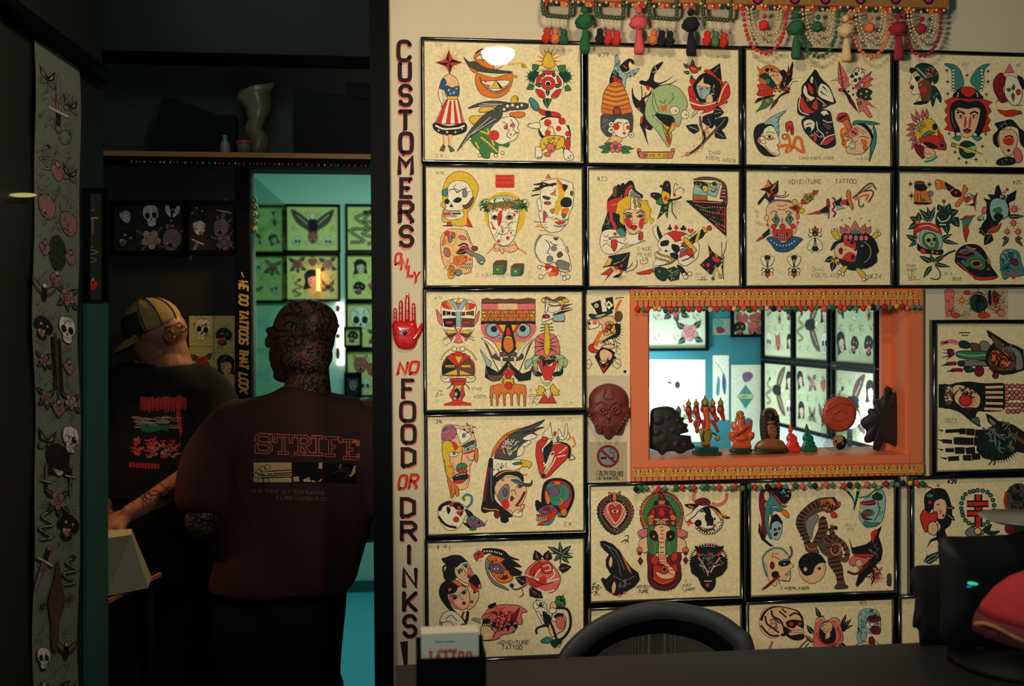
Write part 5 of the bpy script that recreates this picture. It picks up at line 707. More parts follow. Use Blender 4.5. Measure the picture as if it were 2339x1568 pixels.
SHEETS[16] = (2090, 650, .3485, """
xK 35,40,2 . .;SK.9 35,38.5 44,38.5;SK.8 37,40.6 42,40.8;xK 23,110,3 2023
sP3.4 20,47 25,46 30,45.5 34,47;tK2 26,46 20,47.3;fD 35,46 40,45 44,48 42,51 36,50;fN 44,47 50,47.5 54,50 52,54 45,52;fA 52,46 57,45.5 60,50 56,54 52,52;fG 33,54 38,53 46,53 58,54 58,60 48,60 38,59 33,57;sC1 34,55 44,57 56,56;fM 26,52 30,52 31,56 27,57;tK1.2 29,53 21,51.5;tK1.2 28,55 20,54.5;tK1.2 28,57 19,58.5;tK1.2 29,57 24,61;fA 34,62 40,60.6 48,61 58,61.5 58,65 46,65 36,65;oD 37,63,2.6,2.2;sM3 25,63.5 29,63 33,63;tK2 26,63.5 20.5,65;sM3 29,68.6 34,68 38,68.6;tK2 30,68.4 24.6,69.6;fD 39,66 45,66 47,69 41,70;oM 51,69,3.8,4.4
FK 57,36.5 60,38 68,43 74,47 80,49 86,52 87,68 78,71 70,72 62,70 56,62 57,54 62,47 66,46 59,42;fN 60,40 68,45 72,50 78,54 80,64 76,69 64,68 58,62 60,54 64,50;fA 76,50 84,54 86,66 80,68 80,58;oO 68,59,9.4,6.6,30;hK1 68,59,8,6,30;sM1.4 60,54 66,56 74,62;sK1.6 58,58 60,52 66,52 76,60;hM1 62,67,4,3,10;oM 64,72.6,2.4;hA.9 74,50,6,3,14
FK 19,80 22,79.6 23,98 19,98;fK 22,81 28,80 34,78.4 44,77.8 54,79 62,79 70,79 71,83 71,99 62,101 54,101 50,101 48,106 52,113 46,110 36,102 28,99 22,97;fN 24,82 30,82 32,90 28,96 24,95;fS 30,82 36,80 46,84 52,90 50,98 42,98 36,98 31,92;oR 40,92.5,5,4.6;ZR 41,93,4,4,-120,80,12,5;tK4 36,99 31,94 31,88 36,83;hK1 44,86,8,5,24;sS2 56,82 70,81.6;sS2 56,86 70,86;sS2 56,90 70,90;sS2 56,94.6 70,95;sS2 55,99 70,99.6;SK.9 54,84 72,84;SK.9 54,88 72,88;SK.9 54,92.4 72,92.6;SK.9 54,97 72,97;zP1.9 73,81.4 78,81 87,81.6;zP1.9 73,86 80,86 87,86;zP1.9 73,91 80,90 87,91;zP1.9 73,96 80,96 87,96;zP1.9 74,101 81,101 87,99;fG 44,107 50,106 51,112 47,110;hW.7 28,88,4,8,10
sK2.8 24,117 32,116.6 38,116.6;tK1.6 22,116.6 17.6,115.6;FK 35.4,115 40,115 40,119 35.4,119;FK 41,115 47,115.4 47,120 41,119.6;FK 48,116 56,116 56,121 48,121;FK 22,123.6 29,124 29,126.6 22,126;tK1.6 22,124.6 17,123.4;FK 31,122 38.4,122 38.4,127.6 31,127;FK 39,122.4 46,122.4 46,127.6 39,127.6;FK 47,122 54,122 54,128 47,128;sK3.2 24,132 31,132;tK1.6 22,132 17.6,130.8;FK 32,130 39,130 39,134.6 32,134.6;FK 40,130.4 47,129.6 47.6,134.6 41,135;sK3.6 26,139 35,138.4;tK1.8 25,139 19,137.4;FK 38,136.4 44,136 44.4,140 38.6,140;FK 45,135 51,134.6 51.6,139 45.4,139.6
FK 56.4,103 60,104.6 66,109 72,110 78,112 87,118 87,134 80,133 72,139 62,140 54,138 49,132 50,120 56,116 62,113 58,109;hD1 66,126,12,12,60;hA.8 68,122,12,10,30;ZK 68,120,14,18,30,110,12,5;sN3 78,120 87,126;gA 58,106 64,110 62,112
""")
SHEETS[17] = (1330, 660, .3483, """
FK 7,12 17,8 24,6.6 25,16 18,20 12,20 10,16;GW 14.5,8.6 18.4,7.6 19.6,18 16,18.4;oW 11.3,13.4,2;cH 11.3,13.4,1.2;FW 18,12 21,9 25,13 21,17;GK 21,11 22.6,13.6 19.6,13.6;fD 6,20 12,20.6 18,19 22,17 24,19 18,21.6 10,24 6,22.4;gL 11,21.6 17,20 18,21 12,23;sN.8 26,8 30,7 33,7;sO2.4 31,9 28,14 27,19;fN 26,20 30,18 32,22 30,26 27,25;sK.8 8,26 14,24 24,22
fS 4,26 8,24 14,24 18,22 24,22 27,26 28,32 25,36 20,40 14,42 11,44 13,38 16,33 15,28 10,31 4,32;fW 5,26 12,25 13,30 6,32;cM 5.6,27.6,1.3;cO 10,27,2;fY 18,28 22,26 26,29 25,34 20,37 17,36 20,32;hN1 22,31,4,4,16;sR1.8 20,28 18,33 14,36 10,42 7,48;fR 5,46 8,44 10,48 13,49 11,51 6,50;sO3 15,34 12,40 11,46;ZK 22,34,6,6,-50,70,10,5.6;tK5 28,28 28,36 20,40 14,44
hN.8 22,44,8,3,18;fS 15,46 22,44 26,46 22,48;FK 10,54 12,51 15,47 22,48 26,51 25,53 27,55 17,67.6;fS 14,50 18,48 24,52 22,57 17,59 14,55;FR 13,58 17,60 22,58 17,67;oK 17,61,1.8;fW 13,56 17,58 21,55 17,60;oK 21,58,1.3;SA.6 2,58 6,56 8,60 5,64 2,62;SA.6 2,60 8,60;SA.6 25,56 30,56 31,61 28,64 24,61 25,56;SA.6 25,56 28,60 31,61;hA.5 28,49,3,4,10;cK 34,66,1.2;SK.6 33,65 35,66
""")
# left scroll: eight vertical panels of motifs, strip coordinates (0..10 wide, y in tenths of width)
SCROLL = """
@moth 2.6,6,.09,0;@moth 7.6,9,.08,0;@dagger 5,11,.16,180;sK.12 3,14 4,13 5,15.6 6.6,14 8,15 6.4,17 5.2,16;@snake 2.6,21,.09,0;@heart 5.2,22.6,.09,0;@moth 7.9,22,.08,0
@mask 2.8,30,.1,0;@mask 7.6,31.5,.1,0;oD 5.2,38,1.9,3.4;oA 5.2,38,1.2,2.4;hK.1 5.2,38,1,2,12;@heart 2.4,38,.07,0;@heart 8.1,38,.07,0;@eagle 2.6,46,.09,0;@rose 7.7,45.6,.085,0;@heart 5.2,43,.08,0
@panther 2.6,53,.1,0;@skull 7.8,52,.1,0;SK.7 4.5,54 4.5,64;SM.5 5.2,53 5.2,66;SK.7 6,54 6,64;@rose 2.4,59,.06,0;@heart 7.9,59,.07,0;@rose 2.5,66,.07,0;@crose 8,65.6,.075,0;@heart 5.2,67.5,.08,0
@moth 2.6,74,.1,0;@skull 7.8,73,.1,0;@girl 5.2,78,.13,0;@dagger 2.6,81.5,.08,180;@dagger 8,80,.09,0;@rose 5.2,85,.09,0;@snake 2.6,90,.11,0;@panther 7.6,89.6,.11,0
@dagger 2.2,97,.14,20;@snake 8,98,.11,0;fM 4.4,100 5.2,96 6,100 7,104 6,108 5.8,113 4.6,113 4.2,108 3.4,104;kM 2.4,105,1.6 8.3,103,1.6;@skull 2.6,115,.08,0;@eagle 7.6,113,.08,0
@rose 5,122,.12,0;@heart 2.4,121,.08,0;@moth 7.8,121,.08,0
"""
# ================================================================ the setting
for k, v in dict(floor=((52, 50, 46), .45), floor_teal=((84, 180, 204), .35), green_wall=((190, 214, 200), .8), blue_wall=((214, 222, 214), .8),
                 black_wall=((20, 24, 25), .75), orange=((220, 116, 72), .5), ceiling=((60, 62, 60), .9), counter=((13, 19, 24), .6), far_wall=((40, 112, 118), .8), teal_dark=((44, 92, 84), .6)).items():
    M[k] = mat(k, v[0], v[1], noise_amt=.06, nscale=9)
WY = 2.412                      # front face of the flash wall
XL = at(894, 784, WY).x         # its left end
def rect(mb, x0, x1, z0, z1, y0, y1):
    return mb.box(((x0+x1)/2, (y0+y1)/2, (z0+z1)/2), (abs(x1-x0), abs(y1-y0), abs(z1-z0)))
wx0, wx1 = at(1477, 850, WY).x, at(2070, 850, WY).x
wz0, wz1 = at(1750, 1047, WY).z, at(1750, 700, WY).z
w = MB()
rect(w, XL, wx0, 0, 3.05, WY, WY+.1); rect(w, wx1, 2.9, 0, 3.05, WY, WY+.1)
rect(w, wx0, wx1, 0, wz0, WY, WY+.1); rect(w, wx0, wx1, wz1, 3.05, WY, WY+.1)
struct(w, 'wall_front', 'wall')
xp0 = at(850, 784, 2.38).x
struct(rect(MB(), xp0, XL-.001, 0, 3.05, 2.375, 2.52), 'trim_1', 'black')
struct(rect(MB(), -3.2, 2.9, -.05, 0, -1.2, 3.62), 'floor', 'floor')
struct(rect(MB(), -3.2, .5, -.05, 0, 3.62, 6.5), 'floor_green_room', 'floor_teal')
struct(rect(MB(), .5, 2.9, -.05, 0, 3.62, 6.5), 'floor_back_room', 'floor')
# ceilings
struct(rect(MB(), -3.2, 2.9, 3.05, 3.1, -1.2, 3.62), 'ceiling', 'ceiling')
struct(rect(MB(), -3.2, 2.9, 2.95, 3.0, 3.86, 6.5), 'ceiling_back', 'green_wall')
# left partition, slightly oblique
ang = radians(8.0)
PD = Vector((sin(ang), cos(ang), 0)); PN = Vector((PD.y, -PD.x, 0))
PA = at(78, 784, 1.98); PA.z = 0
def pl(px, py, off=0.0):
    return on_plane(px, py, PA+PN*off, PN)
q0, q1 = pl(-700, 784), pl(241, 784)
w = MB()
a0, a1 = Vector((q0.x, q0.y, 0)), Vector((q1.x, q1.y, 0))
vs = [a0, a1, a1-PN*.1, a0-PN*.1]
w.add([v for v in vs]+[v+Vector((0, 0, 3.05)) for v in vs], [(0, 1, 5, 4), (1, 2, 6, 5), (2, 3, 7, 6), (3, 0, 4, 7), (4, 5, 6, 7), (0, 3, 2, 1)])
struct(w, 'wall_left', mat('teal_black_wall', (24, 32, 34), .5, noise_amt=.08, nscale=5))
w = MB()                    # sloping moulding along the top of the partition
pts = [pl(-60, -60, .02), pl(40, 30, .02), pl(178, 128, .02), pl(241, 176, .02)]
w.tube(pts, .018, 6)
struct(w, 'trim_2', 'black')
# outer walls closing the passage
struct(rect(MB(), -3.3, -3.2, 0, 3.05, -1.2, 6.5), 'wall_far_left', 'black_wall')
struct(rect(MB(), 2.9, 3.0, 0, 3.05, -1.2, 6.5), 'wall_far_right', 'dark_wall')
# inner partition with the door opening to the green room
PY = 3.6
dx0, dx1 = at(572, 600, PY).x, at(872, 600, PY).x
dz = at(700, 388, PY).z
shz = at(620, 352, PY-.06).z
w = MB()
rect(w, -3.2, dx0, 0, shz-.03, PY, PY+.1); rect(w, dx1, .5, 0, shz-.03, PY, PY+.1); rect(w, dx0, dx1, dz, shz-.03, PY, PY+.1)
struct(w, 'wall_inner', 'black_wall')
struct(rect(MB(), -3.2, .5, shz-.02, 3.05, PY+.16, PY+.26), 'wall_loft', 'dark_wall')
hz = at(600, 118, PY-.05).z
struct(rect(MB(), -3.2, .5, hz, 3.05, PY-.02, PY+.158), 'trim_3', 'black_wall')
struct(rect(MB(), .5, .56, 0, 3.05, WY+.1, 6.5), 'wall_divider', 'blue_wall')
# green room
GY = 6.3
struct(rect(MB(), -3.2, .5, 0, 2.95, GY, GY+.1), 'wall_green_room', 'green_wall')
struct(rect(MB(), -3.2, .5, 0, .07, GY-.02, GY), 'baseboard_green_room', 'teal_dark')
# blue-lit back room seen through the window
BX, BY = 1.74, 4.62
struct(rect(MB(), BX, BX+.1, 0, 2.95, WY+.1, BY+.1), 'wall_back_right', 'blue_wall')
struct(rect(MB(), .56, BX, 0, 2.95, BY, BY+.1), 'wall_back_far', 'far_wall')
# ================================================================ window casing, orange
t = empty('window_1', ((wx0+wx1)/2, WY, wz0)); t['kind'] = 'structure'
ox0, ox1 = at(1441, 850, WY-.012).x, at(2107, 850, WY-.012).x
oz0, oz1 = at(1750, 1093, WY-.012).z, at(1750, 661, WY-.012).z
f = MB()
rect(f, ox0, wx0, oz0, oz1, WY-.016, WY); rect(f, wx1, ox1, oz0, oz1, WY-.016, WY)
rect(f, wx0, wx1, oz0, wz0, WY-.016, WY); rect(f, wx0, wx1, wz1, oz1, WY-.016, WY)
f.build('window_casing', 'orange', t)
f = MB()
rect(f, wx0, wx0+.006, wz0, wz1, WY-.004, WY+.12); rect(f, wx1-.006, wx1, wz0, wz1, WY-.004, WY+.12)
rect(f, wx0, wx1, wz1-.006, wz1, WY-.004, WY+.12); rect(f, wx1-.03, wx1-.006, wz0, wz1, WY+.07, WY+.085)
f.build('window_jamb', 'orange', t)
SILLZ = wz0+.004
rect(MB(), wx0-.0, wx1, wz0-.02, SILLZ, WY-.018, WY+.16).build('window_sill', 'orange', t)

# ================================================================ framed flash sheets on the front wall
SY = 2.4025                     # plane of the paper
def moulding(mb, x0, x1, z0, z1, wd=.0098, y1=WY-.0005, dp=.021):
    prof = [(0, 0), (0, dp*.7), (wd*.25, dp*.96), (wd*.55, dp), (wd*.8, dp*.8), (wd, dp*.45), (wd, 0)]
    rings = []
    for (cx, cz, sx, sz) in ((x0, z0, -1, -1), (x1, z0, 1, -1), (x1, z1, 1, 1), (x0, z1, -1, 1)):
        rings.append([Vector((cx+sx*(wd-a), y1-b, cz+sz*(wd-a))) for a, b in prof])
    n = len(prof); k = len(mb.v)
    for r in rings: mb.v += r
    for i in range(4):
        for j in range(n):
            mb.face([k+i*n+j, k+((i+1) % 4)*n+j, k+((i+1) % 4)*n+(j+1) % n, k+i*n+(j+1) % n], 0 < j < n-2)
def sheet_fn(ox, oy, s, Y=SY):
    def fn(x, y, off):
        p = at(ox+x/s, oy+y/s, Y)
        p.y -= off
        return p
    return fn
SW, SH = .37784, .28225
def frame_thing(x0, z1, w_, h_, label, sid=None, group='framed flash sheets on the cream wall', src=None, wd=.0098):
    t = empty('picture_frame', (x0+w_/2, WY, z1-h_), label, 'picture', group)
    mb = MB(); moulding(mb, x0, x0+w_, z1-h_, z1, wd)
    mb.build('moulding', 'black_gloss', t)
    ox, oy, s = SHEETS[sid][:3] if sid else (0, 0, .5)
    a = Art(sheet_fn(ox, oy, s))
    a.mb.col = lin((236, 218, 172))
    a.mb.v += [Vector((x0, SY, z1-h_)), Vector((x0+w_, SY, z1-h_)), Vector((x0+w_, SY, z1)), Vector((x0, SY, z1))]
    a.mb.face([0, 1, 2, 3])
    if sid: a.run(SHEETS[sid][3])
    a.done('flash_sheet', t)
    g = MB(); g.add([(x0, SY-.0055, z1-h_), (x0+w_, SY-.0055, z1-h_), (x0+w_, SY-.0055, z1), (x0, SY-.0055, z1)], [(0, 1, 2, 3)])
    g.build('glass_pane', 'glass', t)
    return t
Z = CAMZ
FR = [(1, .0635, .6883, 'black framed tattoo flash with star-headed woman in flag dress, under the lamp glare'),
 (2, .4613, .6868, 'black framed flash sheet with beehive woman, swallows and Bring It On banner'),
 (3, .8578, .6875, 'black framed flash sheet with two butterflies and faces blowing orange horns'),
 (4, 1.2545, .6889, 'black framed flash sheet with winged beetle over a dark haired woman and a planet'),
 (5, .0655, .3872, 'black framed flash sheet with thorn-crowned face between skulls and two green dice'),
 (6, .4618, .3857, 'black framed flash sheet with blonde woman, bird of prey and crowned skull on dice'),
 (7, .8578, .3871, 'black framed flash sheet with a bald clown, three flies and a severed dagger'),
 (8, 1.2556, .388, 'black framed flash sheet with dark roses, dagger, small cat and striped skull'),
 (9, .0643, .0873, 'black framed flash sheet with big moustached mask above a yellow comb'),
 (10, .0657, -.2137, 'black framed flash sheet with eagle-hooded face, melting face and spiral skull'),
 (11, .0646, -.5172, 'black framed flash sheet with three faces, red rose and panther, behind the card holder'),
 (12, .4623, -.3903, 'black framed flash sheet with elephant-headed deity, heart and cow head'),
 (13, .8673, -.3905, 'black framed flash sheet with tiger standing over a yin-yang ball'),
 (15, .862, -.6952, 'black framed flash sheet with skull and shadowed rose, lowest row right of the chair')]
for sid, x, z, lab in FR:
    frame_thing(x, Z+z, SW, SH, lab, sid)
p = at(2084, 1097, SY)
frame_thing(p.x, p.z, SW+.03, SH, 'black framed flash sheet with woman holding a heart beside a red double cross', 14)
p, q = at(2137, 742, SY), at(2137, 1075, SY)
frame_thing(p.x, p.z, .44, p.z-q.z, 'large black framed sheet of three patterned hands beside the orange window', 16, wd=.012)
frame_thing(.4623, Z-.695, SW, SH, 'black framed blank-topped sheet mostly hidden behind the mesh chair back')
frame_thing(1.262, Z-.695, SW, SH, 'black framed dim grey sheet at lower right behind the dark clutter')

# unframed things taped or hung on the wall
def wall_art(name, x0, y0, x1, y1, src, label, cat, paper=(236, 218, 172), Y=WY-.001, s=(0, 0, .1), mt='ink', th=.0006, outline=.65):
    a = Art(sheet_fn(*s, Y=Y), outline=outline)
    a.mb.col = lin(paper)
    P = [at(x0, y1, Y), at(x1, y1, Y), at(x1, y0, Y), at(x0, y0, Y)]
    k = len(a.mb.v); a.mb.v += P+[v+Vector((0, th, 0)) for v in P]
    for f_ in ((0, 1, 2, 3), (7, 6, 5, 4), (0, 4, 5, 1), (1, 5, 6, 2), (2, 6, 7, 3), (3, 7, 4, 0)): a.mb.face(list(f_))
    a.run(src)
    c = sum(P, Vector())/4
    o = a.mb.build(name, mt, None, (c.x, c.y, min(v.z for v in P)))
    return tag(o, label, cat)
wall_art('flash_print', 1337.5, 670, 1440, 859, SHEETS[17][3], 'unframed paper print of a top-hatted figure left of the orange window', 'print', s=(1330, 660, .3483), outline=.5)
wall_art('collage_print', 2157, 661, 2302, 730, """
fP 2,3 20,3 22,20 18,52 6,62 3,30;hR1 12,30,8,22,30;kR 40,26,17;oY 40,26,5,3;hK1 20,52,14,8,24;fD 60,16 80,6 96,20 98,40 80,54 62,44;hK1.2 80,28,20,22,60;sP2 56,20 70,10 90,14 100,28;oR 26,60,10,6;oR 90,60,14,7;fM 110,6 122,10 124,30 114,34;hR1 118,30,14,26,30;hK1 120,30,16,26,40;oR 52,8,8,5;hG1 46,58,16,8,24;fK 100,8 106,4 108,30 102,36;oP 130,54,9,8;hK.8 134,30,8,20,24
""", 'colourful collage print with red flowers tucked above the framed hands', 'print', paper=(190, 170, 130), s=(2157, 661, 1), outline=1)
# no smoking plaque
t = wall_art('no_smoking_sign', 1346, 1010, 1432, 1099, """
oM 43,33,26;oM 43,33,26;oA 43,33,21;cA 43,33,20.5;SK5 26,37 40,37;SK5 50,37 56,37;sK1.4 43,17 49,19 47,25 54,25 58,31 56,35;sK1 46,15 53,17 54,22 59,25;SM6 25,17 61,49
SK1.6 17,66 20,66;SK1.6 18,70 18,77;SK1.4 22,67 30,67;SK1.4 22,70 30,70;SK1.4 26,65 26,72;SK1.4 23,73 30,73 30,79;SK1.4 23,73 23,79;SK1.4 23,76 30,76
SK1.6 35,65 33,69;SK1.6 34,68 43,68 41,78;SK1.4 37,69 33,76;SK1.4 40,69 36,77
SK1.5 47,67 51,67 51,75 47,75 47,67;SK1.5 53,67 60,67 57,71 61,71 58,76 53,79;SK1.4 55,68 53,78;SK1.4 56,72 61,79
SK1.5 66,66 66,74 63,79;SK1.4 64,69 64,71;SK1.4 68,69 69,77;SK1.5 70,67 76,67 76,78 70,78 70,67;SK1.3 71,71 75,71;SK1.3 73,69 73,75
xK1.3 17,86.5,6.2 NO SMOKING
""", 'silver no smoking plaque with red slashed circle under the brown mask', 'sign', paper=(176, 160, 126), s=(1346, 1010, 1), th=.001)
# painted lettering on the wall
def glyph(a, ch, x0, y0, x1, y1, col, w_, ox=0, oy=0, sk=0):
    for st in GL[ch].split():
        pts = []
        for i in range(0, len(st)-1, 2):
            gx, gy = int(st[i])/4, int(st[i+1])/6
            pts.append((x0+w_/2+gx*(x1-x0-w_)+ox+sk*gy, y1-w_/2-gy*(y1-y0-w_)+oy))
        if ch in 'SOCU': pts = smooth_open(pts, 3)
        # round brush ends
        a.stroke(pts, w_, col, absw=False)
        a.hold = True
        for e in (pts[0], pts[-1]): a.poly(a.ell(e[0], e[1], w_*.5, n=10), col)
        a.hold = False
LT = [('C', 906, 91, 941, 142), ('U', 909, 140, 941, 188), ('S', 910, 192, 943, 244), ('T', 909, 250, 943, 299), ('O', 910, 301, 945, 353), ('M', 908, 356, 946, 400), ('E', 912, 405, 943, 455), ('R', 909, 458, 947, 510), ('S', 911, 514, 946, 566),
 ('F', 916, 865, 947, 913), ('O', 912, 916, 950, 966), ('O', 915, 969, 951, 1016), ('D', 915, 1022, 951, 1069), ('D', 913, 1136, 950, 1184), ('R', 913, 1190, 953, 1238), ('I', 916, 1244, 952, 1291), ('N', 918, 1297, 954, 1344), ('K', 918, 1351, 954, 1399), ('S', 919, 1404, 953, 1458)]
KL = lin((38, 24, 26)); PKs = lin((224, 120, 110)); RD = lin((196, 56, 34))
p = at(930, 1500, WY)
lt = empty('painted_lettering', (p.x, WY, p.z), 'hand painted vertical lettering CUSTOMERS ONLY NO FOOD OR DRINKS on the left wall edge', 'lettering')
def word(fn):
    a = Art(sheet_fn(0, 0, 1, WY), dz=2e-5, outline=0)
    fn(a)
    a.done('painted_word', lt)
def vword(i, j, ex=None):
    def fn(a):
        for c_ in LT[i:j]:
            glyph(a, *c_, PKs, 9.5, -1.5 if c_[2] < 600 else 2, 5 if c_[2] < 600 else 3)
        for c_ in LT[i:j]: glyph(a, *c_, KL, 9.5 if c_[2] < 700 else 8.8)
        if ex: ex(a)
    word(fn)
def bang(a):
    a.poly([(914, 1467), (932, 1465), (931, 1523), (923, 1524)], KL); a.poly(a.ell(927, 1541, 8, 9), KL)
vword(0, 9); vword(9, 13); vword(13, 19, bang)
def hword(L_, ww, sk, hgt=None):
    def fn(a):
        for ch, x0, y0, x1, y1 in L_:
            for cc, dx_, dy_ in ((PKs, -2, 3.5), (RD, 0, 0)):
                glyph(a, ch, x0, y0, x1, y1, cc, ww, dx_, dy_, sk)
    word(fn)
hword([('O', 900, 577, 917, 604), ('N', 914, 590, 931, 617), ('L', 929, 606, 946, 633), ('Y', 941, 620, 958, 647)], 5, 3)
hword([('N', 906, 826, 930, 857), ('O', 932, 824, 956, 855)], 6.2, 5)
hword([('O', 907, 1084, 929, 1119), ('R', 932, 1082, 955, 1117)], 6.2, 5)
# ================================================================ pendant lamp (seen as a glare in the first picture)
M['bulb'] = mat('lamp_glass', (255, 226, 180), .4, emit=(255, 232, 200), es=260)
M['brass'] = mat('brass', (190, 140, 60), .25, metal=1.0)
M['cord'] = mat('cord', (20, 20, 20), .6)
t = empty('pendant_lamp', LAMP, 'small brass pendant lamp hanging in front of the flash wall, throwing the glare', 'lamp')
mb = MB(); mb.lathe([(.001, -.034), (.03, -.030), (.054, -.008), (.057, .008), (.05, .012), (.001, .014)], LAMP, 14)
mb.build('lamp_bowl', 'bulb', t)
mb = MB(); mb.lathe([(.058, .010), (.062, .014), (.04, .045), (.012, .06), (.001, .06)], LAMP, 20); mb.build('lamp_cap', 'brass', t)
mb = MB(); mb.tube([LAMP+Vector((0, 0, .05)), Vector((LAMP.x, LAMP.y, 3.05))], .003, 6); mb.build('cord', 'cord', t)

# ================================================================ pompom trims of the window
COLS = dict(r=(206, 44, 34), g=(74, 122, 70), G=(30, 96, 56), y=(206, 160, 40), c=(222, 184, 130), b=(48, 84, 120), t=(56, 120, 110), k=(22, 20, 30), p=(216, 84, 84), m=(150, 30, 50), o=(222, 116, 60))
for k, v in COLS.items():
    M['pom_'+k] = mat('pompom_yarn', v, .95, noise_amt=.25, nscale=220, bump=.6)
def pom_mesh(r, k, sq=(1, 1, 1)):
    rnd = random.Random(ord(k)*3+int(r*1e4)); mb = MB(); mb.ball((0, 0, 0), r, 8 if r < .01 else 12, sq)
    for v in mb.v: v *= rnd.uniform(.8, 1.16)
    me = bpy.data.meshes.new('pompom')
    me.from_pydata([tuple(v) for v in mb.v], [], mb.f)
    me.polygons.foreach_set('use_smooth', [True]*len(mb.f))
    me.materials.append(M['pom_'+k])
    return me
POMS = {}
def pom(k, loc, parent, r=.0068, name='pompom', sq=(1, 1, 1)):
    key = (k, round(r, 4), sq)
    if key not in POMS: POMS[key] = pom_mesh(r, k, sq)
    o = link(bpy.data.objects.new(name, POMS[key]))
    o.parent = parent
    q = parent; off = Vector((0, 0, 0))
    while q: off += q.location; q = q.parent
    o.location = Vector(loc)-off
    return o
def trim(px0, px1, yt0, yt1, hb, ypom0, ypom1, seq, label, Yt, seed, x0p, x1p):
    """woven band from px0..px1, its top edge at yt, hb px high; pompoms hang at ypom"""
    rnd = random.Random(seed)
    c = at((px0+px1)/2, ypom0, Yt)
    t = empty('pompom_trim', c, label, 'trim', 'woven pompom trims on the orange window')
    def yy(x, a, b): return a+(b-a)*(x-px0)/(px1-px0)
    a = Art(sheet_fn(0, 0, 1, Yt), dz=1e-5, outline=0)
    n = 24
    BG = lin((206, 120, 60))
    for i in range(n):
        xa, xb = px0+(px1-px0)*i/n, px0+(px1-px0)*(i+1)/n
        a.hold = i > 0
        a.poly([(xa, yy(xa, yt0, yt1)), (xb, yy(xb, yt0, yt1)), (xb, yy(xb, yt0, yt1)+hb), (xa, yy(xa, yt0, yt1)+hb)], BG)
    a.hold = False
    x = px0+14
    PKc, YL, GRN, WH, BK = lin((206, 72, 80)), lin((214, 176, 56)), lin((120, 140, 40)), lin((206, 200, 180)), lin((18, 18, 24))
    for ps in range(5):
        x = px0+14; a.k += 1; a.hold = True
        while x < px1-6:
            y = yy(x, yt0, yt1)+hb*.48
            if ps == 0:
                a.poly([(x-12, y-8), (x, y-5), (x+12, y-8), (x+8, y-3.5), (x, y-7), (x-8, y-3.5)], PKc)
                a.poly([(x+8, y+4), (x+14, y+9), (x+20, y+4), (x+14, y+6)], PKc)
            elif ps == 1:
                a.stroke([(x-14, y-8), (x, y+6), (x+14, y-8)], 1.7, YL); a.stroke([(x-14, y+8), (x, y-6), (x+14, y+8)], 1.7, YL)
            elif ps == 2: a.poly([(x-8.5, y), (x, y-4), (x+8.5, y), (x, y+4)], BK)
            elif ps == 3: a.poly(a.ell(x, y, 3.3, 2.8, n=8), WH)
            else:
                a.poly(a.ell(x, y+8, 3, 1.8, n=6), YL); a.poly(a.ell(x+14, y+8, 2.6, 1.8, n=6), GRN)
            x += 28.4
        a.hold = False
    a.stroke([(px0, yt0+1), (px1, yt1+1)], 2.2, lin((200, 66, 62))); a.stroke([(px0, yt0+hb-1), (px1, yt1+hb-1)], 2, YL)
    a.done('woven_band', t)
    th = MB(); th.col = None
    n = len(seq)
    for i, k in enumerate(seq):
        x = x0p+(x1p-x0p)*i/(n-1)
        yb = yy(x, yt0, yt1)+hb
        yp = yy(x, ypom0, ypom1)+rnd.uniform(-2.5, 2.5)
        xx = x+rnd.uniform(-3, 3)
        th.tube([at(x, yb, Yt-.002), at(xx, yp, Yt-.006)], .0007, 4)
        pom(k, at(xx, yp, Yt-.008), t, .0074 if k in 'rpmkG' else .0066)
    th.build('fringe_thread', M['cord'], t)
trim(1441, 2107, 661, 659, 25, 708, 702, 'rgrycbrtGrgrtcrgrcgpGrgckpgtGrtrgptGrpGgrcktmgymogt', 'pompom fringed woven trim along the top of the orange window', WY-.018, 3, 1456, 2098)
trim(1444, 2110, 1068, 1058, 22, 1119, 1106, 'kGgcrtcGrtrtGgrctrgGrgkgrtcGpgkcptcrkGcptcmgtkyrG', 'pompom fringed woven trim below the orange window', WY-.018, 8, 1450, 2106)

# ================================================================ the toran hanging over the top row
M['gold_cloth'] = mat('gold_cloth', (150, 104, 44), .7, noise_amt=.3, nscale=120, bump=.4)
M['gold_bead'] = mat('gold_bead', (232, 204, 140), .3, metal=.55)
M['green_bead'] = mat('green_bead', (70, 84, 54), .35, metal=.3)
TY = WY-.05
tc = at(1700, 10, TY)
t = empty('toran', tc, 'beaded toran with pompoms and tassels draped over the top row of frames', 'toran')
def line_y(x): return 6+(x-1245)*18/920
mb = MB()
pts = [(1238, -26), (2168, -26), (2168, line_y(2168)-2), (1238, line_y(1238)-2)]
P = [at(*p, TY) for p in pts]
mb.add(P+[v+Vector((0, .004, 0)) for v in P], [(0, 1, 2, 3), (7, 6, 5, 4), (0, 4, 5, 1), (1, 5, 6, 2), (2, 6, 7, 3), (3, 7, 4, 0)])
mb.build('cloth_band', 'gold_cloth', t)
rnd = random.Random(4)
a = Art(sheet_fn(0, 0, 1, TY-.0015), dz=1e-5, outline=0)
x = 1244; i = 0
while x < 2160:
    y = line_y(x)
    a.poly([(x-7, y-3), (x+7, y-3), (x+5, y+8), (x-5, y+8)], lin([(196, 52, 34), (24, 62, 44), (20, 30, 40), (210, 110, 50)][i % 4]))
    a.poly([(x-7, y-6), (x+7, y-6), (x+7, y-3), (x-7, y-3)], lin((150, 40, 48)))
    x += 14; i += 1
for x in (1730, 1815, 1885, 1965, 2045, 2120):
    a.poly(a.ell(x, -2, 12, 13), lin((40, 26, 60))); a.poly(a.ell(x, -2, 7, 8), lin((190, 44, 84)))
a.done('edge_binding', t)
mb = MB()                                   # loose gold sequins along the binding
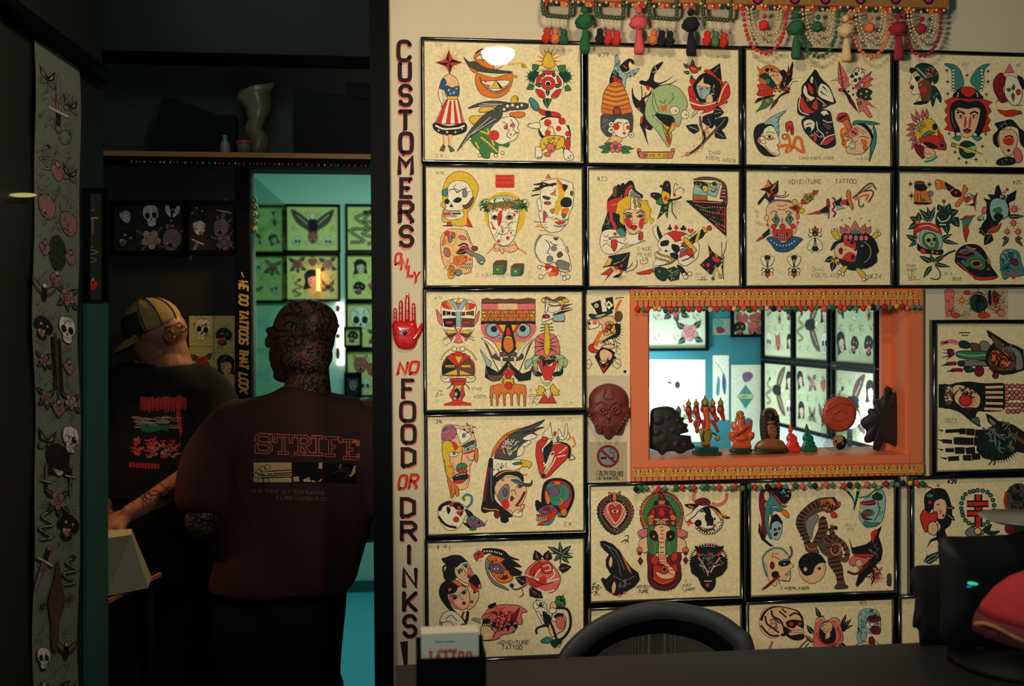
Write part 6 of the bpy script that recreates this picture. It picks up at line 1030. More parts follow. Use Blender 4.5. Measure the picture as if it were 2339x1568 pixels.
for i in range(60):
    x = 1244+i*15.4+rnd.uniform(-4, 4); mb.ball(at(x, line_y(x)+rnd.uniform(-5, 5), TY-.005), .0042, 6)
o = mb.build('sequin_row', 'gold_bead', t); o['kind'] = 'stuff'
def beads(mb, pts, r, step):
    q = smooth_open(pts, 12); last = None
    for p in q:
        if last is None or hypot(p[0]-last[0], p[1]-last[1]) >= step:
            mb.ball(at(p[0], p[1], TY-.004), r, 6); last = p
def pendant(x, y0, k, t, nb=3, dy=8):
    """short gold string with a bead and a pompom"""
    p = empty('bead_pendant', Vector((0, 0, 0))); p.parent = t
    p.location = at(x, y0, TY)-t.location
    q = MB()
    for i in range(nb): q.ball(at(x, y0+4+i*dy, TY-.004), .0026, 6)
    q.build('string_beads', 'gold_bead', p)
    pom(k, at(x, y0+6+nb*dy, TY-.008), p, .0085, 'glass_bead')
    pom(k, at(x-1, y0+22+nb*dy, TY-.008), p, .0115)
SQ = [(1272, 'roG'), (1393, 'krr'), (1515, 'okk'), (1638, 'rgr')]
for x, ks in SQ:
    y = line_y(x); mb = MB()
    c = [(x-31, y-14), (x-32, y+14), (x-26, y+28), (x-8, y+30), (x+10, y+32), (x+25, y+32), (x+31, y+22), (x+31, y-12)]
    beads(mb, c, .0056, 7); mb.build('bead_square', 'green_bead', t)
    for j, k in enumerate(ks): pendant(x-22+j*19, y+34+j*2, k, t)
def tassel(x, y0, k, t, cols=None):
    p = empty('tassel', (0, 0, 0)); p.parent = t; p.location = at(x, y0, TY)-t.location
    pom(k, at(x, y0+14, TY-.008), p, .009, 'glass_bead')
    pom(k, at(x, y0+42, TY-.012), p, .021, 'pompom', (1, 1, .8))
    mb = MB(); c = at(x+1, y0+84, TY-.01)
    mb.lathe([(.002, .028), (.006, .024), (.008, .012), (.0105, .0), (.013, -.022), (.011, -.03), (.001, -.03)], c, 12)
    for v in mb.v:
        v.x += rnd.uniform(-.0012, .0012); v.y += rnd.uniform(-.001, .001)
    mb.build('tassel_skirt', 'pom_'+k, p)
for x, y0, k in ((1335, 8, 'G'), (1459, 10, 'p'), (1578, 14, 'k'), (1818, 22, 'G'), (1932, 28, 'c'), (2052, 24, 'm')):
    tassel(x, y0, k, t)
for x0, x1, yb, k in ((1697, 1796, 120, 'r'), (1822, 1915, 128, 'G'), (1943, 2034, 128, 'o'), (2062, 2150, 126, 'm')):
    y = line_y(x0)
    p = empty('bead_garland', (0, 0, 0)); p.parent = t; p.location = at((x0+x1)/2, yb, TY)-t.location
    def U(x0, x1, yb, y): 
        m = (x0+x1)/2; w_ = (x1-x0)/2
        return [(x0, y), (x0+w_*.12, y+(yb-y)*.45), (x0+w_*.4, y+(yb-y)*.82), (m-w_*.15, yb), (m+w_*.2, yb), (x1-w_*.36, y+(yb-y)*.82), (x1-w_*.08, y+(yb-y)*.45), (x1, y)]
    mb = MB(); beads(mb, U(x0, x1, yb, y+6), .0052, 9.5); mb.build('outer_beads', 'pom_'+k, p)
    mb = MB(); beads(mb, U(x0+11, x1-11, yb-26, y+6), .0036, 7.4); beads(mb, U(x0+19, x1-19, yb-42, y+6), .0033, 6.8); mb.build('gold_beads', 'gold_bead', p)
    m = (x0+x1)/2
    pom(k, at(m, y+22, TY-.008), p, .006, 'glass_bead'); pom(k, at(m-2, y+44, TY-.008), p, .0125)

# ================================================================ red ceramic hand and brown skull mask
M['red_gloss'] = mat('red_glaze', (204, 30, 36), .18, coat=.5)
M['blk_line'] = mat('black_line', (20, 10, 14), .5)
def hp(x, y, d=.0): return at(880+x/8.71, 640+y/8.71, WY-d)
t = empty('hand_ornament', hp(390, 1380), 'glossy red palm shaped wall ornament with an eye, between ONLY and NO', 'ornament')
mb = MB()
for pts, r0 in (([(200, 830), (197, 700), (195, 580)], 38), ([(310, 830), (310, 640), (312, 425)], 44), ([(435, 830), (437, 560), (440, 330)], 52), ([(565, 830), (565, 640), (560, 478)], 42)):
    q = smooth_open([hp(a_, b_, .008) for a_, b_ in pts], 4); n = len(q)
    mb.tube([Vector(v) for v in q]+[Vector(q[-1])+Vector((0, 0, .003))], 1, 10, rs=[r0/8.71*.00106*(1.0-.25*i/n) for i in range(n)]+[.0015])
q = smooth_open([hp(560, 1180, .008), hp(640, 1080, .009), hp(700, 960, .009), hp(742, 860, .007)], 4); n = len(q)
mb.tube(q, 1, 10, rs=[.0085*(1.0-.62*i/n) for i in range(n)])
ol = [(145, 860), (200, 820), (310, 812), (435, 810), (560, 815), (615, 850), (630, 940), (655, 1040), (650, 1180), (610, 1300), (540, 1370), (400, 1385), (270, 1360), (200, 1270), (158, 1130), (145, 980)]
rings = []
for sc_, d in ((1, .0), (1.0, .006), (.93, .011), (.75, .0145), (.4, .016), (.05, .016)):
    cx, cy = 390, 1080
    rings.append([hp(cx+(a_-cx)*sc_, cy+(b_-cy)*sc_, d) for a_, b_ in smooth_closed(ol, 3)])
mb.loft(rings, True, True)
mb.build('hand_body', 'red_gloss', t)
mb = MB()
for ln in ([(280, 930), (380, 890), (470, 895), (540, 940)], [(160, 1085), (240, 1060), (320, 1010), (430, 995), (540, 1030), (610, 1050)], [(200, 1075), (330, 1110), (470, 1100), (560, 1060)], [(330, 1190), (425, 1290), (470, 1210), (570, 1140)]):
    mb.tube(smooth_open([hp(a_, b_, .0165 if 300 < a_ < 500 and 950 < b_ < 1200 else .0145) for a_, b_ in ln], 4), .0006, 5)
for fx, w_, ys in ((197, 34, (655, 745)), (308, 42, (548, 660)), (438, 50, (460, 615)), (562, 40, (562, 672))):
    for y in ys: mb.tube([hp(fx-w_*.9, y, .0105), hp(fx-w_*.3, y+3, .0142), hp(fx+w_*.4, y+3, .014), hp(fx+w_*.9, y-2, .0105)], .0007, 5)
mb.ball(hp(390, 1055, .017), .0052, 8, (1, .5, 1)); mb.build('eye_line', 'blk_line', t)
mb = MB(); mb.ball(hp(440, 285, .008), .0042, 8, (1, .8, 1.2)); mb.build('hanging_loop', 'gold_bead', t)

M['maroon_clay'] = mat('maroon_clay', (112, 48, 42), .55, noise_amt=.35, nscale=40, bump=.5)
def kp(x, y, d=.0): return at(1330+x/3.483, 660+y/3.483, WY-d)
t = empty('skull_mask', kp(210, 1198), 'carved maroon skull mask hanging above the no smoking plaque', 'mask')
ol = [(52, 940), (54, 860), (90, 800), (150, 765), (210, 753), (280, 768), (340, 812), (368, 880), (368, 940), (386, 950), (386, 992), (360, 1030), (335, 1100), (312, 1160), (250, 1165), (230, 1190), (205, 1200), (180, 1188), (160, 1160), (115, 1150), (95, 1090), (70, 1020), (40, 990), (38, 950)]
mb = MB(); rings = []
for sc_, d in ((1, 0), (1, .008), (.92, .018), (.75, .027), (.5, .032), (.22, .034), (.03, .034)):
    rings.append([kp(208+(a_-208)*sc_, 960+(b_-960)*sc_, d) for a_, b_ in smooth_closed(ol, 3)])
mb.loft(rings, True, True); mb.build('mask_face', 'maroon_clay', t)
mb = MB()
for ex, ey in ((165, 968), (265, 965)):
    for rr in (34, 26): mb.tube([kp(ex+rr*cos(a_), ey+rr*.92*sin(a_), .036) for a_ in [2*pi*i/16 for i in range(17)]], .0022, 6)
    mb.ball(kp(ex, ey, .035), .005, 8)
for cx in (150, 270):
    mb.tube(smooth_open([kp(cx+(x-150)*(1 if cx == 150 else -1), y, d) for x, y, d in ((110, 920, .031), (150, 900, .035), (195, 925, .035), (210, 960, .036))], 4), .0025, 6)
    mb.tube(smooth_open([kp(cx+(x-150)*(1 if cx == 150 else -1), y, .034) for x, y in ((185, 800), (170, 860), (205, 880))], 4), .002, 6)
for i in range(9):
    xx = 110+i*24
    for yy in (1062, 1092): mb.ball(kp(xx, yy+abs(i-4)*(-5), .031-.0016*abs(i-4)), .0042, 6, (1, .7, 1.3))
for sx in (-1, 1):
    for i in range(6): mb.ball(kp(208+sx*(150-i*17), 1010+i*25, .02+.0015*i), .0045, 6)
mb.ball(kp(208, 1020, .036), .0055, 8, (1, .8, 1.4)); mb.build('carved_relief', 'maroon_clay', t)

# ================================================================ statuettes on the sill
def glossy(n, c, r=.35): 
    M[n] = mat(n, c, r, noise_amt=.2, nscale=60, bump=.2); return n
glossy('painted_orange', (200, 84, 44)); glossy('painted_red', (160, 50, 46)); glossy('olive_gold', (136, 116, 44)); glossy('dark_green_glaze', (24, 54, 36)); glossy('black_stone', (20, 22, 22), .6)
glossy('near_black_brown', (26, 18, 20), .6); glossy('coral_resin', (216, 50, 38)); glossy('emerald_resin', (8, 92, 66)); glossy('red_stone', (176, 66, 44)); glossy('tan_face', (206, 150, 90)); glossy('brown_gold', (128, 80, 40))
M['clear'] = glass_mat('clear_glass', .16, (.86, .9, .88), .06)
CY_ = WY+.055
def ep(ox, oy, s):
    return lambda x, y, d=0.0: at(ox+x/s, oy+y/s, CY_-d)
S1 = ep(1460, 880, 7.309)
PXM = 1.0/2274*2.5
def bl(mb, P, x, y, rx, ry, d=0, rd=None, s=7.309, rot=0):
    k = PXM/s*1.0
    mb.ball(P(x, y, d), 1, 9, (rx*k, (rd or min(rx, ry))*k, ry*k), Matrix.Rotation(radians(rot), 3, 'Y'))
def tb(mb, P, pts, r0, r1=None, s=7.309, d=0, n=8):
    r1 = r1 or r0; k = PXM/s
    q = smooth_open([tuple(P(a_, b_, d)) for a_, b_ in pts], 4); m = len(q)
    mb.tube(q, 1, n, rs=[k*(r0+(r1-r0)*i/(m-1)) for i in range(m)])
def pillow(mb, P, ol, th, d0=0.0, bul=.2):
    ol = smooth_closed(ol, 3)
    cx = sum(a_ for a_, b_ in ol)/len(ol); cy = sum(b_ for a_, b_ in ol)/len(ol)
    rings = []
    for sc_, t_ in ((1-bul, -th), (1-bul*.3, -th*.8), (1, -th*.4), (1, th*.4), (1-bul*.3, th*.8), (1-bul, th), (.3, th*1.1)):
        rings.append([P(cx+(a_-cx)*sc_, cy+(b_-cy)*sc_, d0+t_) for a_, b_ in ol])
    mb.loft(rings, True, True)
def figure(name, label, parts, P, base, group='statuettes on the orange window sill'):
    objs = empty(name, (P(base, 0).x, CY_, SILLZ), label, 'statuette', group)
    allb = [(pn, mt_, mb) for pn, mt_, mb in parts]
    zmin = min(v.z for _, _, mb in allb for v in mb.v)
    for pn, mt_, mb in allb:
        for v in mb.v: v.z += SILLZ+.0005-zmin
        mb.build(pn, mt_, objs)
    return objs
# 1 dark carved skull in profile
P = S1; mb = MB()
pillow(mb, P, [(190, 540), (260, 480), (440, 452), (560, 475), (620, 530), (690, 560), (660, 620), (755, 650), (735, 720), (815, 760), (800, 820), (828, 880), (700, 920), (670, 955), (700, 1000), (830, 985), (860, 950), (880, 1060), (905, 1080), (930, 1150), (800, 1200), (740, 1240), (650, 1245), (590, 1210), (470, 1215), (430, 1250), (380, 1272), (340, 1250), (300, 1200), (160, 1150), (140, 1050), (170, 860), (180, 680)], .022)
for x, y, r in ((480, 650, 60), (640, 700, 55), (700, 800, 60), (560, 860, 90), (330, 700, 110), (400, 1000, 120), (620, 1090, 80), (760, 1100, 60), (300, 900, 90)): bl(mb, P, x, y, r, r*.8, .02, 40)
figure('skull_carving', 'black carved skull in profile at the left end of the sill', [('carved_body', 'black_stone', mb)], P, 480)
# 2 five-headed elephant deity
arms_ = []
g, o_, rd, ov = MB(), MB(), MB(), MB()
for bx, by, bw, bh in ((1132, 1245, 210, 30), (1125, 1180, 165, 34)):
    c = P(bx, by); g.box(c, (bw*2*PXM/7.309, .05*(bw/210), bh*2*PXM/7.309))
for x, y, hw in ((825, 430, 48), (952, 425, 46), (1100, 405, 68), (1228, 420, 48), (1360, 415, 52)):
    bl(ov, P, x, y, hw, hw*1.05, 0, hw); tb(ov, P, [(x, y-hw*.8), (x, y-hw*1.9)], hw*.45, 6)
    bl(rd, P, x, y+110, hw*1.25, 76, .002, hw)
    bl(g, P, x, y+50, hw*1.15, 12, .002, hw)
tb(rd, P, [(825, 560), (845, 640), (855, 740)], 46, 26); tb(rd, P, [(855, 735), (900, 690)], 24, 14)
tb(rd, P, [(960, 560), (985, 650), (1020, 740)], 46, 34); tb(o_, P, [(1100, 480), (1125, 620), (1140, 740), (1150, 820), (1120, 850)], 60, 38, d=.012)
tb(rd, P, [(1235, 560), (1265, 640), (1300, 720)], 46, 34); tb(rd, P, [(1370, 560), (1400, 650), (1415, 710)], 46, 26)
for pts in ([(1010, 700), (930, 740), (960, 840)], [(1060, 690), (1075, 800), (1060, 850)], [(1200, 700), (1265, 780), (1320, 900)], [(1290, 700), (1330, 660)], [(1010, 720), (960, 860), (980, 910)]): arms_.append(('arm', 'painted_red', MB())); tb(arms_[-1][2], P, pts, 36, 26, d=.006)
pillow(ov, P, [(990, 850), (1100, 830), (1210, 860), (1220, 960), (1190, 1060), (1180, 1120), (1050, 1130), (1030, 1040), (1010, 940)], .014)
bl(rd, P, 1120, 1110, 75, 40, 0, 50); tb(g, P, [(1080, 880), (1060, 980), (1075, 1060)], 22, d=.014); tb(g, P, [(1200, 900), (1260, 930), (1300, 960)], 16, 14); bl(ov, P, 1308, 1000, 52, 52)
cr = MB()
for x, y in ((1092, 530), (1078, 705), (1100, 430)): bl(cr, P, x, y, 12, 12, .026)
def one(fn):
    m_ = MB(); fn(m_); return m_
bands = [('crown_band', 'dark_green_glaze', one(lambda m_: bl(m_, P, x, y+50, hw*1.15, 12, .002, hw))) for x, y, hw in ((825, 430, 48), (952, 425, 46), (1100, 405, 68), (1228, 420, 48), (1360, 415, 52))]
bands += [('sash', 'dark_green_glaze', one(lambda m_: tb(m_, P, [(1080, 880), (1060, 980), (1075, 1060)], 22, d=.014))), ('sash', 'dark_green_glaze', one(lambda m_: tb(m_, P, [(1200, 900), (1260, 930), (1300, 960)], 16, 14)))]
g = MB()
for bx, by, bw, bh in ((1132, 1245, 210, 30), (1125, 1180, 165, 40)): g.box(P(bx, by), (bw*2*PXM/7.309, .05*(bw/210), bh*2*PXM/7.309))
figure('elephant_statuette', 'five-headed elephant deity statuette on a stepped green base', [('base', 'dark_green_glaze', g), *bands, ('crown', 'olive_gold', ov), ('trunk', 'painted_orange', o_), ('heads', 'painted_red', rd), *arms_, ('gilding', 'gold_bead', cr)], P, 1130)
# 3 orange seated deity with instrument
og, gr, hr_, lute = MB(), MB(), MB(), MB()
pillow(gr, P, [(1520, 1180), (1700, 1170), (1870, 1180), (1872, 1240), (1700, 1252), (1518, 1242)], .022)
pillow(og, P, [(1550, 1190), (1560, 1080), (1500, 1010), (1498, 910), (1560, 900), (1530, 820), (1545, 730), (1575, 730), (1600, 810), (1640, 760), (1655, 680), (1740, 680), (1760, 760), (1830, 800), (1850, 720), (1880, 690), (1900, 740), (1880, 900), (1925, 910), (1920, 1000), (1860, 1060), (1860, 1190)], .016, bul=.15)
bl(og, P, 1695, 640, 48, 62, .006, 45); bl(og, P, 1560, 950, 60, 60, .012); bl(og, P, 1860, 950, 60, 60, .012); bl(og, P, 1700, 1000, 130, 60, .016, 60); bl(og, P, 1700, 860, 80, 90, .012)
bl(hr_, P, 1685, 600, 72, 58, 0, 50); tb(hr_, P, [(1640, 640), (1610, 740), (1600, 800)], 28, 14); tb(hr_, P, [(1745, 640), (1765, 730), (1780, 770)], 26, 12)
tb(lute, P, [(1620, 950), (1700, 900), (1830, 800)], 16, 8, d=.026); bl(lute, P, 1630, 945, 40, 34, .026, 20)
figure('seated_deity_statuette', 'orange seated deity statuette playing a lute, on a round green base', [('base', 'dark_green_glaze', gr), ('body', 'painted_orange', og), ('headdress', 'olive_gold', hr_), ('lute', 'painted_red', lute)], P, 1695)
# 4 black and gold figure under an arch
P = ep(1760-34, 880, 7.309)
P = S1
b_, fg, rk = MB(), MB(), MB()
pillow(b_, P, [(2030, 1000), (2010, 800), (2030, 580), (2100, 520), (2180, 505), (2270, 540), (2330, 640), (2350, 800), (2345, 960), (2320, 1080), (2100, 1080)], .008)
tb(fg, P, [(2075, 640), (2090, 560), (2180, 525), (2265, 560), (2290, 640)], 26, d=.01)
for i in range(7): bl(fg, P, 2085, 620+i*62, 14, 14, .012); bl(fg, P, 2330, 640+i*60, 14, 14, .01)
bl(b_, P, 2195, 640, 60, 64, .018, 50); bl(fg, P, 2205, 750, 70, 34, .016); pillow(fg, P, [(2150, 790), (2270, 790), (2300, 900), (2290, 1010), (2240, 1050), (2180, 1000), (2140, 900)], .008, .012)
for x, y in ((2180, 700), (2230, 745), (2200, 830), (2260, 880), (2190, 940), (2240, 980)): bl(rk, P, x, y, 18, 14, .024)
pillow(rk, P, [(1930, 1190), (1960, 1090), (2040, 1040), (2150, 1010), (2300, 1020), (2400, 1060), (2450, 1130), (2470, 1200), (2200, 1215)], .024)
gr = MB(); pillow(gr, P, [(1930, 1190), (2200, 1200), (2475, 1190), (2478, 1235), (2200, 1245), (1928, 1235)], .026)
figure('arched_deity_statuette', 'black and gold deity statuette under an arch on a rocky base', [('base', 'dark_green_glaze', gr), ('arch', 'near_black_brown', b_), ('figure_body', 'brown_gold', fg), ('rock', 'brown_gold', rk)], P, 2200)
# 5, 6 small seated buddhas
P = ep(1760, 880, 7.309)
for dx, mt_, nm in ((0, 'coral_resin', 'small coral red seated buddha beside the green one'), (270, 'emerald_resin', 'small emerald green seated buddha beside the red one')):
    mb = MB()
    bl(mb, P, 333+dx, 790, 18, 34); bl(mb, P, 333+dx, 855, 42, 50, 0, 40); bl(mb, P, 333+dx, 815, 28, 26)
    tb(mb, P, [(333+dx, 880), (333+dx, 930)], 26)
    pillow(mb, P, [(275+dx, 960), (300+dx, 915), (365+dx, 910), (410+dx, 940), (430+dx, 1010), (480+dx, 1080), (470+dx, 1110), (500+dx, 1130), (510+dx, 1220), (380+dx, 1228), (250+dx, 1220), (245+dx, 1140), (280+dx, 1060), (290+dx, 1010)], .012)
    tb(mb, P, [(290+dx, 960), (285+dx, 1020), (330+dx, 1060)], 24, 18, d=.008); tb(mb, P, [(415+dx, 960), (430+dx, 1020), (380+dx, 1060)], 24, 18, d=.008)
    bl(mb, P, 375+dx, 1110, 110, 34, .008, 60); bl(mb, P, 378+dx, 1190, 130, 40, 0, 75)
    figure('buddha_figurine', nm, [('figurine_body', mt_, mb)], P, 375+dx)
# 7 glass ornament with red disc and yin-yang
gl, dk = MB(), MB()
gl.tube([P(1165+300*cos(a_), 570+320*sin(a_), 0) for a_ in [2*pi*i/28 for i in range(29)]], .0045, 8)
pillow(gl, P, [(1000, 1190), (900, 1130), (930, 1020), (880, 900), (850, 760), (930, 700), (1150, 860), (1400, 720), (1480, 780), (1440, 900), (1330, 1000), (1370, 1080), (1290, 1180), (1150, 1200)], .008)
for pts in ([(870, 700), (840, 820), (880, 920), (845, 1020)], [(1440, 700), (1500, 800), (1450, 920), (1370, 970)], [(960, 990), (900, 1060), (900, 1140)], [(1260, 1010), (1340, 1075)]): tb(gl, P, pts, 14, 12, d=.01)
dk.loft([[P(1150+290*s_*cos(a_), 570+300*s_*sin(a_), d) for a_ in [2*pi*i/28 for i in range(28)]] for s_, d in ((.97, -.006), (1, 0), (.97, .006), (.8, .009))], True, True)
for pts in ([(920, 520), (1040, 440), (1160, 380), (1330, 420)], [(1060, 560), (1180, 500), (1280, 560)], [(930, 700), (1060, 760), (1200, 790)], [(1000, 620), (1100, 680), (1260, 640)]): tb(dk, P, pts, 26, 12, d=.009)
yy_ = Art(lambda x, y, off: P(x, y, .0165+off), dz=2e-5, outline=0)
C_ = (1155, 1045); R_ = 118
yy_.poly(yy_.ell(*C_, R_, R_*1.08, n=28), lin((150, 120, 80)))
hf = [(C_[0]+R_*sin(a_), C_[1]-R_*1.08*cos(a_)) for a_ in [pi*i/14 for i in range(15)]]
hf += [(C_[0]-R_/2*sin(a_), C_[1]+R_*.54+R_*.54*cos(a_)) for a_ in [pi*i/8 for i in range(9)]][1:]
hf += [(C_[0]+R_/2*sin(a_), C_[1]-R_*.54+R_*.54*cos(a_)) for a_ in [pi*i/8 for i in range(9)]][1:-1]
yy_.poly(hf, lin((14, 16, 18))); yy_.poly(yy_.ell(1205, 1060, 18), lin((150, 120, 80))); yy_.poly(yy_.ell(1090, 1030, 22), lin((14, 16, 18)))
mb = MB(); mb.loft([[P(C_[0]+R_*s_*cos(a_), C_[1]+R_*1.08*s_*sin(a_), d) for a_ in [2*pi*i/24 for i in range(24)]] for s_, d in ((.96, 0), (1, .006), (1, .0162))], True, True)
yo = yy_.mb
for v in mb.v: pass
figure('glass_ornament', 'clear glass ornament holding a red stone disc above a yin-yang disc', [('glass_stand', 'clear', gl), ('red_disc', 'red_stone', dk), ('disc_rim', 'brown_gold', mb), ('yin_yang_face', 'ink', yo)], P, 1160)
# 8 dark carved figure at the right
mb = MB()
pillow(mb, P, [(1880, 260), (1905, 150), (1950, 118), (2010, 150), (2015, 245), (2070, 215), (2140, 210), (2165, 270), (2150, 350), (2200, 400), (2180, 470), (2170, 640), (2200, 700), (2200, 1080), (2180, 1150), (2090, 1140), (1990, 1080), (1880, 1040), (1850, 1150), (1800, 1195), (1720, 1180), (1705, 1130), (1730, 1030), (1680, 1060), (1590, 1060), (1560, 990), (1600, 880), (1540, 800), (1500, 740), (1540, 650), (1630, 590), (1640, 500), (1720, 490), (1760, 450), (1720, 400), (1730, 350), (1820, 330)], .02)
for x, y, r in ((1950, 190, 60), (2110, 260, 55), (1750, 400, 50), (1670, 540, 55), (1900, 600, 150), (1700, 740, 120), (2050, 800, 130), (1640, 980, 70), (1780, 1080, 70), (2100, 1040, 90)): bl(mb, P, x, y, r, r, .014, r*.4)
figure('dark_carving', 'nearly black knobbly carved figure at the right end of the sill', [('carved_body', 'near_black_brown', mb)], P, 1900)
# ================================================================ back rooms: frames, lamps, glass leaf
RM = ['moth', 'skull', 'rose', 'crose', 'girl', 'dagger', 'heart', 'panther', 'snake', 'eagle', 'mask', 'fly']
def far_frame(Pf, w_, h_, n, label, seed, group, paper=(232, 216, 136), sub=True, motifs=None, mt='black'):
    """Pf(u,v,d): u right, v down in metres, d towards the viewer"""
    c = Pf(w_/2, h_, 0)
    t = empty('picture_frame', c, label, 'picture', group)
    wd = .014; mb = MB()
    for (u0, u1, v0, v1) in ((-wd, w_+wd, -wd, 0), (-wd, w_+wd, h_, h_+wd), (-wd, 0, 0, h_), (w_, w_+wd, 0, h_)):
        A_ = [Pf(u0, v0, 0), Pf(u1, v0, 0), Pf(u1, v1, 0), Pf(u0, v1, 0)]
        B_ = [Pf(u0, v0, .02), Pf(u1, v0, .02), Pf(u1, v1, .02), Pf(u0, v1, .02)]
        mb.add(A_+B_, [(0, 1, 2, 3), (7, 6, 5, 4), (0, 4, 5, 1), (1, 5, 6, 2), (2, 6, 7, 3), (3, 7, 4, 0)])
    mb.build('moulding', mt, t)
    a = Art(lambda x, y, off: Pf(x, y, .004+off), dz=1e-5, outline=.0022)
    a.poly([(0, 0), (w_, 0), (w_, h_), (0, h_)], lin(paper))
    a.mute = .35 if lin(paper)[0] > .1 else .8  # dim light put into the inks: greyed, most on the dark sheets
    rnd = random.Random(seed)
    if motifs:
        for m_, x, y, s_, r_ in motifs: a.run('@%s %f,%f,%f,%f' % (m_, x*w_, y*h_, s_, r_))
    else:
        cols, rows = (3, 2) if w_ > h_ else (2, 3)
        for i in range(cols):
            for j in range(rows):
                a.run('@%s %f,%f,%f,%f' % (rnd.choice(RM), w_*(i+.5)/cols+rnd.uniform(-.01, .01), h_*(j+.5)/rows, rnd.uniform(.0014, .0019), rnd.uniform(-25, 25)))
    for i in range(4):
        for j in range(3): a.run('hJ%f %f,%f,%f,%f,%d' % (.0018, w_*(i+.5)/4, h_*(j+.5)/3, w_*.07, h_*.08, 7))
    a.done('flash_sheet', t)
    return t
def wallY(px0, py0, Y):         # frame origin on a wall facing the camera
    o = at(px0, py0, Y)
    return lambda u, v, d: Vector((o.x+u, Y-.001-d, o.z-v))
GYf = GY-.0
# rows of the green room wall
rows = (472, 584, 694, 804)
def mwid(px0, px1, y, Y): return at(px1, y, Y).x-at(px0, y, Y).x
names = [('winged ribcage', [('eagle', .5, .4, .0042, 0), ('mask', .5, .7, .0016, 0), ('skull', .2, .8, .0012, 0), ('skull', .8, .8, .0012, 0)]),
 ('white faced girl and roses', [('girl', .5, .6, .0026, 0), ('rose', .2, .2, .0018, 0), ('moth', .8, .7, .002, 0), ('crose', .8, .2, .0018, 0), ('snake', .2, .75, .002, 0), ('heart', .5, .14, .0015, 0)])]
for r_, (nm, mo) in enumerate(names):
    far_frame(wallY(656, rows[r_], GY), mwid(656, 772, 500, GY), .272, 6, 'framed flash of a %s on the green room wall' % nm, 20+r_, 'frames on the green room wall', motifs=mo)
for r_, nm in enumerate(('two dark serpents', 'purple headed figures', 'pale blue skull', 'red helmeted heads')):
    far_frame(wallY(794, rows[r_], GY), .36, .272, 6, 'right hand framed flash in row %s of the green room, with %s' % (('one', 'two', 'three', 'four')[r_], nm), 31+r_, 'frames on the green room wall',
      motifs=[[('snake', .2, .5, .004, 10), ('snake', .4, .5, .004, -10), ('eagle', .7, .5, .003, 0)], [('girl', .22, .3, .002, 0), ('panther', .2, .75, .0018, 0), ('heart', .42, .7, .0015, 0), ('rose', .7, .5, .003, 0)],
       [('skull', .22, .4, .0034, 0), ('rose', .5, .75, .002, 0), ('moth', .75, .4, .003, 0)], [('mask', .22, .3, .0022, 0), ('mask', .42, .4, .0018, 0), ('skull', .3, .8, .0018, 0), ('moth', .75, .5, .003, 0)]][r_])
for r_, nm in enumerate(('dull winged', 'dull leafy')):
    far_frame(wallY(518, rows[r_]+2, GY), mwid(518, 646, 500, GY), .272, 6, '%s framed flash seen through the glass door leaf' % nm, 44+r_, 'frames on the green room wall')
far_frame(lambda u, v, d, o=at(791, 752, GY): Vector((o.x+u, GY-.025-d, o.z-v)), .085, .1, 1, 'tiny framed picture hung over the third right hand frame', 51, 'frames on the green room wall', motifs=[('panther', .5, .5, .0016, 0)])
far_frame(lambda u, v, d, o=at(792, 856, GY): Vector((o.x+u, GY-.025-d, o.z-v)), .08, .13, 1, 'tiny dark framed picture with a brown figure, lowest on the right', 52, 'frames on the green room wall', paper=(30, 30, 26), motifs=[('mask', .5, .5, .0014, 0)])
# back-lit white light box behind the bald head
M['lightbox'] = mat('light_box_panel', (255, 255, 250), .5, emit=(255, 250, 235), es=2.6)
o0, o1 = at(769, 692, GY-.03), at(785, 834, GY-.03)
t = empty('light_box', ((o0.x+o1.x)/2, GY, o1.z), 'narrow upright white light box glowing right of the bald head', 'light')
mb = MB(); rect(mb, o0.x, o1.x, o1.z, o0.z, GY-.034, GY-.001); mb.build('glowing_panel', 'lightbox', t)
mb = MB()
for y, h_ in ((705, 18), (745, 12), (768, 12), (808, 30)):
    mb.ball(at(772, y, GY-.036), 1, 8, (.014, .006, h_*.0013))
mb.build('brown_blot', mat('brown_blot', (120, 84, 50), .7), t)
M['streak_warm'] = mat('warm_streak', (255, 160, 80), .4, emit=(255, 132, 60), es=7)  # lamp reflection in the picture glass, built as a glowing rod
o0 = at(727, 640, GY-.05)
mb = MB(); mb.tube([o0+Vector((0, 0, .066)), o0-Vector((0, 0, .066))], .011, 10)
top(mb, 'lamp_streak', 'streak_warm', 'small warm lamp reflection built as a glowing streak in front of the green room picture with the white face', 'lamp')
# glass leaf of the green room door
gp0, gp1 = at(577, 600, PY+.06), at(655, 600, PY+.95)
t = empty('door_1', (gp0.x, gp0.y, 0)); t['kind'] = 'structure'
M['tint'] = glass_mat('tinted_glass', .1, (.38, .62, .55), .03)
M['glass_edge'] = mat('glass_edge', (190, 240, 228), .2)
mb = MB(); mb.add([(gp0.x, gp0.y, .02), (gp1.x, gp1.y, .02), (gp1.x, gp1.y, dz-.01), (gp0.x, gp0.y, dz-.01)], [(0, 1, 2, 3)])
mb.build('glass_leaf', 'tint', t)
mb = MB(); mb.box((gp0.x, gp0.y, dz/2), (.02, .012, dz-.03)); mb.build('glass_edge', 'glass_edge', t)
mb = MB(); c = at(580, 490, PY+.03)
for i in range(5): mb.ball(c+Vector((.004*(i % 2), 0, .05-i*.026)), .012, 8)
mb.build('door_hinge', 'gold_bead', t)
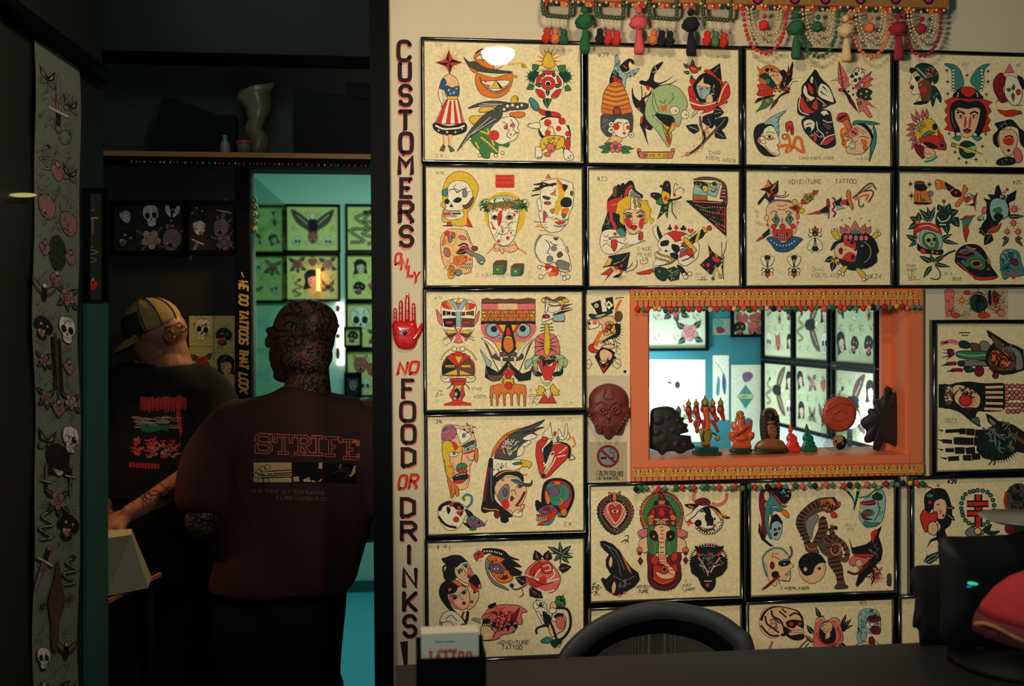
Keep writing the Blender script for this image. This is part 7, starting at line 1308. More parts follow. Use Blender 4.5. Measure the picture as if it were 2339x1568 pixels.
# black post with yellow lettering
x0, x1 = at(541, 600, PY-.03).x, at(572, 600, PY-.03).x
t = empty('lettered_post', ((x0+x1)/2, PY-.03, 0), 'black door post lettered WE DO TATTOOS THAT in yellow', 'post')
rect(MB(), x0, x1, 0, dz, PY-.03, PY-.001).build('post_board', 'black', t)
a = Art(sheet_fn(0, 0, 1, PY-.031), dz=2e-5, outline=0)
a.text(547, 640, 19, 'WE DO TATTOOS THAT LOOK', lin((226, 182, 96)), 4.6, slant=.22, rot=90, gap=1.12, ar=.53)
a.stroke([(552, 622), (556, 634)], 2.4, lin((226, 182, 96)))
a.stroke([(553, 640), (556, 652)], 2, lin((226, 182, 96)))
a.done('yellow_lettering', t)
# shelf with things on it
gsh = at(620, 360, PY-.06)
t = empty('loft_shelf', (gsh.x, PY-.05, shz-.03), 'long dark shelf with gold edging above the inner doorway', 'shelf')
rect(MB(), -3.2, .5, shz-.028, shz, PY-.06, PY+.158).build('shelf_board', 'black', t)
M['gold_edge'] = mat('gold_edging', (170, 116, 60), .5, noise_amt=.4, nscale=150)
x0, x1 = at(228, 360, PY-.065).x, at(860, 360, PY-.065).x
rect(MB(), x0, x1, shz-.014, shz+.003, PY-.066, PY-.06).build('gold_edging', 'gold_edge', t)
mb = MB(); rnd = random.Random(9); mb.col = None
a_ = Art(sheet_fn(0, 0, 1, PY-.064), dz=1e-5, outline=0)
x = 300
while x < 850:
    a_.poly(a_.ell(x, 374+(x-560)*.018, 2.4, n=7), lin(rnd.choice([(200, 60, 60), (190, 70, 90), (80, 140, 120), (200, 180, 120), (60, 90, 70)]))); x += rnd.uniform(7, 15)
a_.done('bead_fringe', t)
SHY = PY+.03
def shelf_at(px): 
    p = at(px, 350, SHY); p.z = shz; return p
M['plastic_clear'] = mat('frosted_plastic', (150, 140, 110), .3, trans=.5)
M['dark_prop'] = mat('dark_prop', (18, 20, 24), .7, noise_amt=.2, spec=.15)
M['grey_prop'] = mat('grey_prop', (120, 124, 120), .4)
M['pink_lid'] = mat('pink_lid', (196, 60, 60), .4)
c = shelf_at(558)
t = empty('plastic_cup', c, 'pinkish plastic tub with red rim at the middle of the loft shelf', 'tub', None)
mb = MB(); mb.lathe([(.022, .0004), (.027, .045), (.029, .05)], c, 20); mb.build('tub_body', 'grey_prop', t)
mb = MB(); mb.lathe([(.030, .048), (.031, .052), (.030, .058), (.002, .06)], c, 20); mb.build('tub_rim', 'pink_lid', t)
mb = MB(); c = shelf_at(514); mb.lathe([(.014, 0), (.019, .02), (.017, .045), (.009, .06), (.008, .075), (.010, .078)], c, 16)
t = top(mb, 'small_bottle', 'grey_prop', 'little grey bottle left of the pink rimmed tub on the loft shelf', 'bottle')
mb = MB(); c = shelf_at(580)+Vector((0, .072, 0))
R_ = Matrix.Rotation(radians(-14), 3, 'Y')
mb.lathe([(.036, 0), (.034, .08), (.03, .12), (.026, .15), (.04, .19), (.05, .24), (.052, .262)], c, 20, Matrix.Identity(3))
for v in mb.v:
    v.x += .012*sin(v.z*60)+.05*(v.z-c.z)*((v.x-c.x)/.05); v.y += .006*sin(v.z*45+v.x*90); v.z += .25*(v.x-c.x) if v.z > c.z+.2 else 0
top(mb, 'plastic_bag', 'plastic_clear', 'crumpled clear plastic bag standing behind the tub on the loft shelf', 'bag')
mb = MB(); P0 = lambda px, y: at(px, y, SHY+.06)
def slab(pts, d, name, label, cat, y=SHY+.02):
    mb = MB(); poly = [(at(x_, y_, y).x, max(shz, at(x_, y_, y).z)) for x_, y_ in pts]
    mb.prism(poly, y, y+d); top(mb, name, 'dark_prop', label, cat)
slab([(350, 352), (350, 300), (372, 222), (400, 226), (500, 262), (535, 262), (535, 352)], .09, 'bag', 'sloping black bag at the left of the loft shelf', 'bag')
slab([(670, 352), (668, 204), (700, 202), (770, 216), (860, 232), (860, 352)], .09, 'storage_box', 'tilted dark box with printed front at the right of the loft shelf', 'box')
slab([(790, 218), (792, 186), (860, 194), (860, 230)], .05, 'small_box', 'small dark box on top of the tilted one on the loft shelf', 'box', SHY+.04)
# dark frames and poster on the inner wall
GRD = 'dim pictures on the inner partition'
for i, (xa, xb, lab) in enumerate(((262, 424, 'left dim dark framed picture above the capped man'), (430, 536, 'right dim dark framed picture above the capped man'))):
    far_frame(wallY(xa, 468, PY), mwid(xa, xb, 500, PY), .16, 4, lab, 60+i, GRD, paper=(40, 40, 38))
a = Art(sheet_fn(0, 0, 1, PY-.003), dz=1e-5, outline=.9)
a.mb.col = lin((196, 188, 120)); P_ = [at(432, 925, PY-.003), at(536, 925, PY-.003), at(536, 722, PY-.003), at(432, 722, PY-.003)]
a.mb.v += P_; a.mb.face([0, 1, 2, 3])
a.run('SK1.2 488,722 488,925;SK1.2 432,792 488,792')
a.run('@skull 462,755,1,10;@rose 462,830,.9,0;@panther 512,770,.9,0;@girl 516,840,1,0;@heart 462,890,.8,0;hK1 462,750,20,24,20;hG1.4 512,800,18,60,30;hK1 462,850,20,40,24')
tag(a.done('poster'), 'pale green lit poster of tattoo designs behind the capped man', 'poster')
# scroll on the left partition
mb = MB(); n = 60
def scr(u, v, off=0.0):
    """u 0..1 across, v px down"""
    x = 78+u*103+(3*sin(v/120.0)+2*sin(v/57.0))
    y = 90+v*(1568-90+60)/1500+u*58*(1-v/1500*1.0)*1.0
    p = pl(x, y, .0075+.003*sin(v/80)+off)
    return p
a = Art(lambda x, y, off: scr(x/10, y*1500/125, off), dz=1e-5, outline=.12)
k = len(a.mb.v); a.mute = .72; a.mb.col = lin((116, 126, 112))  # inks greyed, the dim light on this side put into their colour
for i in range(n+1):
    v = 1540*i/n
    for j in range(5): a.mb.v.append(scr(j/4, v))
for i in range(n):
    for j in range(4):
        b = k+i*5+j; a.mb.face([b, b+5, b+6, b+1], True)
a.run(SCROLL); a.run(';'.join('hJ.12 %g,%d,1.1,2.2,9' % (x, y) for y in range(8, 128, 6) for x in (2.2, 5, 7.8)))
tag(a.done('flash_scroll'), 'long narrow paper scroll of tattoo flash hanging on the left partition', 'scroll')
# small items on the left partition
mb = MB(); A_ = [pl(190, 694, .001), pl(239, 694, .001), pl(239, 1640, .001), pl(190, 1640, .001)]
mb.add(A_+[v+PN*.008 for v in A_], [(0, 1, 2, 3), (7, 6, 5, 4), (0, 4, 5, 1), (1, 5, 6, 2), (2, 6, 7, 3), (3, 7, 4, 0)])
top(mb, 'teal_panel', 'teal_dark', 'plain dark teal panel on the partition edge, right of the lower scroll', 'panel')
M['reflection_glow'] = mat('reflection_glow', (200, 200, 120), .5, emit=(205, 200, 120), es=.42)  # emissive oval stands for a lamp mirrored in the dark partition
mb = MB(); q = [pl(20+27*(1+cos(a_)), 446+5*sin(a_), .01) for a_ in [2*pi*i/20 for i in range(20)]]
mb.loft([q, [v+PN*.008 for v in q]], True, True)
top(mb, 'oval_reflection', 'reflection_glow', 'thin pale yellow lamp reflection built as a glowing oval left of the scroll', 'light')
def left_pt(px, py): return pl(px, py, .0)
t = empty('picture_frame', pl(214, 688, .01), 'narrow dark framed picture right of the scroll on the left partition', 'picture')
mb = MB()
for (xa, ya, xb, yb) in ((190, 430, 236, 436), (190, 684, 236, 690), (190, 430, 194, 690), (230, 430, 236, 690)):
    A_ = [pl(xa, ya, .001), pl(xb, ya, .001), pl(xb, yb, .001), pl(xa, yb, .001)]
    mb.add(A_+[v+PN*.012 for v in A_], [(0, 1, 2, 3), (7, 6, 5, 4), (0, 4, 5, 1), (1, 5, 6, 2), (2, 6, 7, 3), (3, 7, 4, 0)])
mb.build('moulding', 'black', t)
a = Art(lambda x, y, off: pl(x, y, .004+off), dz=1e-5, outline=.8); a.poly([(193, 434), (232, 434), (232, 686), (193, 686)], lin((52, 60, 58)))
a.run('@dagger 212,500,.9,0;@snake 212,580,.8,0;@heart 212,650,.7,0'); a.done('picture_sheet', t)
# ---------------------------------------------------------------- blue-lit back room
GB = 'frames in the blue-lit back room'
def sideX(Y0, z0):
    return lambda u, v, d: Vector((BX-.001-d, Y0-u, z0-v))
def onX(px, py):
    d = ray(px, py); return CAM+d*((BX-.001)/d.x)
labs = [['upper', 'lower'], ['first', 'second', 'third']]
for i, (xa, nm) in enumerate(((1749, 'nearest the room corner'), (1820, 'middle'), (1911, 'nearest the window edge'))):
    for j in range(2):
        p = onX(xa, (640, 829)[j])
        zt = CAMZ+(.128, -.173)[j]
        far_frame(sideX(p.y, zt), .35, .268, 4, '%s %s framed flash on the side wall of the blue-lit room' % (('upper', 'lower')[j], nm), 70+i*2+j, GB, paper=(196, 202, 160),
          motifs=None if (i+j) % 2 == 0 else [('eagle', .5, .45, .0036, 90), ('snake', .14, .5, .0024, 0), ('girl', .85, .3, .0018, 0), ('skull', .85, .75, .0018, 0)])
bf = [(1432, 655, 1610, 795, 'wide rosette', [('rose', .62, .35, .0022, 0), ('crose', .8, .75, .0022, 0), ('panther', .55, .1, .0016, 0)]), (1674, 690, 1738, 764, 'small dim'.strip(), None)]
for k_, (xa, ya, xb, yb, nm, mo) in enumerate(bf):
    o = at(xa, ya, BY); q = at(xb, yb, BY)
    far_frame(wallY(xa, ya, BY), q.x-o.x, o.z-q.z, 4, '%s framed flash on the far wall seen through the orange window' % nm, 90+k_, GB, paper=(206, 210, 180), motifs=mo)
def far_paper(xa, ya, xb, yb, src, label, paper=(212, 214, 190)):
    a = Art(sheet_fn(xa, ya, 1, BY-.003), dz=1e-5, outline=.7)
    a.poly([(0, 0), (xb-xa, 0), (xb-xa, yb-ya), (0, yb-ya)], lin(paper)); a.run(src)
    tag(a.done('paper_print'), label, 'print', 'loose paper prints in the blue-lit back room')
far_paper(1448, 822, 1611, 1010, '@skull 90,60,1.2,0;@moth 130,120,1,0;@girl 90,130,1,0', 'pale print on the far wall beside the glowing globe lamp')
far_paper(1628, 728, 1668, 766, 'fT 4,8 14,2 24,10 14,20;fM 8,22 20,20 28,28 14,34', 'small dark print between the far frames', (120, 140, 120))
far_paper(1628, 812, 1665, 960, 'fT 12,50 16,60 14,90 8,86;fB 24,40 30,60 28,90 22,70;sT1.4 6,16 18,30 28,50', 'tall narrow print below the small dark print')
far_paper(1670, 834, 1738, 1046, 'fV 26,22 40,16 50,24 42,36 30,38;FT 33,46 52,72 33,100 15,72;FL 20,66 46,66 52,72 46,78 20,78 15,72;xK1 22,76,6 ADV;fB 30,126 44,122 46,134 32,138', 'tall print with a teal diamond near the room corner')
M['globe'] = mat('globe_glass', (235, 245, 255), .4, emit=(225, 240, 255), es=64)
def globe(px, py, Y, r, label, X=None):
    c = at(px, py, Y)
    t = empty('globe_lamp', c-Vector((0, 0, .9)), label, 'lamp', 'globe lamps in the back room')
    mb = MB(); mb.ball(c, r, 12); mb.build('glass_globe', 'globe', t)
    mb = MB(); mb.tube([c-Vector((0, 0, r*.9)), Vector((c.x, c.y, .03))], .012, 8); mb.lathe([(.1, 0), (.1, .02), (.02, .035)], (c.x, c.y, 0), 20); mb.build('lamp_stand', 'black', t)
    t.location.z = 0
    for ch in t.children: ch.location.z += c.z-.9
globe(1512, 912, BY-.22, .075, 'bright white globe lamp behind the black skull carving')
c = onX(1990, 945); globe(1988, 945, c.y, .05, 'bright white globe lamp behind the dark carving at the right') if False else None
p = onX(1994, 935)
t = empty('globe_lamp', (p.x-.1, p.y, 0), 'small bright globe lamp hidden behind the dark carving at the right', 'lamp', 'globe lamps in the back room')
c = Vector((p.x-.1, p.y-.02, at(1994, 955, p.y).z))
mb = MB(); mb.ball(c, .036, 12); mb.build('glass_globe', 'globe', t)
mb = MB(); mb.tube([c-Vector((0, 0, .03)), Vector((c.x, c.y, .03))], .01, 8); mb.lathe([(.08, 0), (.08, .02), (.02, .035)], (c.x, c.y, 0), 20); mb.build('lamp_stand', 'black', t)

# ================================================================ foreground: counter, chair, card holder, clutter
CZ = 1.07
t = empty('counter', (.9, 1.2, 0), 'dark reception counter running along the bottom of the view', 'counter')
xl = at(903, 1545, 1.72).x
mb = MB(); rect(mb, xl, 2.4, CZ-.035, CZ, 1.05, 1.72); mb.build('worktop', 'counter', t)
mb = MB(); rect(mb, xl+.02, 2.38, 0, CZ-.035, 1.1, 1.68); mb.build('counter_body', 'black', t)
# card holder
HY = 1.42
M['card'] = mat('card_stock', (226, 220, 196), .7)
c0, c1 = at(951, 1500, HY), at(1108, 1500, HY)
t = empty('card_holder', ((c0.x+c1.x)/2, HY, CZ), 'black box of business cards printed in red standing on the counter', 'card holder')
zt = at(1030, 1494, HY).z
mb = MB(); th = .004; xa, xb = c0.x, c1.x
rect(mb, xa, xb, CZ, zt, HY-.02, HY-.016); rect(mb, xa, xb, CZ, zt+.012, HY+.04, HY+.044); rect(mb, xa, xa+th, CZ, zt+.004, HY-.016, HY+.04); rect(mb, xb-th, xb, CZ, zt+.004, HY-.016, HY+.04); rect(mb, xa, xb, CZ, CZ+.004, HY-.02, HY+.044)
mb.build('holder_box', 'black', t)
k0, k1 = at(962, 1446, HY-.01), at(1093, 1442, HY-.01)
card = MB(); rect(card, k0.x, k1.x, CZ+.01, k0.z-.002, HY-.011, HY+.024)
cs = card.build('card_stack', 'card', t)
a = Art(sheet_fn(0, 0, 1, HY-.0112), dz=1e-5, outline=0)
a.text(994, 1469, 2.8, 'ADVENTURE TATTOO COMPANY', lin((40, 44, 60)), .7, rot=-1, gap=1.0, ar=.7)
RDc = lin((214, 60, 34))
a.text(1002, 1492, 7, 'ADVENTURE', RDc, 2.2, rot=-1, gap=1.1, ar=.62)
for i, ch in enumerate('TATTOO'): a.text(979+i*17.4, 1507, 17, ch, RDc, 5, gap=1, ar=.55)
a.done('red_print', cs)
# mesh-backed chair
M['chair'] = mat('chair_plastic', (40, 42, 46), .6)
def net_mat():
    m = bpy.data.materials.new('chair_net'); m.use_nodes = True; nt = m.node_tree; b = nt.nodes['Principled BSDF']
    b.inputs['Base Color'].default_value = (.012, .014, .016, 1); b.inputs['Roughness'].default_value = .7
    tc = nt.nodes.new('ShaderNodeTexCoord'); mp = nt.nodes.new('ShaderNodeMapping'); mp.inputs['Rotation'].default_value = (0, radians(45), 0); mp.inputs['Scale'].default_value = (330, 330, 330)
    ck = nt.nodes.new('ShaderNodeTexVoronoi'); ck.feature = 'DISTANCE_TO_EDGE'; ck.inputs['Randomness'].default_value = 0
    gt = nt.nodes.new('ShaderNodeMath'); gt.operation = 'LESS_THAN'; gt.inputs[1].default_value = .37
    nt.links.new(tc.outputs['Object'], mp.inputs[0]); nt.links.new(mp.outputs[0], ck.inputs['Vector']); nt.links.new(ck.outputs['Distance'], gt.inputs[0]); nt.links.new(gt.outputs[0], b.inputs['Alpha'])
    return m
M['net'] = net_mat()
QY = 1.95
def ch_pt(x, y, d=0): return at(x, y, QY-d)
outer = [(1262, 1620), (1266, 1530), (1290, 1475), (1345, 1425), (1410, 1392), (1480, 1375), (1520, 1374), (1590, 1384), (1650, 1404), (1700, 1440), (1716, 1455), (1728, 1500), (1742, 1560), (1748, 1620)]
inner = [(1312, 1620), (1314, 1528), (1352, 1478), (1390, 1450), (1440, 1428), (1500, 1416), (1530, 1416), (1580, 1424), (1625, 1440), (1662, 1466), (1680, 1490), (1692, 1530), (1696, 1570), (1698, 1620)]
inn2 = [(1330, 1620), (1332, 1532), (1370, 1492), (1410, 1468), (1450, 1455), (1500, 1448), (1535, 1450), (1580, 1460), (1620, 1478), (1645, 1500), (1660, 1520), (1668, 1545), (1672, 1580), (1674, 1620)]
t = empty('office_chair', (ch_pt(1500, 1568).x, QY+.1, 0), 'dark office chair with arched mesh back between counter and wall', 'chair')
def dome(x, y): return .05*(1-((x-1500)/240)**2)
mb = MB(); so, si, s2 = smooth_open(outer, 4), smooth_open(inner, 4), smooth_open(inn2, 4)
F_ = lambda q, d: [ch_pt(x, y, d-dome(x, y)) for x, y in q]
mb.loft([F_(so, -.012), F_(so, .0), F_([( (a_[0]*3+b_[0])/4, (a_[1]*3+b_[1])/4+0) for a_, b_ in zip(so, si)], .012), F_(si, .010), F_(si, -.008)], False, False, closed=False)
mb.build('back_frame', 'chair', t)
mb = MB(); mb.loft([F_(si, -.002), F_(s2, -.008), F_(s2, -.012)], False, False, closed=False); mb.build('inner_rim', 'black', t)
mb = MB(); n2 = len(s2)
cen = [(1500+(x-1500)*.0, 1600) for x, y in s2]
rows_ = []
for k_ in range(9):
    f_ = k_/8; rows_.append([ch_pt(1500+(x-1500)*(1-f_), y+(1620-y)*f_, -.01-dome(1500+(x-1500)*(1-f_), y)) for x, y in s2])
mb.loft(rows_, False, False, closed=False); mb.build('back_mesh', 'net', t)
cx = ch_pt(1500, 1568).x
mb = MB()
prof = [(x*.24, y*.22) for x, y in [(-1, -.8), (-.8, -1), (.8, -1), (1, -.8), (1, .8), (.8, 1), (-.8, 1), (-1, .8)]]
mb.loft([[Vector((cx+x*s_, QY+.3+y*s_, .50+z_)) for x, y in prof] for s_, z_ in ((.9, -.04), (1, -.02), (1, .02), (.9, .05))], True, True); mb.build('seat', 'chair', t)
mb = MB(); mb.tube([(cx, QY+.3, .46), (cx, QY+.3, .12)], .028, 12); mb.tube([(cx, QY+.3, .45), (cx, QY+.06, .47), (cx, QY+.05, .95)], .02, 10); mb.build('column', 'black', t)
for k_ in range(5):
    a_ = 2*pi*k_/5+.3; e = Vector((cx+.26*cos(a_), QY+.22+.2*sin(a_), .07))
    mb = MB(); mb.tube([(cx, QY+.3, .13), e], .018, 8); mb.ball(e-Vector((0, 0, .04)), .03, 8); mb.build('leg', 'black', t)
# right clutter: screen, red cap, plate
M['scr'] = mat('black_plastic', (9, 12, 15), .6, spec=.2)
M['led_g'] = mat('green_led', (40, 200, 150), .5, emit=(50, 210, 150), es=.55)
M['led_b'] = mat('blue_led', (40, 90, 200), .5, emit=(40, 80, 190), es=.45)
KY = 1.62
def slab2(pts, Y, d, name, mtl, parent, bul=.04):
    mb = MB(); P__ = lambda x, y, dd=0: at(x, y, Y-dd)
    pillow(mb, P__, pts, d/2, 0, bul)
    for v in mb.v: v.z = max(v.z, CZ+.03)
    return mb.build(name, mtl, parent)
c = at(2270, 1480, KY)
t = empty('computer_screen', (c.x, KY, CZ), 'big black computer screen back at the lower right with green light', 'screen')
slab2([(2146, 1232), (2200, 1226), (2300, 1222), (2440, 1218), (2450, 1500), (2300, 1510), (2160, 1480), (2150, 1380), (2146, 1300)], KY, .05, 'screen_housing', 'scr', t, .03)
mb = MB(); sb = at(2300, 1500, KY); mb.tube([(sb.x, KY+.02, CZ+.01), (sb.x, KY+.02, sb.z+.05)], .03, 12); mb.lathe([(.11, 0), (.11, .01), (.03, .02)], (sb.x, KY-.03, CZ+.0005), 24); mb.build('screen_stand', 'scr', t)
mb = MB(); mb.ball(at(2222, 1334, KY-.03), 1, 8, (.0105, .003, .0032), Matrix.Rotation(radians(10), 3, 'Y')); mb.build('status_light', 'led_g', t)
mb = MB(); mb.ball(at(2214, 1341, KY-.03), 1, 8, (.005, .003, .0025)); mb.build('blue_light', 'led_b', t)
c = at(2110, 1460, KY+.04)
mb = MB(); P__ = lambda x, y, dd=0: at(x, y, KY+.1-dd)
pillow(mb, P__, [(2086, 1296), (2120, 1292), (2170, 1300), (2200, 1400), (2200, 1500), (2110, 1500), (2098, 1440), (2084, 1430), (2090, 1370), (2078, 1320)], .02, 0, .06)
zb = min(v.z for v in mb.v)
for v in mb.v:
    if v.z < zb+.03: v.z = CZ+.0005
top(mb, 'black_pouch', 'dark_prop', 'soft black pouch leaning at the left edge of the computer screen', 'pouch')
PLY = 1.62
c = at(2330, 1226, PLY)
mb = MB(); mb.lathe([(.02, 0), (.05, .003), (.075, .012), (.076, .014), (.05, .006), (.001, .004)], (c.x+.01, PLY, max(v.z for v in []) if False else c.z+.02), 32)
top(mb, 'dish', mat('grey_dish', (110, 112, 104), .35), 'dull grey dish resting on top of the computer screen', 'dish')
# red cap on the counter
RY = 1.33
M['red_cloth'] = mat('red_cloth', (170, 34, 42), .85, noise_amt=.15, nscale=150, bump=.2)
M['dk_red'] = mat('dark_red_band', (92, 26, 40), .85); M['tan'] = mat('tan_piping', (176, 116, 66), .7)
c = at(2390, 1440, RY)
t = empty('red_cap', (c.x, RY, CZ), 'red cap with dark band and tan edge at the right frame edge', 'cap')
def rp(x, y, d=0): return at(x, y, RY-d)
base = [(2234, 1404), (2290, 1428), (2339, 1450), (2420, 1486), (2480, 1500), (2500, 1440)]
mb = MB(); rows_ = []
cc = Vector((c.x, RY, 0)); rx = (at(2236, 1400, RY)-at(2400, 1400, RY)).x*-1
zb = at(2236, 1408, RY).z; ztop = at(2390, 1300, RY).z
tl = Matrix.Rotation(radians(9), 3, 'Y'); C0 = Vector((at(2400, 1470, RY).x, RY, at(2400, 1470, RY).z))
def dm(th, f_, sx=1.0): return C0+tl@Vector((rx*sx*cos(th)*cos(f_), .085*sx*sin(th)*cos(f_), (ztop-C0.z)*sin(f_)*1.0))
mb.loft([[dm(2*pi*k_/28, f_) for k_ in range(28)] for f_ in [radians(q_) for q_ in (14, 22, 35, 50, 65, 78, 89)]], True, True); mb.build('crown', 'red_cloth', t)
mb = MB(); mb.loft([[dm(2*pi*k_/28, f_, 1.012) for k_ in range(28)] for f_ in [radians(q_) for q_ in (0, 7, 14)]], True, True); mb.build('band', 'dk_red', t)
mb = MB(); bp_ = [rp(2224, 1427, .03), rp(2246, 1425, .04), rp(2275, 1434, .05), rp(2305, 1450, .055), rp(2339, 1466, .06), rp(2400, 1486, .05), rp(2450, 1480, .02)]
mb.tube(smooth_open([tuple(v) for v in bp_], 5), .0022, 8, rs=[.0008]+[.0028]*29+[.002]); mb.build('brim_edge', 'tan', t)
mb = MB(); q_ = [Vector(v) for v in smooth_open([tuple(v) for v in bp_], 5)]
mb.loft([q_, [C0+Vector((0, -.02, -.004))]*len(q_)], False, False, closed=False); mb.build('brim', 'scr', t)
for ch in t.children: pass
# ================================================================ people in the passage
def tree_fix():
    bpy.context.view_layer.update()
def blend_mesh(mb, name, material, parent, voxel=.006, smooth=6, keep_col=False):
    """overlapping volumes fused into one continuous smooth surface"""
    o = mb.build(name, material, parent)
    r = o.modifiers.new('fuse', 'REMESH'); r.mode = 'VOXEL'; r.voxel_size = voxel; r.use_smooth_shade = True
    s_ = o.modifiers.new('soften', 'SMOOTH'); s_.factor = .6; s_.iterations = smooth
    dg = bpy.context.evaluated_depsgraph_get(); dg.update()
    ev = o.evaluated_get(dg)
    me = bpy.data.meshes.new_from_object(ev, depsgraph=dg)
    me.name = name
    o.modifiers.clear(); o.data = me
    for p in me.polygons: p.use_smooth = True
    if not me.materials: me.materials.append(M[material])
    return o
def bvh_of(o):
    mw = Matrix.Translation(o.location); q = o.parent
    while q: mw = Matrix.Translation(q.location) @ mw; q = q.parent
    me = o.data
    return BVHTree.FromPolygons([mw @ v.co for v in me.vertices], [list(p.vertices) for p in me.polygons])
def surf_fn(bvh, lift=.0016):
    def fn(x, y, off):
        d = ray(x, y); h = bvh.ray_cast(CAM, d)
        if h[0] is None:
            h2 = bvh.find_nearest(CAM+d*2.8); return h2[0]+h2[1]*(lift+off)
        n_ = h[1] if h[1].dot(d) < 0 else -h[1]
        return h[0]+n_*(lift+off)
    return fn
def ring(cx, cy, Y, rx, ry, dpx, n=28, yc=0.0, pw=2.3):
    """horizontal body section: centre px cx, height px cy, half width in px dpx, depth ry metres"""
    c = at(cx, cy, Y); k_ = dpx*Y/2274
    out = []
    for i in range(n):
        t_ = 2*pi*i/n; ca, sa = cos(t_), sin(t_)
        out.append(c+Vector((k_*math.copysign(abs(ca)**(2/pw), ca), ry*math.copysign(abs(sa)**(2/pw), sa), 0)))
    return out
def limb(mb, pts, n=14):
    """pts: (px,py,Y,radius m)"""
    q = smooth_open([tuple(at(a_, b_, y_))+(r_,) for a_, b_, y_, r_ in pts], 5)
    mb.tube([v[:3] for v in q], 1, n, rs=[v[3] for v in q])
    mb.ball(q[0][:3], q[0][3], 10); mb.ball(q[-1][:3], q[-1][3], 10)
def hand(mb, c, fwd, up, s_=1.0, curl=.5, flip=1):
    """palm with five separate curled fingers: c wrist, fwd direction of the fingers, up = back of the hand"""
    fwd = Vector(fwd).normalized(); up = Vector(up); up = (up-fwd*up.dot(fwd)).normalized(); sd = fwd.cross(up)*flip
    c = Vector(c)
    R = Matrix((fwd, sd, up)).transposed()
    mb.ball(c+fwd*.045*s_, 1, 10, (.052*s_, .041*s_, .016*s_), R)
    for i, (o_, L_) in enumerate(((-.030, .066), (-.010, .078), (.011, .074), (.030, .058))):
        p0 = c+fwd*(.078 if i in (1, 2) else .072)*s_+sd*o_*s_
        pts = [p0]; a_ = 0
        for k_, f_ in enumerate((.45, .32, .23)):
            a_ += curl*(.5+.35*k_)
            pts.append(pts[-1]+(fwd*cos(a_)-up*sin(a_))*L_*f_*s_)
        mb.tube(smooth_open([tuple(p) for p in pts], 3), 1, 8, rs=[.0088*s_*(1-.3*k_/9) for k_ in range(len(smooth_open([tuple(p) for p in pts], 3)))])
        mb.ball(pts[-1], .0064*s_, 6)
    p0 = c+fwd*.03*s_-sd*.032*s_
    pts = [p0, p0+(fwd*.7-sd*.6-up*.15)*.036*s_, p0+(fwd*.95-sd*.55-up*.4)*.066*s_]
    mb.tube(smooth_open([tuple(p) for p in pts], 3), .0098*s_, 8); mb.ball(pts[-1], .0092*s_, 6)

M['maroon_shirt'] = mat('maroon_cotton', (66, 42, 44), .95, noise_amt=.14, nscale=60, bump=.25, spec=.1)
M['black_tee'] = mat('black_cotton', (26, 27, 30), .95, noise_amt=.15, nscale=60, bump=.2, spec=.1)
M['dark_trouser'] = mat('dark_trousers', (17, 20, 24), .9, noise_amt=.15, nscale=40, spec=.1)
M['skin'] = mat('skin', (140, 88, 66), .5, noise_amt=.1, nscale=30, spec=.4)
M['skin_dark'] = mat('tattooed_skin', (78, 52, 44), .5, noise_amt=.35, nscale=26, spec=.4)

# ---- first person, seen from behind
B = 2.86
feet = at(640, 1568, B)
p1 = empty('person', (feet.x, B, 0), 'bald tattooed person in maroon printed t-shirt, back turned, standing in the doorway', 'person')
# one continuous body under the clothes
mb = MB()
HX = 691
def skull(mb):
    mb.ball(at(HX+3, 765, B+.01), 1, 14, (.089, .103, .103)); mb.ball(at(HX+14, 742, B-.012), 1, 12, (.084, .09, .072))
    mb.ball(at(HX+6, 812, B-.015), 1, 12, (.078, .08, .062)); mb.ball(at(HX-22, 830, B+.05), 1, 12, (.062, .06, .062))
    mb.ball(at(HX-40, 858, B+.085), 1, 10, (.036, .03, .022))       # chin
    mb.ball(at(HX-42, 766, B+.07), 1, 10, (.046, .04, .04)); mb.ball(at(HX-46, 812, B+.07), 1, 10, (.04, .045, .05))
    mb.ball(at(HX-76, 780, B+.115), 1, 8, (.014, .02, .022), Matrix.Rotation(radians(12), 3, 'Y')) # nose
    mb.ball(at(HX-70, 756, B+.09), 1, 8, (.02, .024, .014)); mb.ball(at(HX-62, 834, B+.105), 1, 8, (.018, .016, .014))   # brow, lips
skull(mb)
limb(mb, [(HX+8, 820, B+.005, .064), (HX+12, 860, B+.0, .062), (HX+10, 905, B+.0, .072), (HX+4, 940, B+.01, .09)])
limb(mb, [(HX-40, 812, B+.01, .01), (HX-41, 800, B+.008, .011)])
mb.loft([ring(680, 930, B+.01, 0, .10, 120), ring(678, 1000, B+.01, 0, .11, 155), ring(672, 1150, B+.01, 0, .105, 140), ring(655, 1330, B+.01, 0, .105, 130), ring(640, 1480, B+.01, 0, .11, 138)], True, True)
limb(mb, [(530, 975, B, .06), (492, 1050, B-.02, .05), (466, 1130, B-.05, .046), (462, 1172, B-.06, .047)])
limb(mb, [(462, 1168, B-.07, .046), (466, 1196, B-.04, .046), (500, 1205, B+.06, .040), (560, 1195, B+.2, .03)])
limb(mb, [(838, 955, B, .06), (876, 1060, B-.01, .05), (886, 1180, B, .043), (850, 1210, B+.1, .038), (815, 1215, B+.14, .03)])
hand(mb, at(560, 1195, B+.2), (1, .4, -.1), (0, -.3, 1), 1.0, .7)
hand(mb, at(815, 1215, B+.14), (-1, .5, -.2), (0, -.4, 1), 1.0, .6)
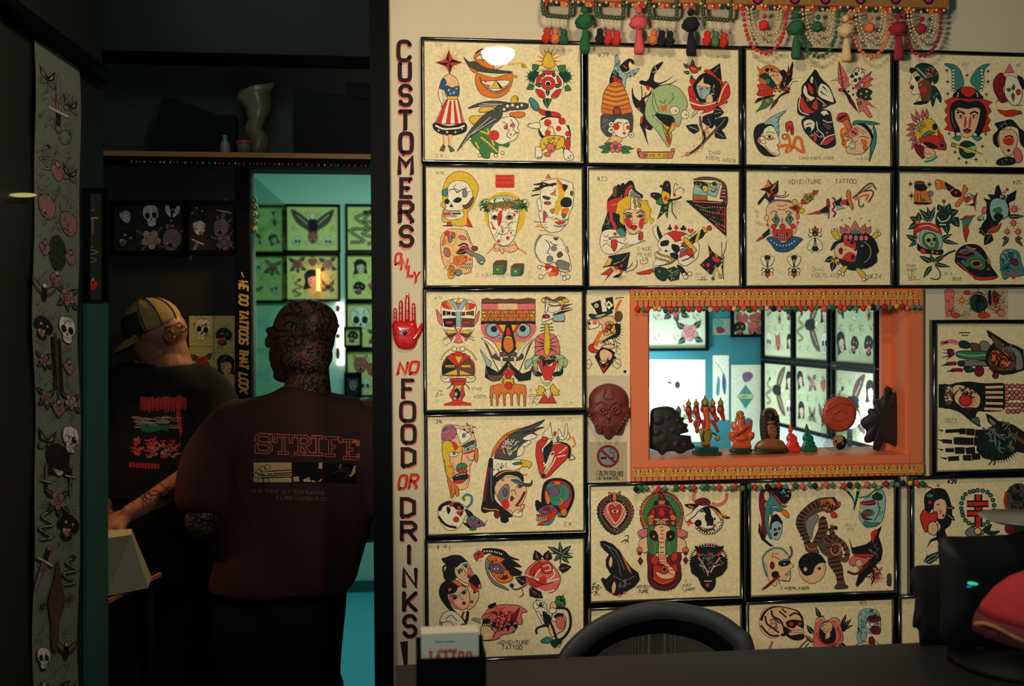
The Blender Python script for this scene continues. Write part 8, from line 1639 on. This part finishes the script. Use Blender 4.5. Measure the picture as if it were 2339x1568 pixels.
for sx in (-1, 1):
    hx = 640+sx*62
    limb(mb, [(hx, 1450, B+.01, .09), (hx+sx*4, 1700, B+.01, .07)])
    k0 = at(hx+sx*4, 1700, B+.01)
    mb.tube([k0, (k0.x, k0.y-.01, .5), (k0.x, k0.y+.0, .25), (k0.x, k0.y, .09)], 1, 12, rs=[.07, .058, .052, .04])
    mb.ball((k0.x, k0.y+.06, .045), 1, 10, (.045, .125, .045))
body = blend_mesh(mb, 'body', 'skin_dark', p1, .0055, 5)
for f_ in ((HX-42, 806),):
    mb = MB(); mb.tube([at(f_[0]+12*cos(t_)-2, f_[1]+26*sin(t_), B-.012-.006*cos(t_)) for t_ in [2*pi*i/14 for i in range(15)]], .005, 8); mb.ball(at(f_[0], f_[1]+3, B-.004), 1, 8, (.01, .008, .026))
    mb.build('ear', 'skin', p1)
# skin ink on the head, neck and elbow
bv = bvh_of(body)
a = Art(surf_fn(bv, .0008), dz=8e-6, outline=0)
rnd = random.Random(5)
c_ink, c_skin, c_hi, c_rd = lin((18, 20, 26)), lin((84, 62, 50)), lin((128, 94, 70)), lin((150, 44, 40))
def squig(cx, cy, rx, ry, n, col, w0, seed, L_=9):
    rnd = random.Random(seed); a.k += 1; a.hold = True
    for i in range(n):
        th, r = rnd.uniform(0, 2*pi), sqrt(rnd.random()); x, y = cx+rx*r*cos(th), cy+ry*r*sin(th)
        q = [(x, y)]; an = rnd.uniform(0, 2*pi); tw = rnd.uniform(-.9, .9)
        for j in range(5):
            an += tw+rnd.uniform(-.3, .3); q.append((q[-1][0]+cos(an)*L_, q[-1][1]+sin(an)*L_*.9))
        a.stroke(smooth_open(q, 3), rnd.uniform(.6, 1)*w0, col)
    a.hold = False
squig(HX+12, 770, 52, 74, 70, c_ink, 4.2, 3); squig(HX+12, 770, 54, 78, 60, c_skin, 2.0, 4); squig(HX+16, 775, 46, 70, 40, c_ink, 2.6, 6)
squig(HX+14, 850, 34, 40, 46, c_ink, 3.2, 7); squig(HX+12, 850, 34, 40, 34, c_hi, 1.7, 8); squig(HX+20, 790, 30, 60, 6, c_rd, 3, 9, 5)
a.done('head_tattoos', p1)
a = Art(surf_fn(bv, .0008), dz=8e-6, outline=0)
squig(462, 1180, 26, 30, 44, lin((150, 120, 96)), 1.5, 10, 6); squig(462, 1180, 26, 30, 30, c_ink, 2.4, 11, 6)
a.done('arm_tattoos', p1)
# t-shirt
mb = MB()
secs = [(690, 884, 42, .066), (690, 893, 62, .08), (688, 903, 100, .092), (686, 918, 140, .10), (684, 938, 168, .108), (682, 975, 182, .12), (680, 1030, 184, .13), (678, 1100, 178, .135), (672, 1180, 172, .135), (662, 1260, 166, .138), (650, 1320, 166, .14), (643, 1344, 160, .138)]
mb.loft([ring(cx, cy, B+.005, 0, d_, hw) for cx, cy, hw, d_ in secs], True, True)
limb(mb, [(590, 985, B, .08), (536, 990, B-.005, .09), (496, 1045, B-.02, .086), (468, 1100, B-.04, .08), (460, 1132, B-.05, .076)], 18)
limb(mb, [(786, 985, B, .08), (836, 992, B, .09), (872, 1060, B-.01, .08), (892, 1140, B-.0, .076)], 18)
shirt = blend_mesh(mb, 't_shirt', 'maroon_shirt', p1, .0065, 8)
for v in shirt.data.vertices:       # folds in the cloth
    w_ = v.co+shirt.location
    f_ = .0045*sin(w_.x*34+w_.z*17)+.004*noise.noise(Vector((w_.x*9, w_.y*9, w_.z*4)))
    v.co += v.normal*f_
bs = bvh_of(shirt)
a = Art(surf_fn(bs, .0022), dz=1.2e-5, outline=0)
SAL, TANc, BKc = lin((206, 104, 72)), lin((214, 176, 130)), lin((12, 12, 14))
MAR = lin((66, 42, 44))
SLAB = dict(S=["453616050413334241301001", "4644", "0002"], T=["0646", "2620", "0604", "4644", "1030"], R=["1610", "06364544331 3".replace(' ', ''), "2340", "0020", "3050"],
            I=["2620", "0646", "0040"], F=["1610", "0646", "4645", "1323", "0020"], E=["1610", "0646", "4645", "1323", "0040", "4041"])
def slab_word(col, w_):
    x0s = [(586, 0, 33), (630, 0, 35), (676, 0, 31), (716, 0, 18), (746, 1, 31), (787, 5, 30)]
    for (x0, dy, ww), ch in zip(x0s, 'STRIFE'):
        yt, yb = 1000-2+(x0-584)*.0+dy*1.1, 1037+dy*1.1
        for st in SLAB[ch]:
            pts = [(x0+int(st[i])/4*ww, yb-int(st[i+1])/6*(yb-yt)+(x0+int(st[i])/4*ww-690)*.04) for i in range(0, len(st), 2)]
            q = []
            for p_, r_ in zip(pts, pts[1:]): q += [(p_[0]+(r_[0]-p_[0])*t_/3, p_[1]+(r_[1]-p_[1])*t_/3) for t_ in range(3)]
            q.append(pts[-1]); a.hold = True
            a.stroke(q, w_, col)
            for e in (q[0], q[-1]): a.poly([(e[0]-w_/2, e[1]-w_/2), (e[0]+w_/2, e[1]-w_/2), (e[0]+w_/2, e[1]+w_/2), (e[0]-w_/2, e[1]+w_/2)], col)
    a.hold = False
slab_word(SAL, 8.6); a.k += 4; slab_word(MAR, 4.8); a.k += 4
def gridpoly(x0, y0, x1, y1, col, nx=6, ny=4, sk=0.0):
    a.k += 2; a.hold = True
    for i in range(nx):
        for j in range(ny):
            xa, xb = x0+(x1-x0)*i/nx, x0+(x1-x0)*(i+1)/nx; ya, yb = y0+(y1-y0)*j/ny, y0+(y1-y0)*(j+1)/ny
            a.poly([(xa, ya+sk*(xa-x0)), (xb, ya+sk*(xb-x0)), (xb, yb+sk*(xb-x0)), (xa, yb+sk*(xa-x0))], col)
    a.hold = False
gridpoly(580, 1057, 666, 1102, TANc); gridpoly(670, 1056, 736, 1102, BKc); gridpoly(738, 1058, 813, 1103, BKc, sk=.03)
a.k += 2
for q in ([(590, 1085), (666, 1080)], [(600, 1092), (666, 1090)], [(606, 1078), (664, 1074)], [(596, 1088), (664, 1085)]): a.stroke([(q[0][0]+(q[1][0]-q[0][0])*t_/6, q[0][1]+(q[1][1]-q[0][1])*t_/6) for t_ in range(7)], 2.4, BKc)
for cx, cy in ((587, 1086), (600, 1072), (612, 1068), (596, 1098), (608, 1098), (592, 1078)): a.stroke(a.ell(cx, cy, 7, 6, n=12), 1.3, BKc, True)
for pts in ([(670, 1090), (682, 1088), (684, 1101), (671, 1101)], [(692, 1096), (706, 1090), (712, 1101), (694, 1101)], [(712, 1098), (736, 1094), (732, 1101), (714, 1102)], [(728, 1058), (736, 1056), (736, 1072), (728, 1070)], [(776, 1061), (812, 1064), (810, 1082), (800, 1090), (786, 1080), (774, 1070)]): a.poly(pts, TANc)
a.k += 2
for pts in ([(760, 1082), (780, 1074), (796, 1080)], [(782, 1068), (798, 1074), (790, 1088)]): a.stroke(smooth_open(pts, 4), 3, lin((60, 50, 44)))
GRY = lin((128, 92, 80))
for x0, y0, tx in ((573, 1126, 'AS IF THERE IS A TEAR RUNNING'), (632, 1142, 'FILTER I WATCH IT GO')):
    a.text(x0, y0, 7.5, tx, GRY, 1.5, rot=1.2, gap=1.12, ar=.78)
a.done('shirt_print', shirt)
# trousers
mb = MB()
mb.loft([ring(645, 1325, B+.01, 0, .12, 146), ring(640, 1400, B+.01, 0, .13, 146), ring(632, 1500, B+.01, 0, .13, 144), ring(630, 1590, B+.01, 0, .125, 142)], True, True)
for sx in (-1, 1):
    hx = 632+sx*70; k0 = at(hx, 1560, B+.01)
    mb.tube([k0, (k0.x, k0.y, .6), (k0.x, k0.y, .3), (k0.x, k0.y, .09)], 1, 16, rs=[.105, .1, .092, .088])
blend_mesh(mb, 'trousers', 'dark_trouser', p1, .008, 8)
for sx in (-1, 1):
    k0 = at(632+sx*70, 1560, B+.01); mb = MB(); mb.ball((k0.x, k0.y+.05, .05), 1, 12, (.052, .15, .05)); mb.lathe([(.05, 0), (.052, .02), (.03, .03)], (k0.x, k0.y+.04, 0), 16)
    mb.build('shoe', 'dark_trouser', p1)
cp = at(254, 1212, 2.93)
mb = MB(); mb.lathe([(.001, -.03), (.011, -.03), (.0135, .0), (.0135, .018), (.001, .018)], cp, 14)
t = tag(mb.build('ink_cup', mat('ink_cup', (120, 122, 100), .4), None, cp-Vector((0, 0, .03))), 'small pale cup held in the reaching hand of the capped person', 'cup')

# ---- second person, bent beyond, cap on backwards
C = 3.32
p2 = empty('person', (at(400, 1500, C).x, C, 0), 'person in black printed t-shirt and mesh cap, head bowed left, reaching down beside the table', 'person')
mb = MB()
FA = Matrix.Rotation(radians(-28), 3, 'Y')
mb.ball(at(364, 757, C), 1, 14, (.088, .08, .080)); mb.ball(at(398, 752, C), 1, 10, (.042, .05, .042))
mb.ball(at(342, 796, C), 1, 12, (.052, .062, .074), FA); mb.ball(at(352, 790, C), 1, 12, (.062, .068, .06))
mb.ball(at(310, 812, C-.01), 1, 8, (.016, .013, .018), Matrix.Rotation(radians(-40), 3, 'Y'))   # nose
mb.ball(at(318, 830, C-.01), 1, 8, (.018, .022, .010)); mb.ball(at(330, 846, C-.01), 1, 8, (.026, .028, .018))   # lips, chin
mb.ball(at(316, 796, C-.02), 1, 8, (.014, .03, .012))                                              # brow
limb(mb, [(384, 785, C, .055), (392, 815, C, .058), (384, 850, C, .085)])
mb.loft([ring(375, 880, C, 0, .09, 90), ring(375, 960, C, 0, .11, 118), ring(372, 1080, C, 0, .11, 112), ring(372, 1230, C, 0, .10, 100), ring(375, 1290, C, 0, .10, 96)], True, True)
limb(mb, [(478, 890, C, .055), (512, 960, C-.06, .048), (528, 1040, C-.16, .042)]); limb(mb, [(528, 1040, C-.16, .044), (470, 1070, C-.22, .044), (400, 1112, C-.29, .036), (330, 1154, C-.35, .028), (298, 1172, C-.38, .026)])
limb(mb, [(280, 890, C, .055), (252, 1000, C, .048), (240, 1100, C-.02, .042), (230, 1170, C-.1, .034)])
hand(mb, at(300, 1172, C-.38), at(252, 1200, C-.40)-at(300, 1172, C-.38), (0, -.5, 1), .95, .75); hand(mb, at(230, 1170, C-.1), (.5, -1, -.2), (0, -.3, 1), 1, .7, -1)
for sx in (-1, 1):
    k0 = at(375+sx*48, 1330, C); mb.tube([k0, (k0.x, k0.y, .55), (k0.x, k0.y, .3), (k0.x, k0.y, .09)], 1, 12, rs=[.075, .07, .055, .04]); mb.ball((k0.x, k0.y+.05, .045), 1, 10, (.045, .12, .045))
body2 = blend_mesh(mb, 'body', 'skin', p2, .0055, 4)
mb = MB(); mb.tube([at(387+10*cos(t_), 767+12*sin(t_), C-.074) for t_ in [2*pi*i/12 for i in range(13)]], .0055, 8); mb.ball(at(387, 768, C-.066), 1, 8, (.014, .01, .016)); mb.build('ear', 'skin', p2)
M['beard'] = mat('beard', (24, 22, 22), .95, noise_amt=.4, nscale=120, bump=.8)
mb = MB()
for x, y, r_ in ((330, 850, .026), (345, 846, .03), (360, 832, .028), (320, 838, .018), (372, 812, .02), (374, 795, .014)): mb.ball(at(x, y, C-.012), 1, 8, (r_, r_*1.9, r_))
blend_mesh(mb, 'beard', 'beard', p2, .005, 3)
mb = MB()                                    # sunglasses pushed onto the back of the head
for dx, dy in ((0, 0), (14, 9)): mb.tube([at(409+dx*.7+7*cos(t_), 744+dy+6*sin(t_), C-.062+dx*.002) for t_ in [2*pi*i/14 for i in range(15)]], .0022, 6)
mb.tube([at(404, 740, C-.066), at(392, 744, C-.078), at(376, 750, C-.088)], .0022, 6)
mb.build('glasses', 'black_gloss', p2)
# cap
M['cap_mesh'] = mat('cap_mesh', (140, 122, 76), .9, noise_amt=.5, nscale=45, bump=.3, spec=.1)
M['cap_dark'] = mat('cap_front', (24, 24, 22), .9)
cc = at(347, 742, C); tl = Matrix.Rotation(radians(-22), 3, 'Y')
def cp_(th, ph, s_=1.0): return cc+tl@Vector((.095*s_*cos(th)*cos(ph), .09*s_*sin(th)*cos(ph), .088*s_*sin(ph)))
cap = MB(); cap.loft([[cp_(2*pi*k_/30, radians(f_)) for k_ in range(30)] for f_ in (-14, -5, 5, 18, 32, 46, 60, 74, 86)], True, True)
crown = cap.build('cap_crown', 'cap_mesh', p2)
mb = MB(); mb.loft([[cp_(radians(a_), radians(f_), 1.012) for a_ in range(120, 266, 8)] for f_ in (-14, -4, 6, 16, 26, 34)], False, False, closed=False); mb.build('front_panel', 'cap_dark', p2)
mb = MB()
for an in (268, 300, 335): mb.tube([cp_(radians(an), radians(f_), 1.012) for f_ in range(-14, 89, 8)], .0018, 5)
mb.ball(cp_(0, radians(90), 1.0), .008, 8); mb.build('cap_seam', 'cap_dark', p2)
mb = MB()                                    # bill, pointing forward and down
b0 = [cp_(radians(a_), radians(-13), 1.0) for a_ in range(108, 262, 7)]
nb = len(b0); b1 = []; bm = []
for i, v in enumerate(b0):
    f_ = sin(pi*(i+.5)/nb)**.6
    off = tl@Vector((-.058*f_, 0, -.018*f_)); b1.append(v+off+Vector((0, 0, -.016*abs(i-nb/2)/nb*2))); bm.append(v+off*.5+Vector((0, 0, .006)))
mb.loft([b0, bm, b1, [q_+Vector((0, 0, -.004)) for q_ in b1], [p_+Vector((0, 0, -.005)) for p_ in bm], [p_+Vector((0, 0, -.005)) for p_ in b0]], False, False, closed=False)
mb.build('cap_brim', 'cap_mesh', p2)
# black t-shirt with faded band print
a = Art(surf_fn(bvh_of(body2), .0008), dz=8e-6, outline=0)
squig(372, 1130, 74, 9, 34, lin((60, 40, 34)), 2.4, 12, 7); squig(440, 1078, 24, 12, 16, lin((60, 40, 34)), 2.4, 13, 7)
a.done('arm_tattoos', p2)
mb = MB()
secs = [(378, 826, 42, .065), (378, 838, 70, .085), (376, 856, 104, .10), (376, 885, 132, .115), (374, 940, 138, .13), (372, 1010, 130, .135), (370, 1080, 126, .135), (370, 1130, 124, .135)]
mb.loft([ring(cx, cy, C, 0, d_, hw) for cx, cy, hw, d_ in secs], True, True)
limb(mb, [(455, 885, C, .08), (484, 915, C-.01, .08), (508, 970, C-.07, .072), (520, 1010, C-.12, .066)], 18); limb(mb, [(298, 885, C, .085), (270, 930, C, .08), (252, 1020, C, .07)], 18)
sh2 = blend_mesh(mb, 't_shirt', 'black_tee', p2, .0065, 8)
bs2 = bvh_of(sh2)
a = Art(surf_fn(bs2, .002), dz=1.2e-5, outline=0)
RD2, GY2, TL2 = lin((160, 44, 52)), lin((120, 124, 116)), lin((24, 96, 80))
def g2(src):
    a.run(src)
rr = random.Random(2); a.k += 1; a.hold = True
for i in range(17):                      # jagged red lettering
    x = 320+i*6.2; yb = 936-(i*.3); a.poly([(x, 912-rr.random()*5), (x+7, 910-rr.random()*5), (x+5.5, yb+rr.random()*9), (x+2, yb+12*rr.random())], RD2)
a.hold = False
a.poly([(404, 905), (414, 903), (412, 940), (416, 985), (412, 1000), (402, 950)], RD2)
a.k += 1; a.hold = True
for i in range(44):
    x, y = 300+rr.random()*96, 952+rr.random()*26; a.stroke([(x, y), (x+10, y-2+4*rr.random()), (x+20, y+1)], 2.2, GY2)
for i in range(64):
    x, y = 298+rr.random()*105, 1002+rr.random()*42; a.stroke([(x, y), (x+8, y+5*rr.random()), (x+12, y-5*rr.random())], 4, RD2 if i % 3 else GY2)
a.hold = False
for i in range(7): a.poly([(322+i*9, 972), (330+i*9, 971), (331+i*9, 986+3*sin(i)), (322+i*9, 985+3*sin(i))], TL2)
for i in range(10): a.poly([(296+i*7, 1056+i*.4), (301.5+i*7, 1056+i*.4), (301.5+i*7, 1068+i*.4), (296+i*7, 1068+i*.4)], RD2)
a.done('shirt_print', sh2)
mb = MB()
mb.loft([ring(372, 1105, C, 0, .12, 112), ring(374, 1200, C, 0, .13, 116), ring(376, 1330, C, 0, .13, 118)], True, True)
for sx in (-1, 1):
    k0 = at(375+sx*52, 1320, C); mb.tube([k0, (k0.x, k0.y, .55), (k0.x, k0.y, .3), (k0.x, k0.y, .09)], 1, 14, rs=[.1, .095, .085, .08])
blend_mesh(mb, 'trousers', 'dark_trouser', p2, .008, 8)
for sx in (-1, 1):
    k0 = at(375+sx*52, 1320, C); mb = MB(); mb.ball((k0.x, k0.y+.05, .05), 1, 12, (.052, .145, .05)); mb.lathe([(.05, 0), (.052, .02), (.03, .03)], (k0.x, k0.y+.04, 0), 16)
    mb.build('shoe', 'dark_trouser', p2)
# ---- work counter by the left wall, with a pale bin on it
DYY = 2.62
c0 = at(243, 1370, DYY); c1 = at(366, 1337, DYY+.28)
zt = c0.z
t = empty('work_table', (c0.x-.2, DYY+.1, 0), 'dark work table with reddish front edge beside the capped person', 'table')
M['table_edge'] = mat('table_edge', (190, 96, 66), .5)
vs = [Vector((-1.25, 2.42, zt)), Vector((c0.x-.0, DYY, zt)), Vector((c1.x, c1.y, zt)), Vector((-1.25, c1.y+.1, zt))]
def slabz(poly, z0, z1):
    m_ = MB(); n_ = len(poly)
    m_.add([Vector((v.x, v.y, z0)) for v in poly]+[Vector((v.x, v.y, z1)) for v in poly], [tuple(range(n_))[::-1], tuple(range(n_, 2*n_))]+[(i, (i+1) % n_, n_+(i+1) % n_, n_+i) for i in range(n_)])
    return m_
slabz(vs, zt-.03, zt).build('table_top', 'black', t)
m_ = MB(); m_.box(((vs[1]+vs[2])/2)+Vector((.002, -.003, -.006)), ((vs[2]-vs[1]).length, .006, .011), atan2(vs[2].y-vs[1].y, vs[2].x-vs[1].x)); m_.build('front_edge', 'table_edge', t)
for v in vs: 
    w_ = (sum(vs, Vector())/4).lerp(v, .9); m_ = MB(); m_.tube([(w_.x, w_.y, 0), (w_.x, w_.y, zt-.03)], .018, 8); m_.build('leg', 'black', t)
M['bin'] = mat('pale_bin', (150, 146, 116), .6, noise_amt=.08)
b_ = [at(244, 1320, DYY+.03), at(338, 1306, DYY+.1), at(300, 1222, DYY+.1), at(244, 1232, DYY+.03)]
zb = zt+.0005
ps = [Vector((b_[0].x, b_[0].y, zb)), Vector((b_[1].x, b_[1].y, zb)), Vector((b_[1].x-.02, b_[1].y+.12, zb)), Vector((b_[0].x-.22, b_[0].y+.1, zb)), Vector((b_[0].x-.22, b_[0].y-.02, zb))]
tp_ = [Vector((b_[3].x, b_[3].y+.01, b_[3].z)), Vector((b_[2].x, b_[2].y, b_[2].z)), Vector((b_[2].x-.02, b_[2].y+.08, b_[2].z)), Vector((b_[3].x-.2, b_[3].y+.08, b_[3].z)), Vector((b_[3].x-.2, b_[3].y, b_[3].z))]
mb = MB(); mb.add(ps+tp_, [(4, 3, 2, 1, 0), (5, 6, 7, 8, 9), (0, 1, 6, 5), (1, 2, 7, 6), (2, 3, 8, 7), (3, 4, 9, 8), (4, 0, 5, 9)])
top(mb, 'tapered_bin', 'bin', "pale grey tapered bin on the work table under the capped person's reaching hand", 'bin')
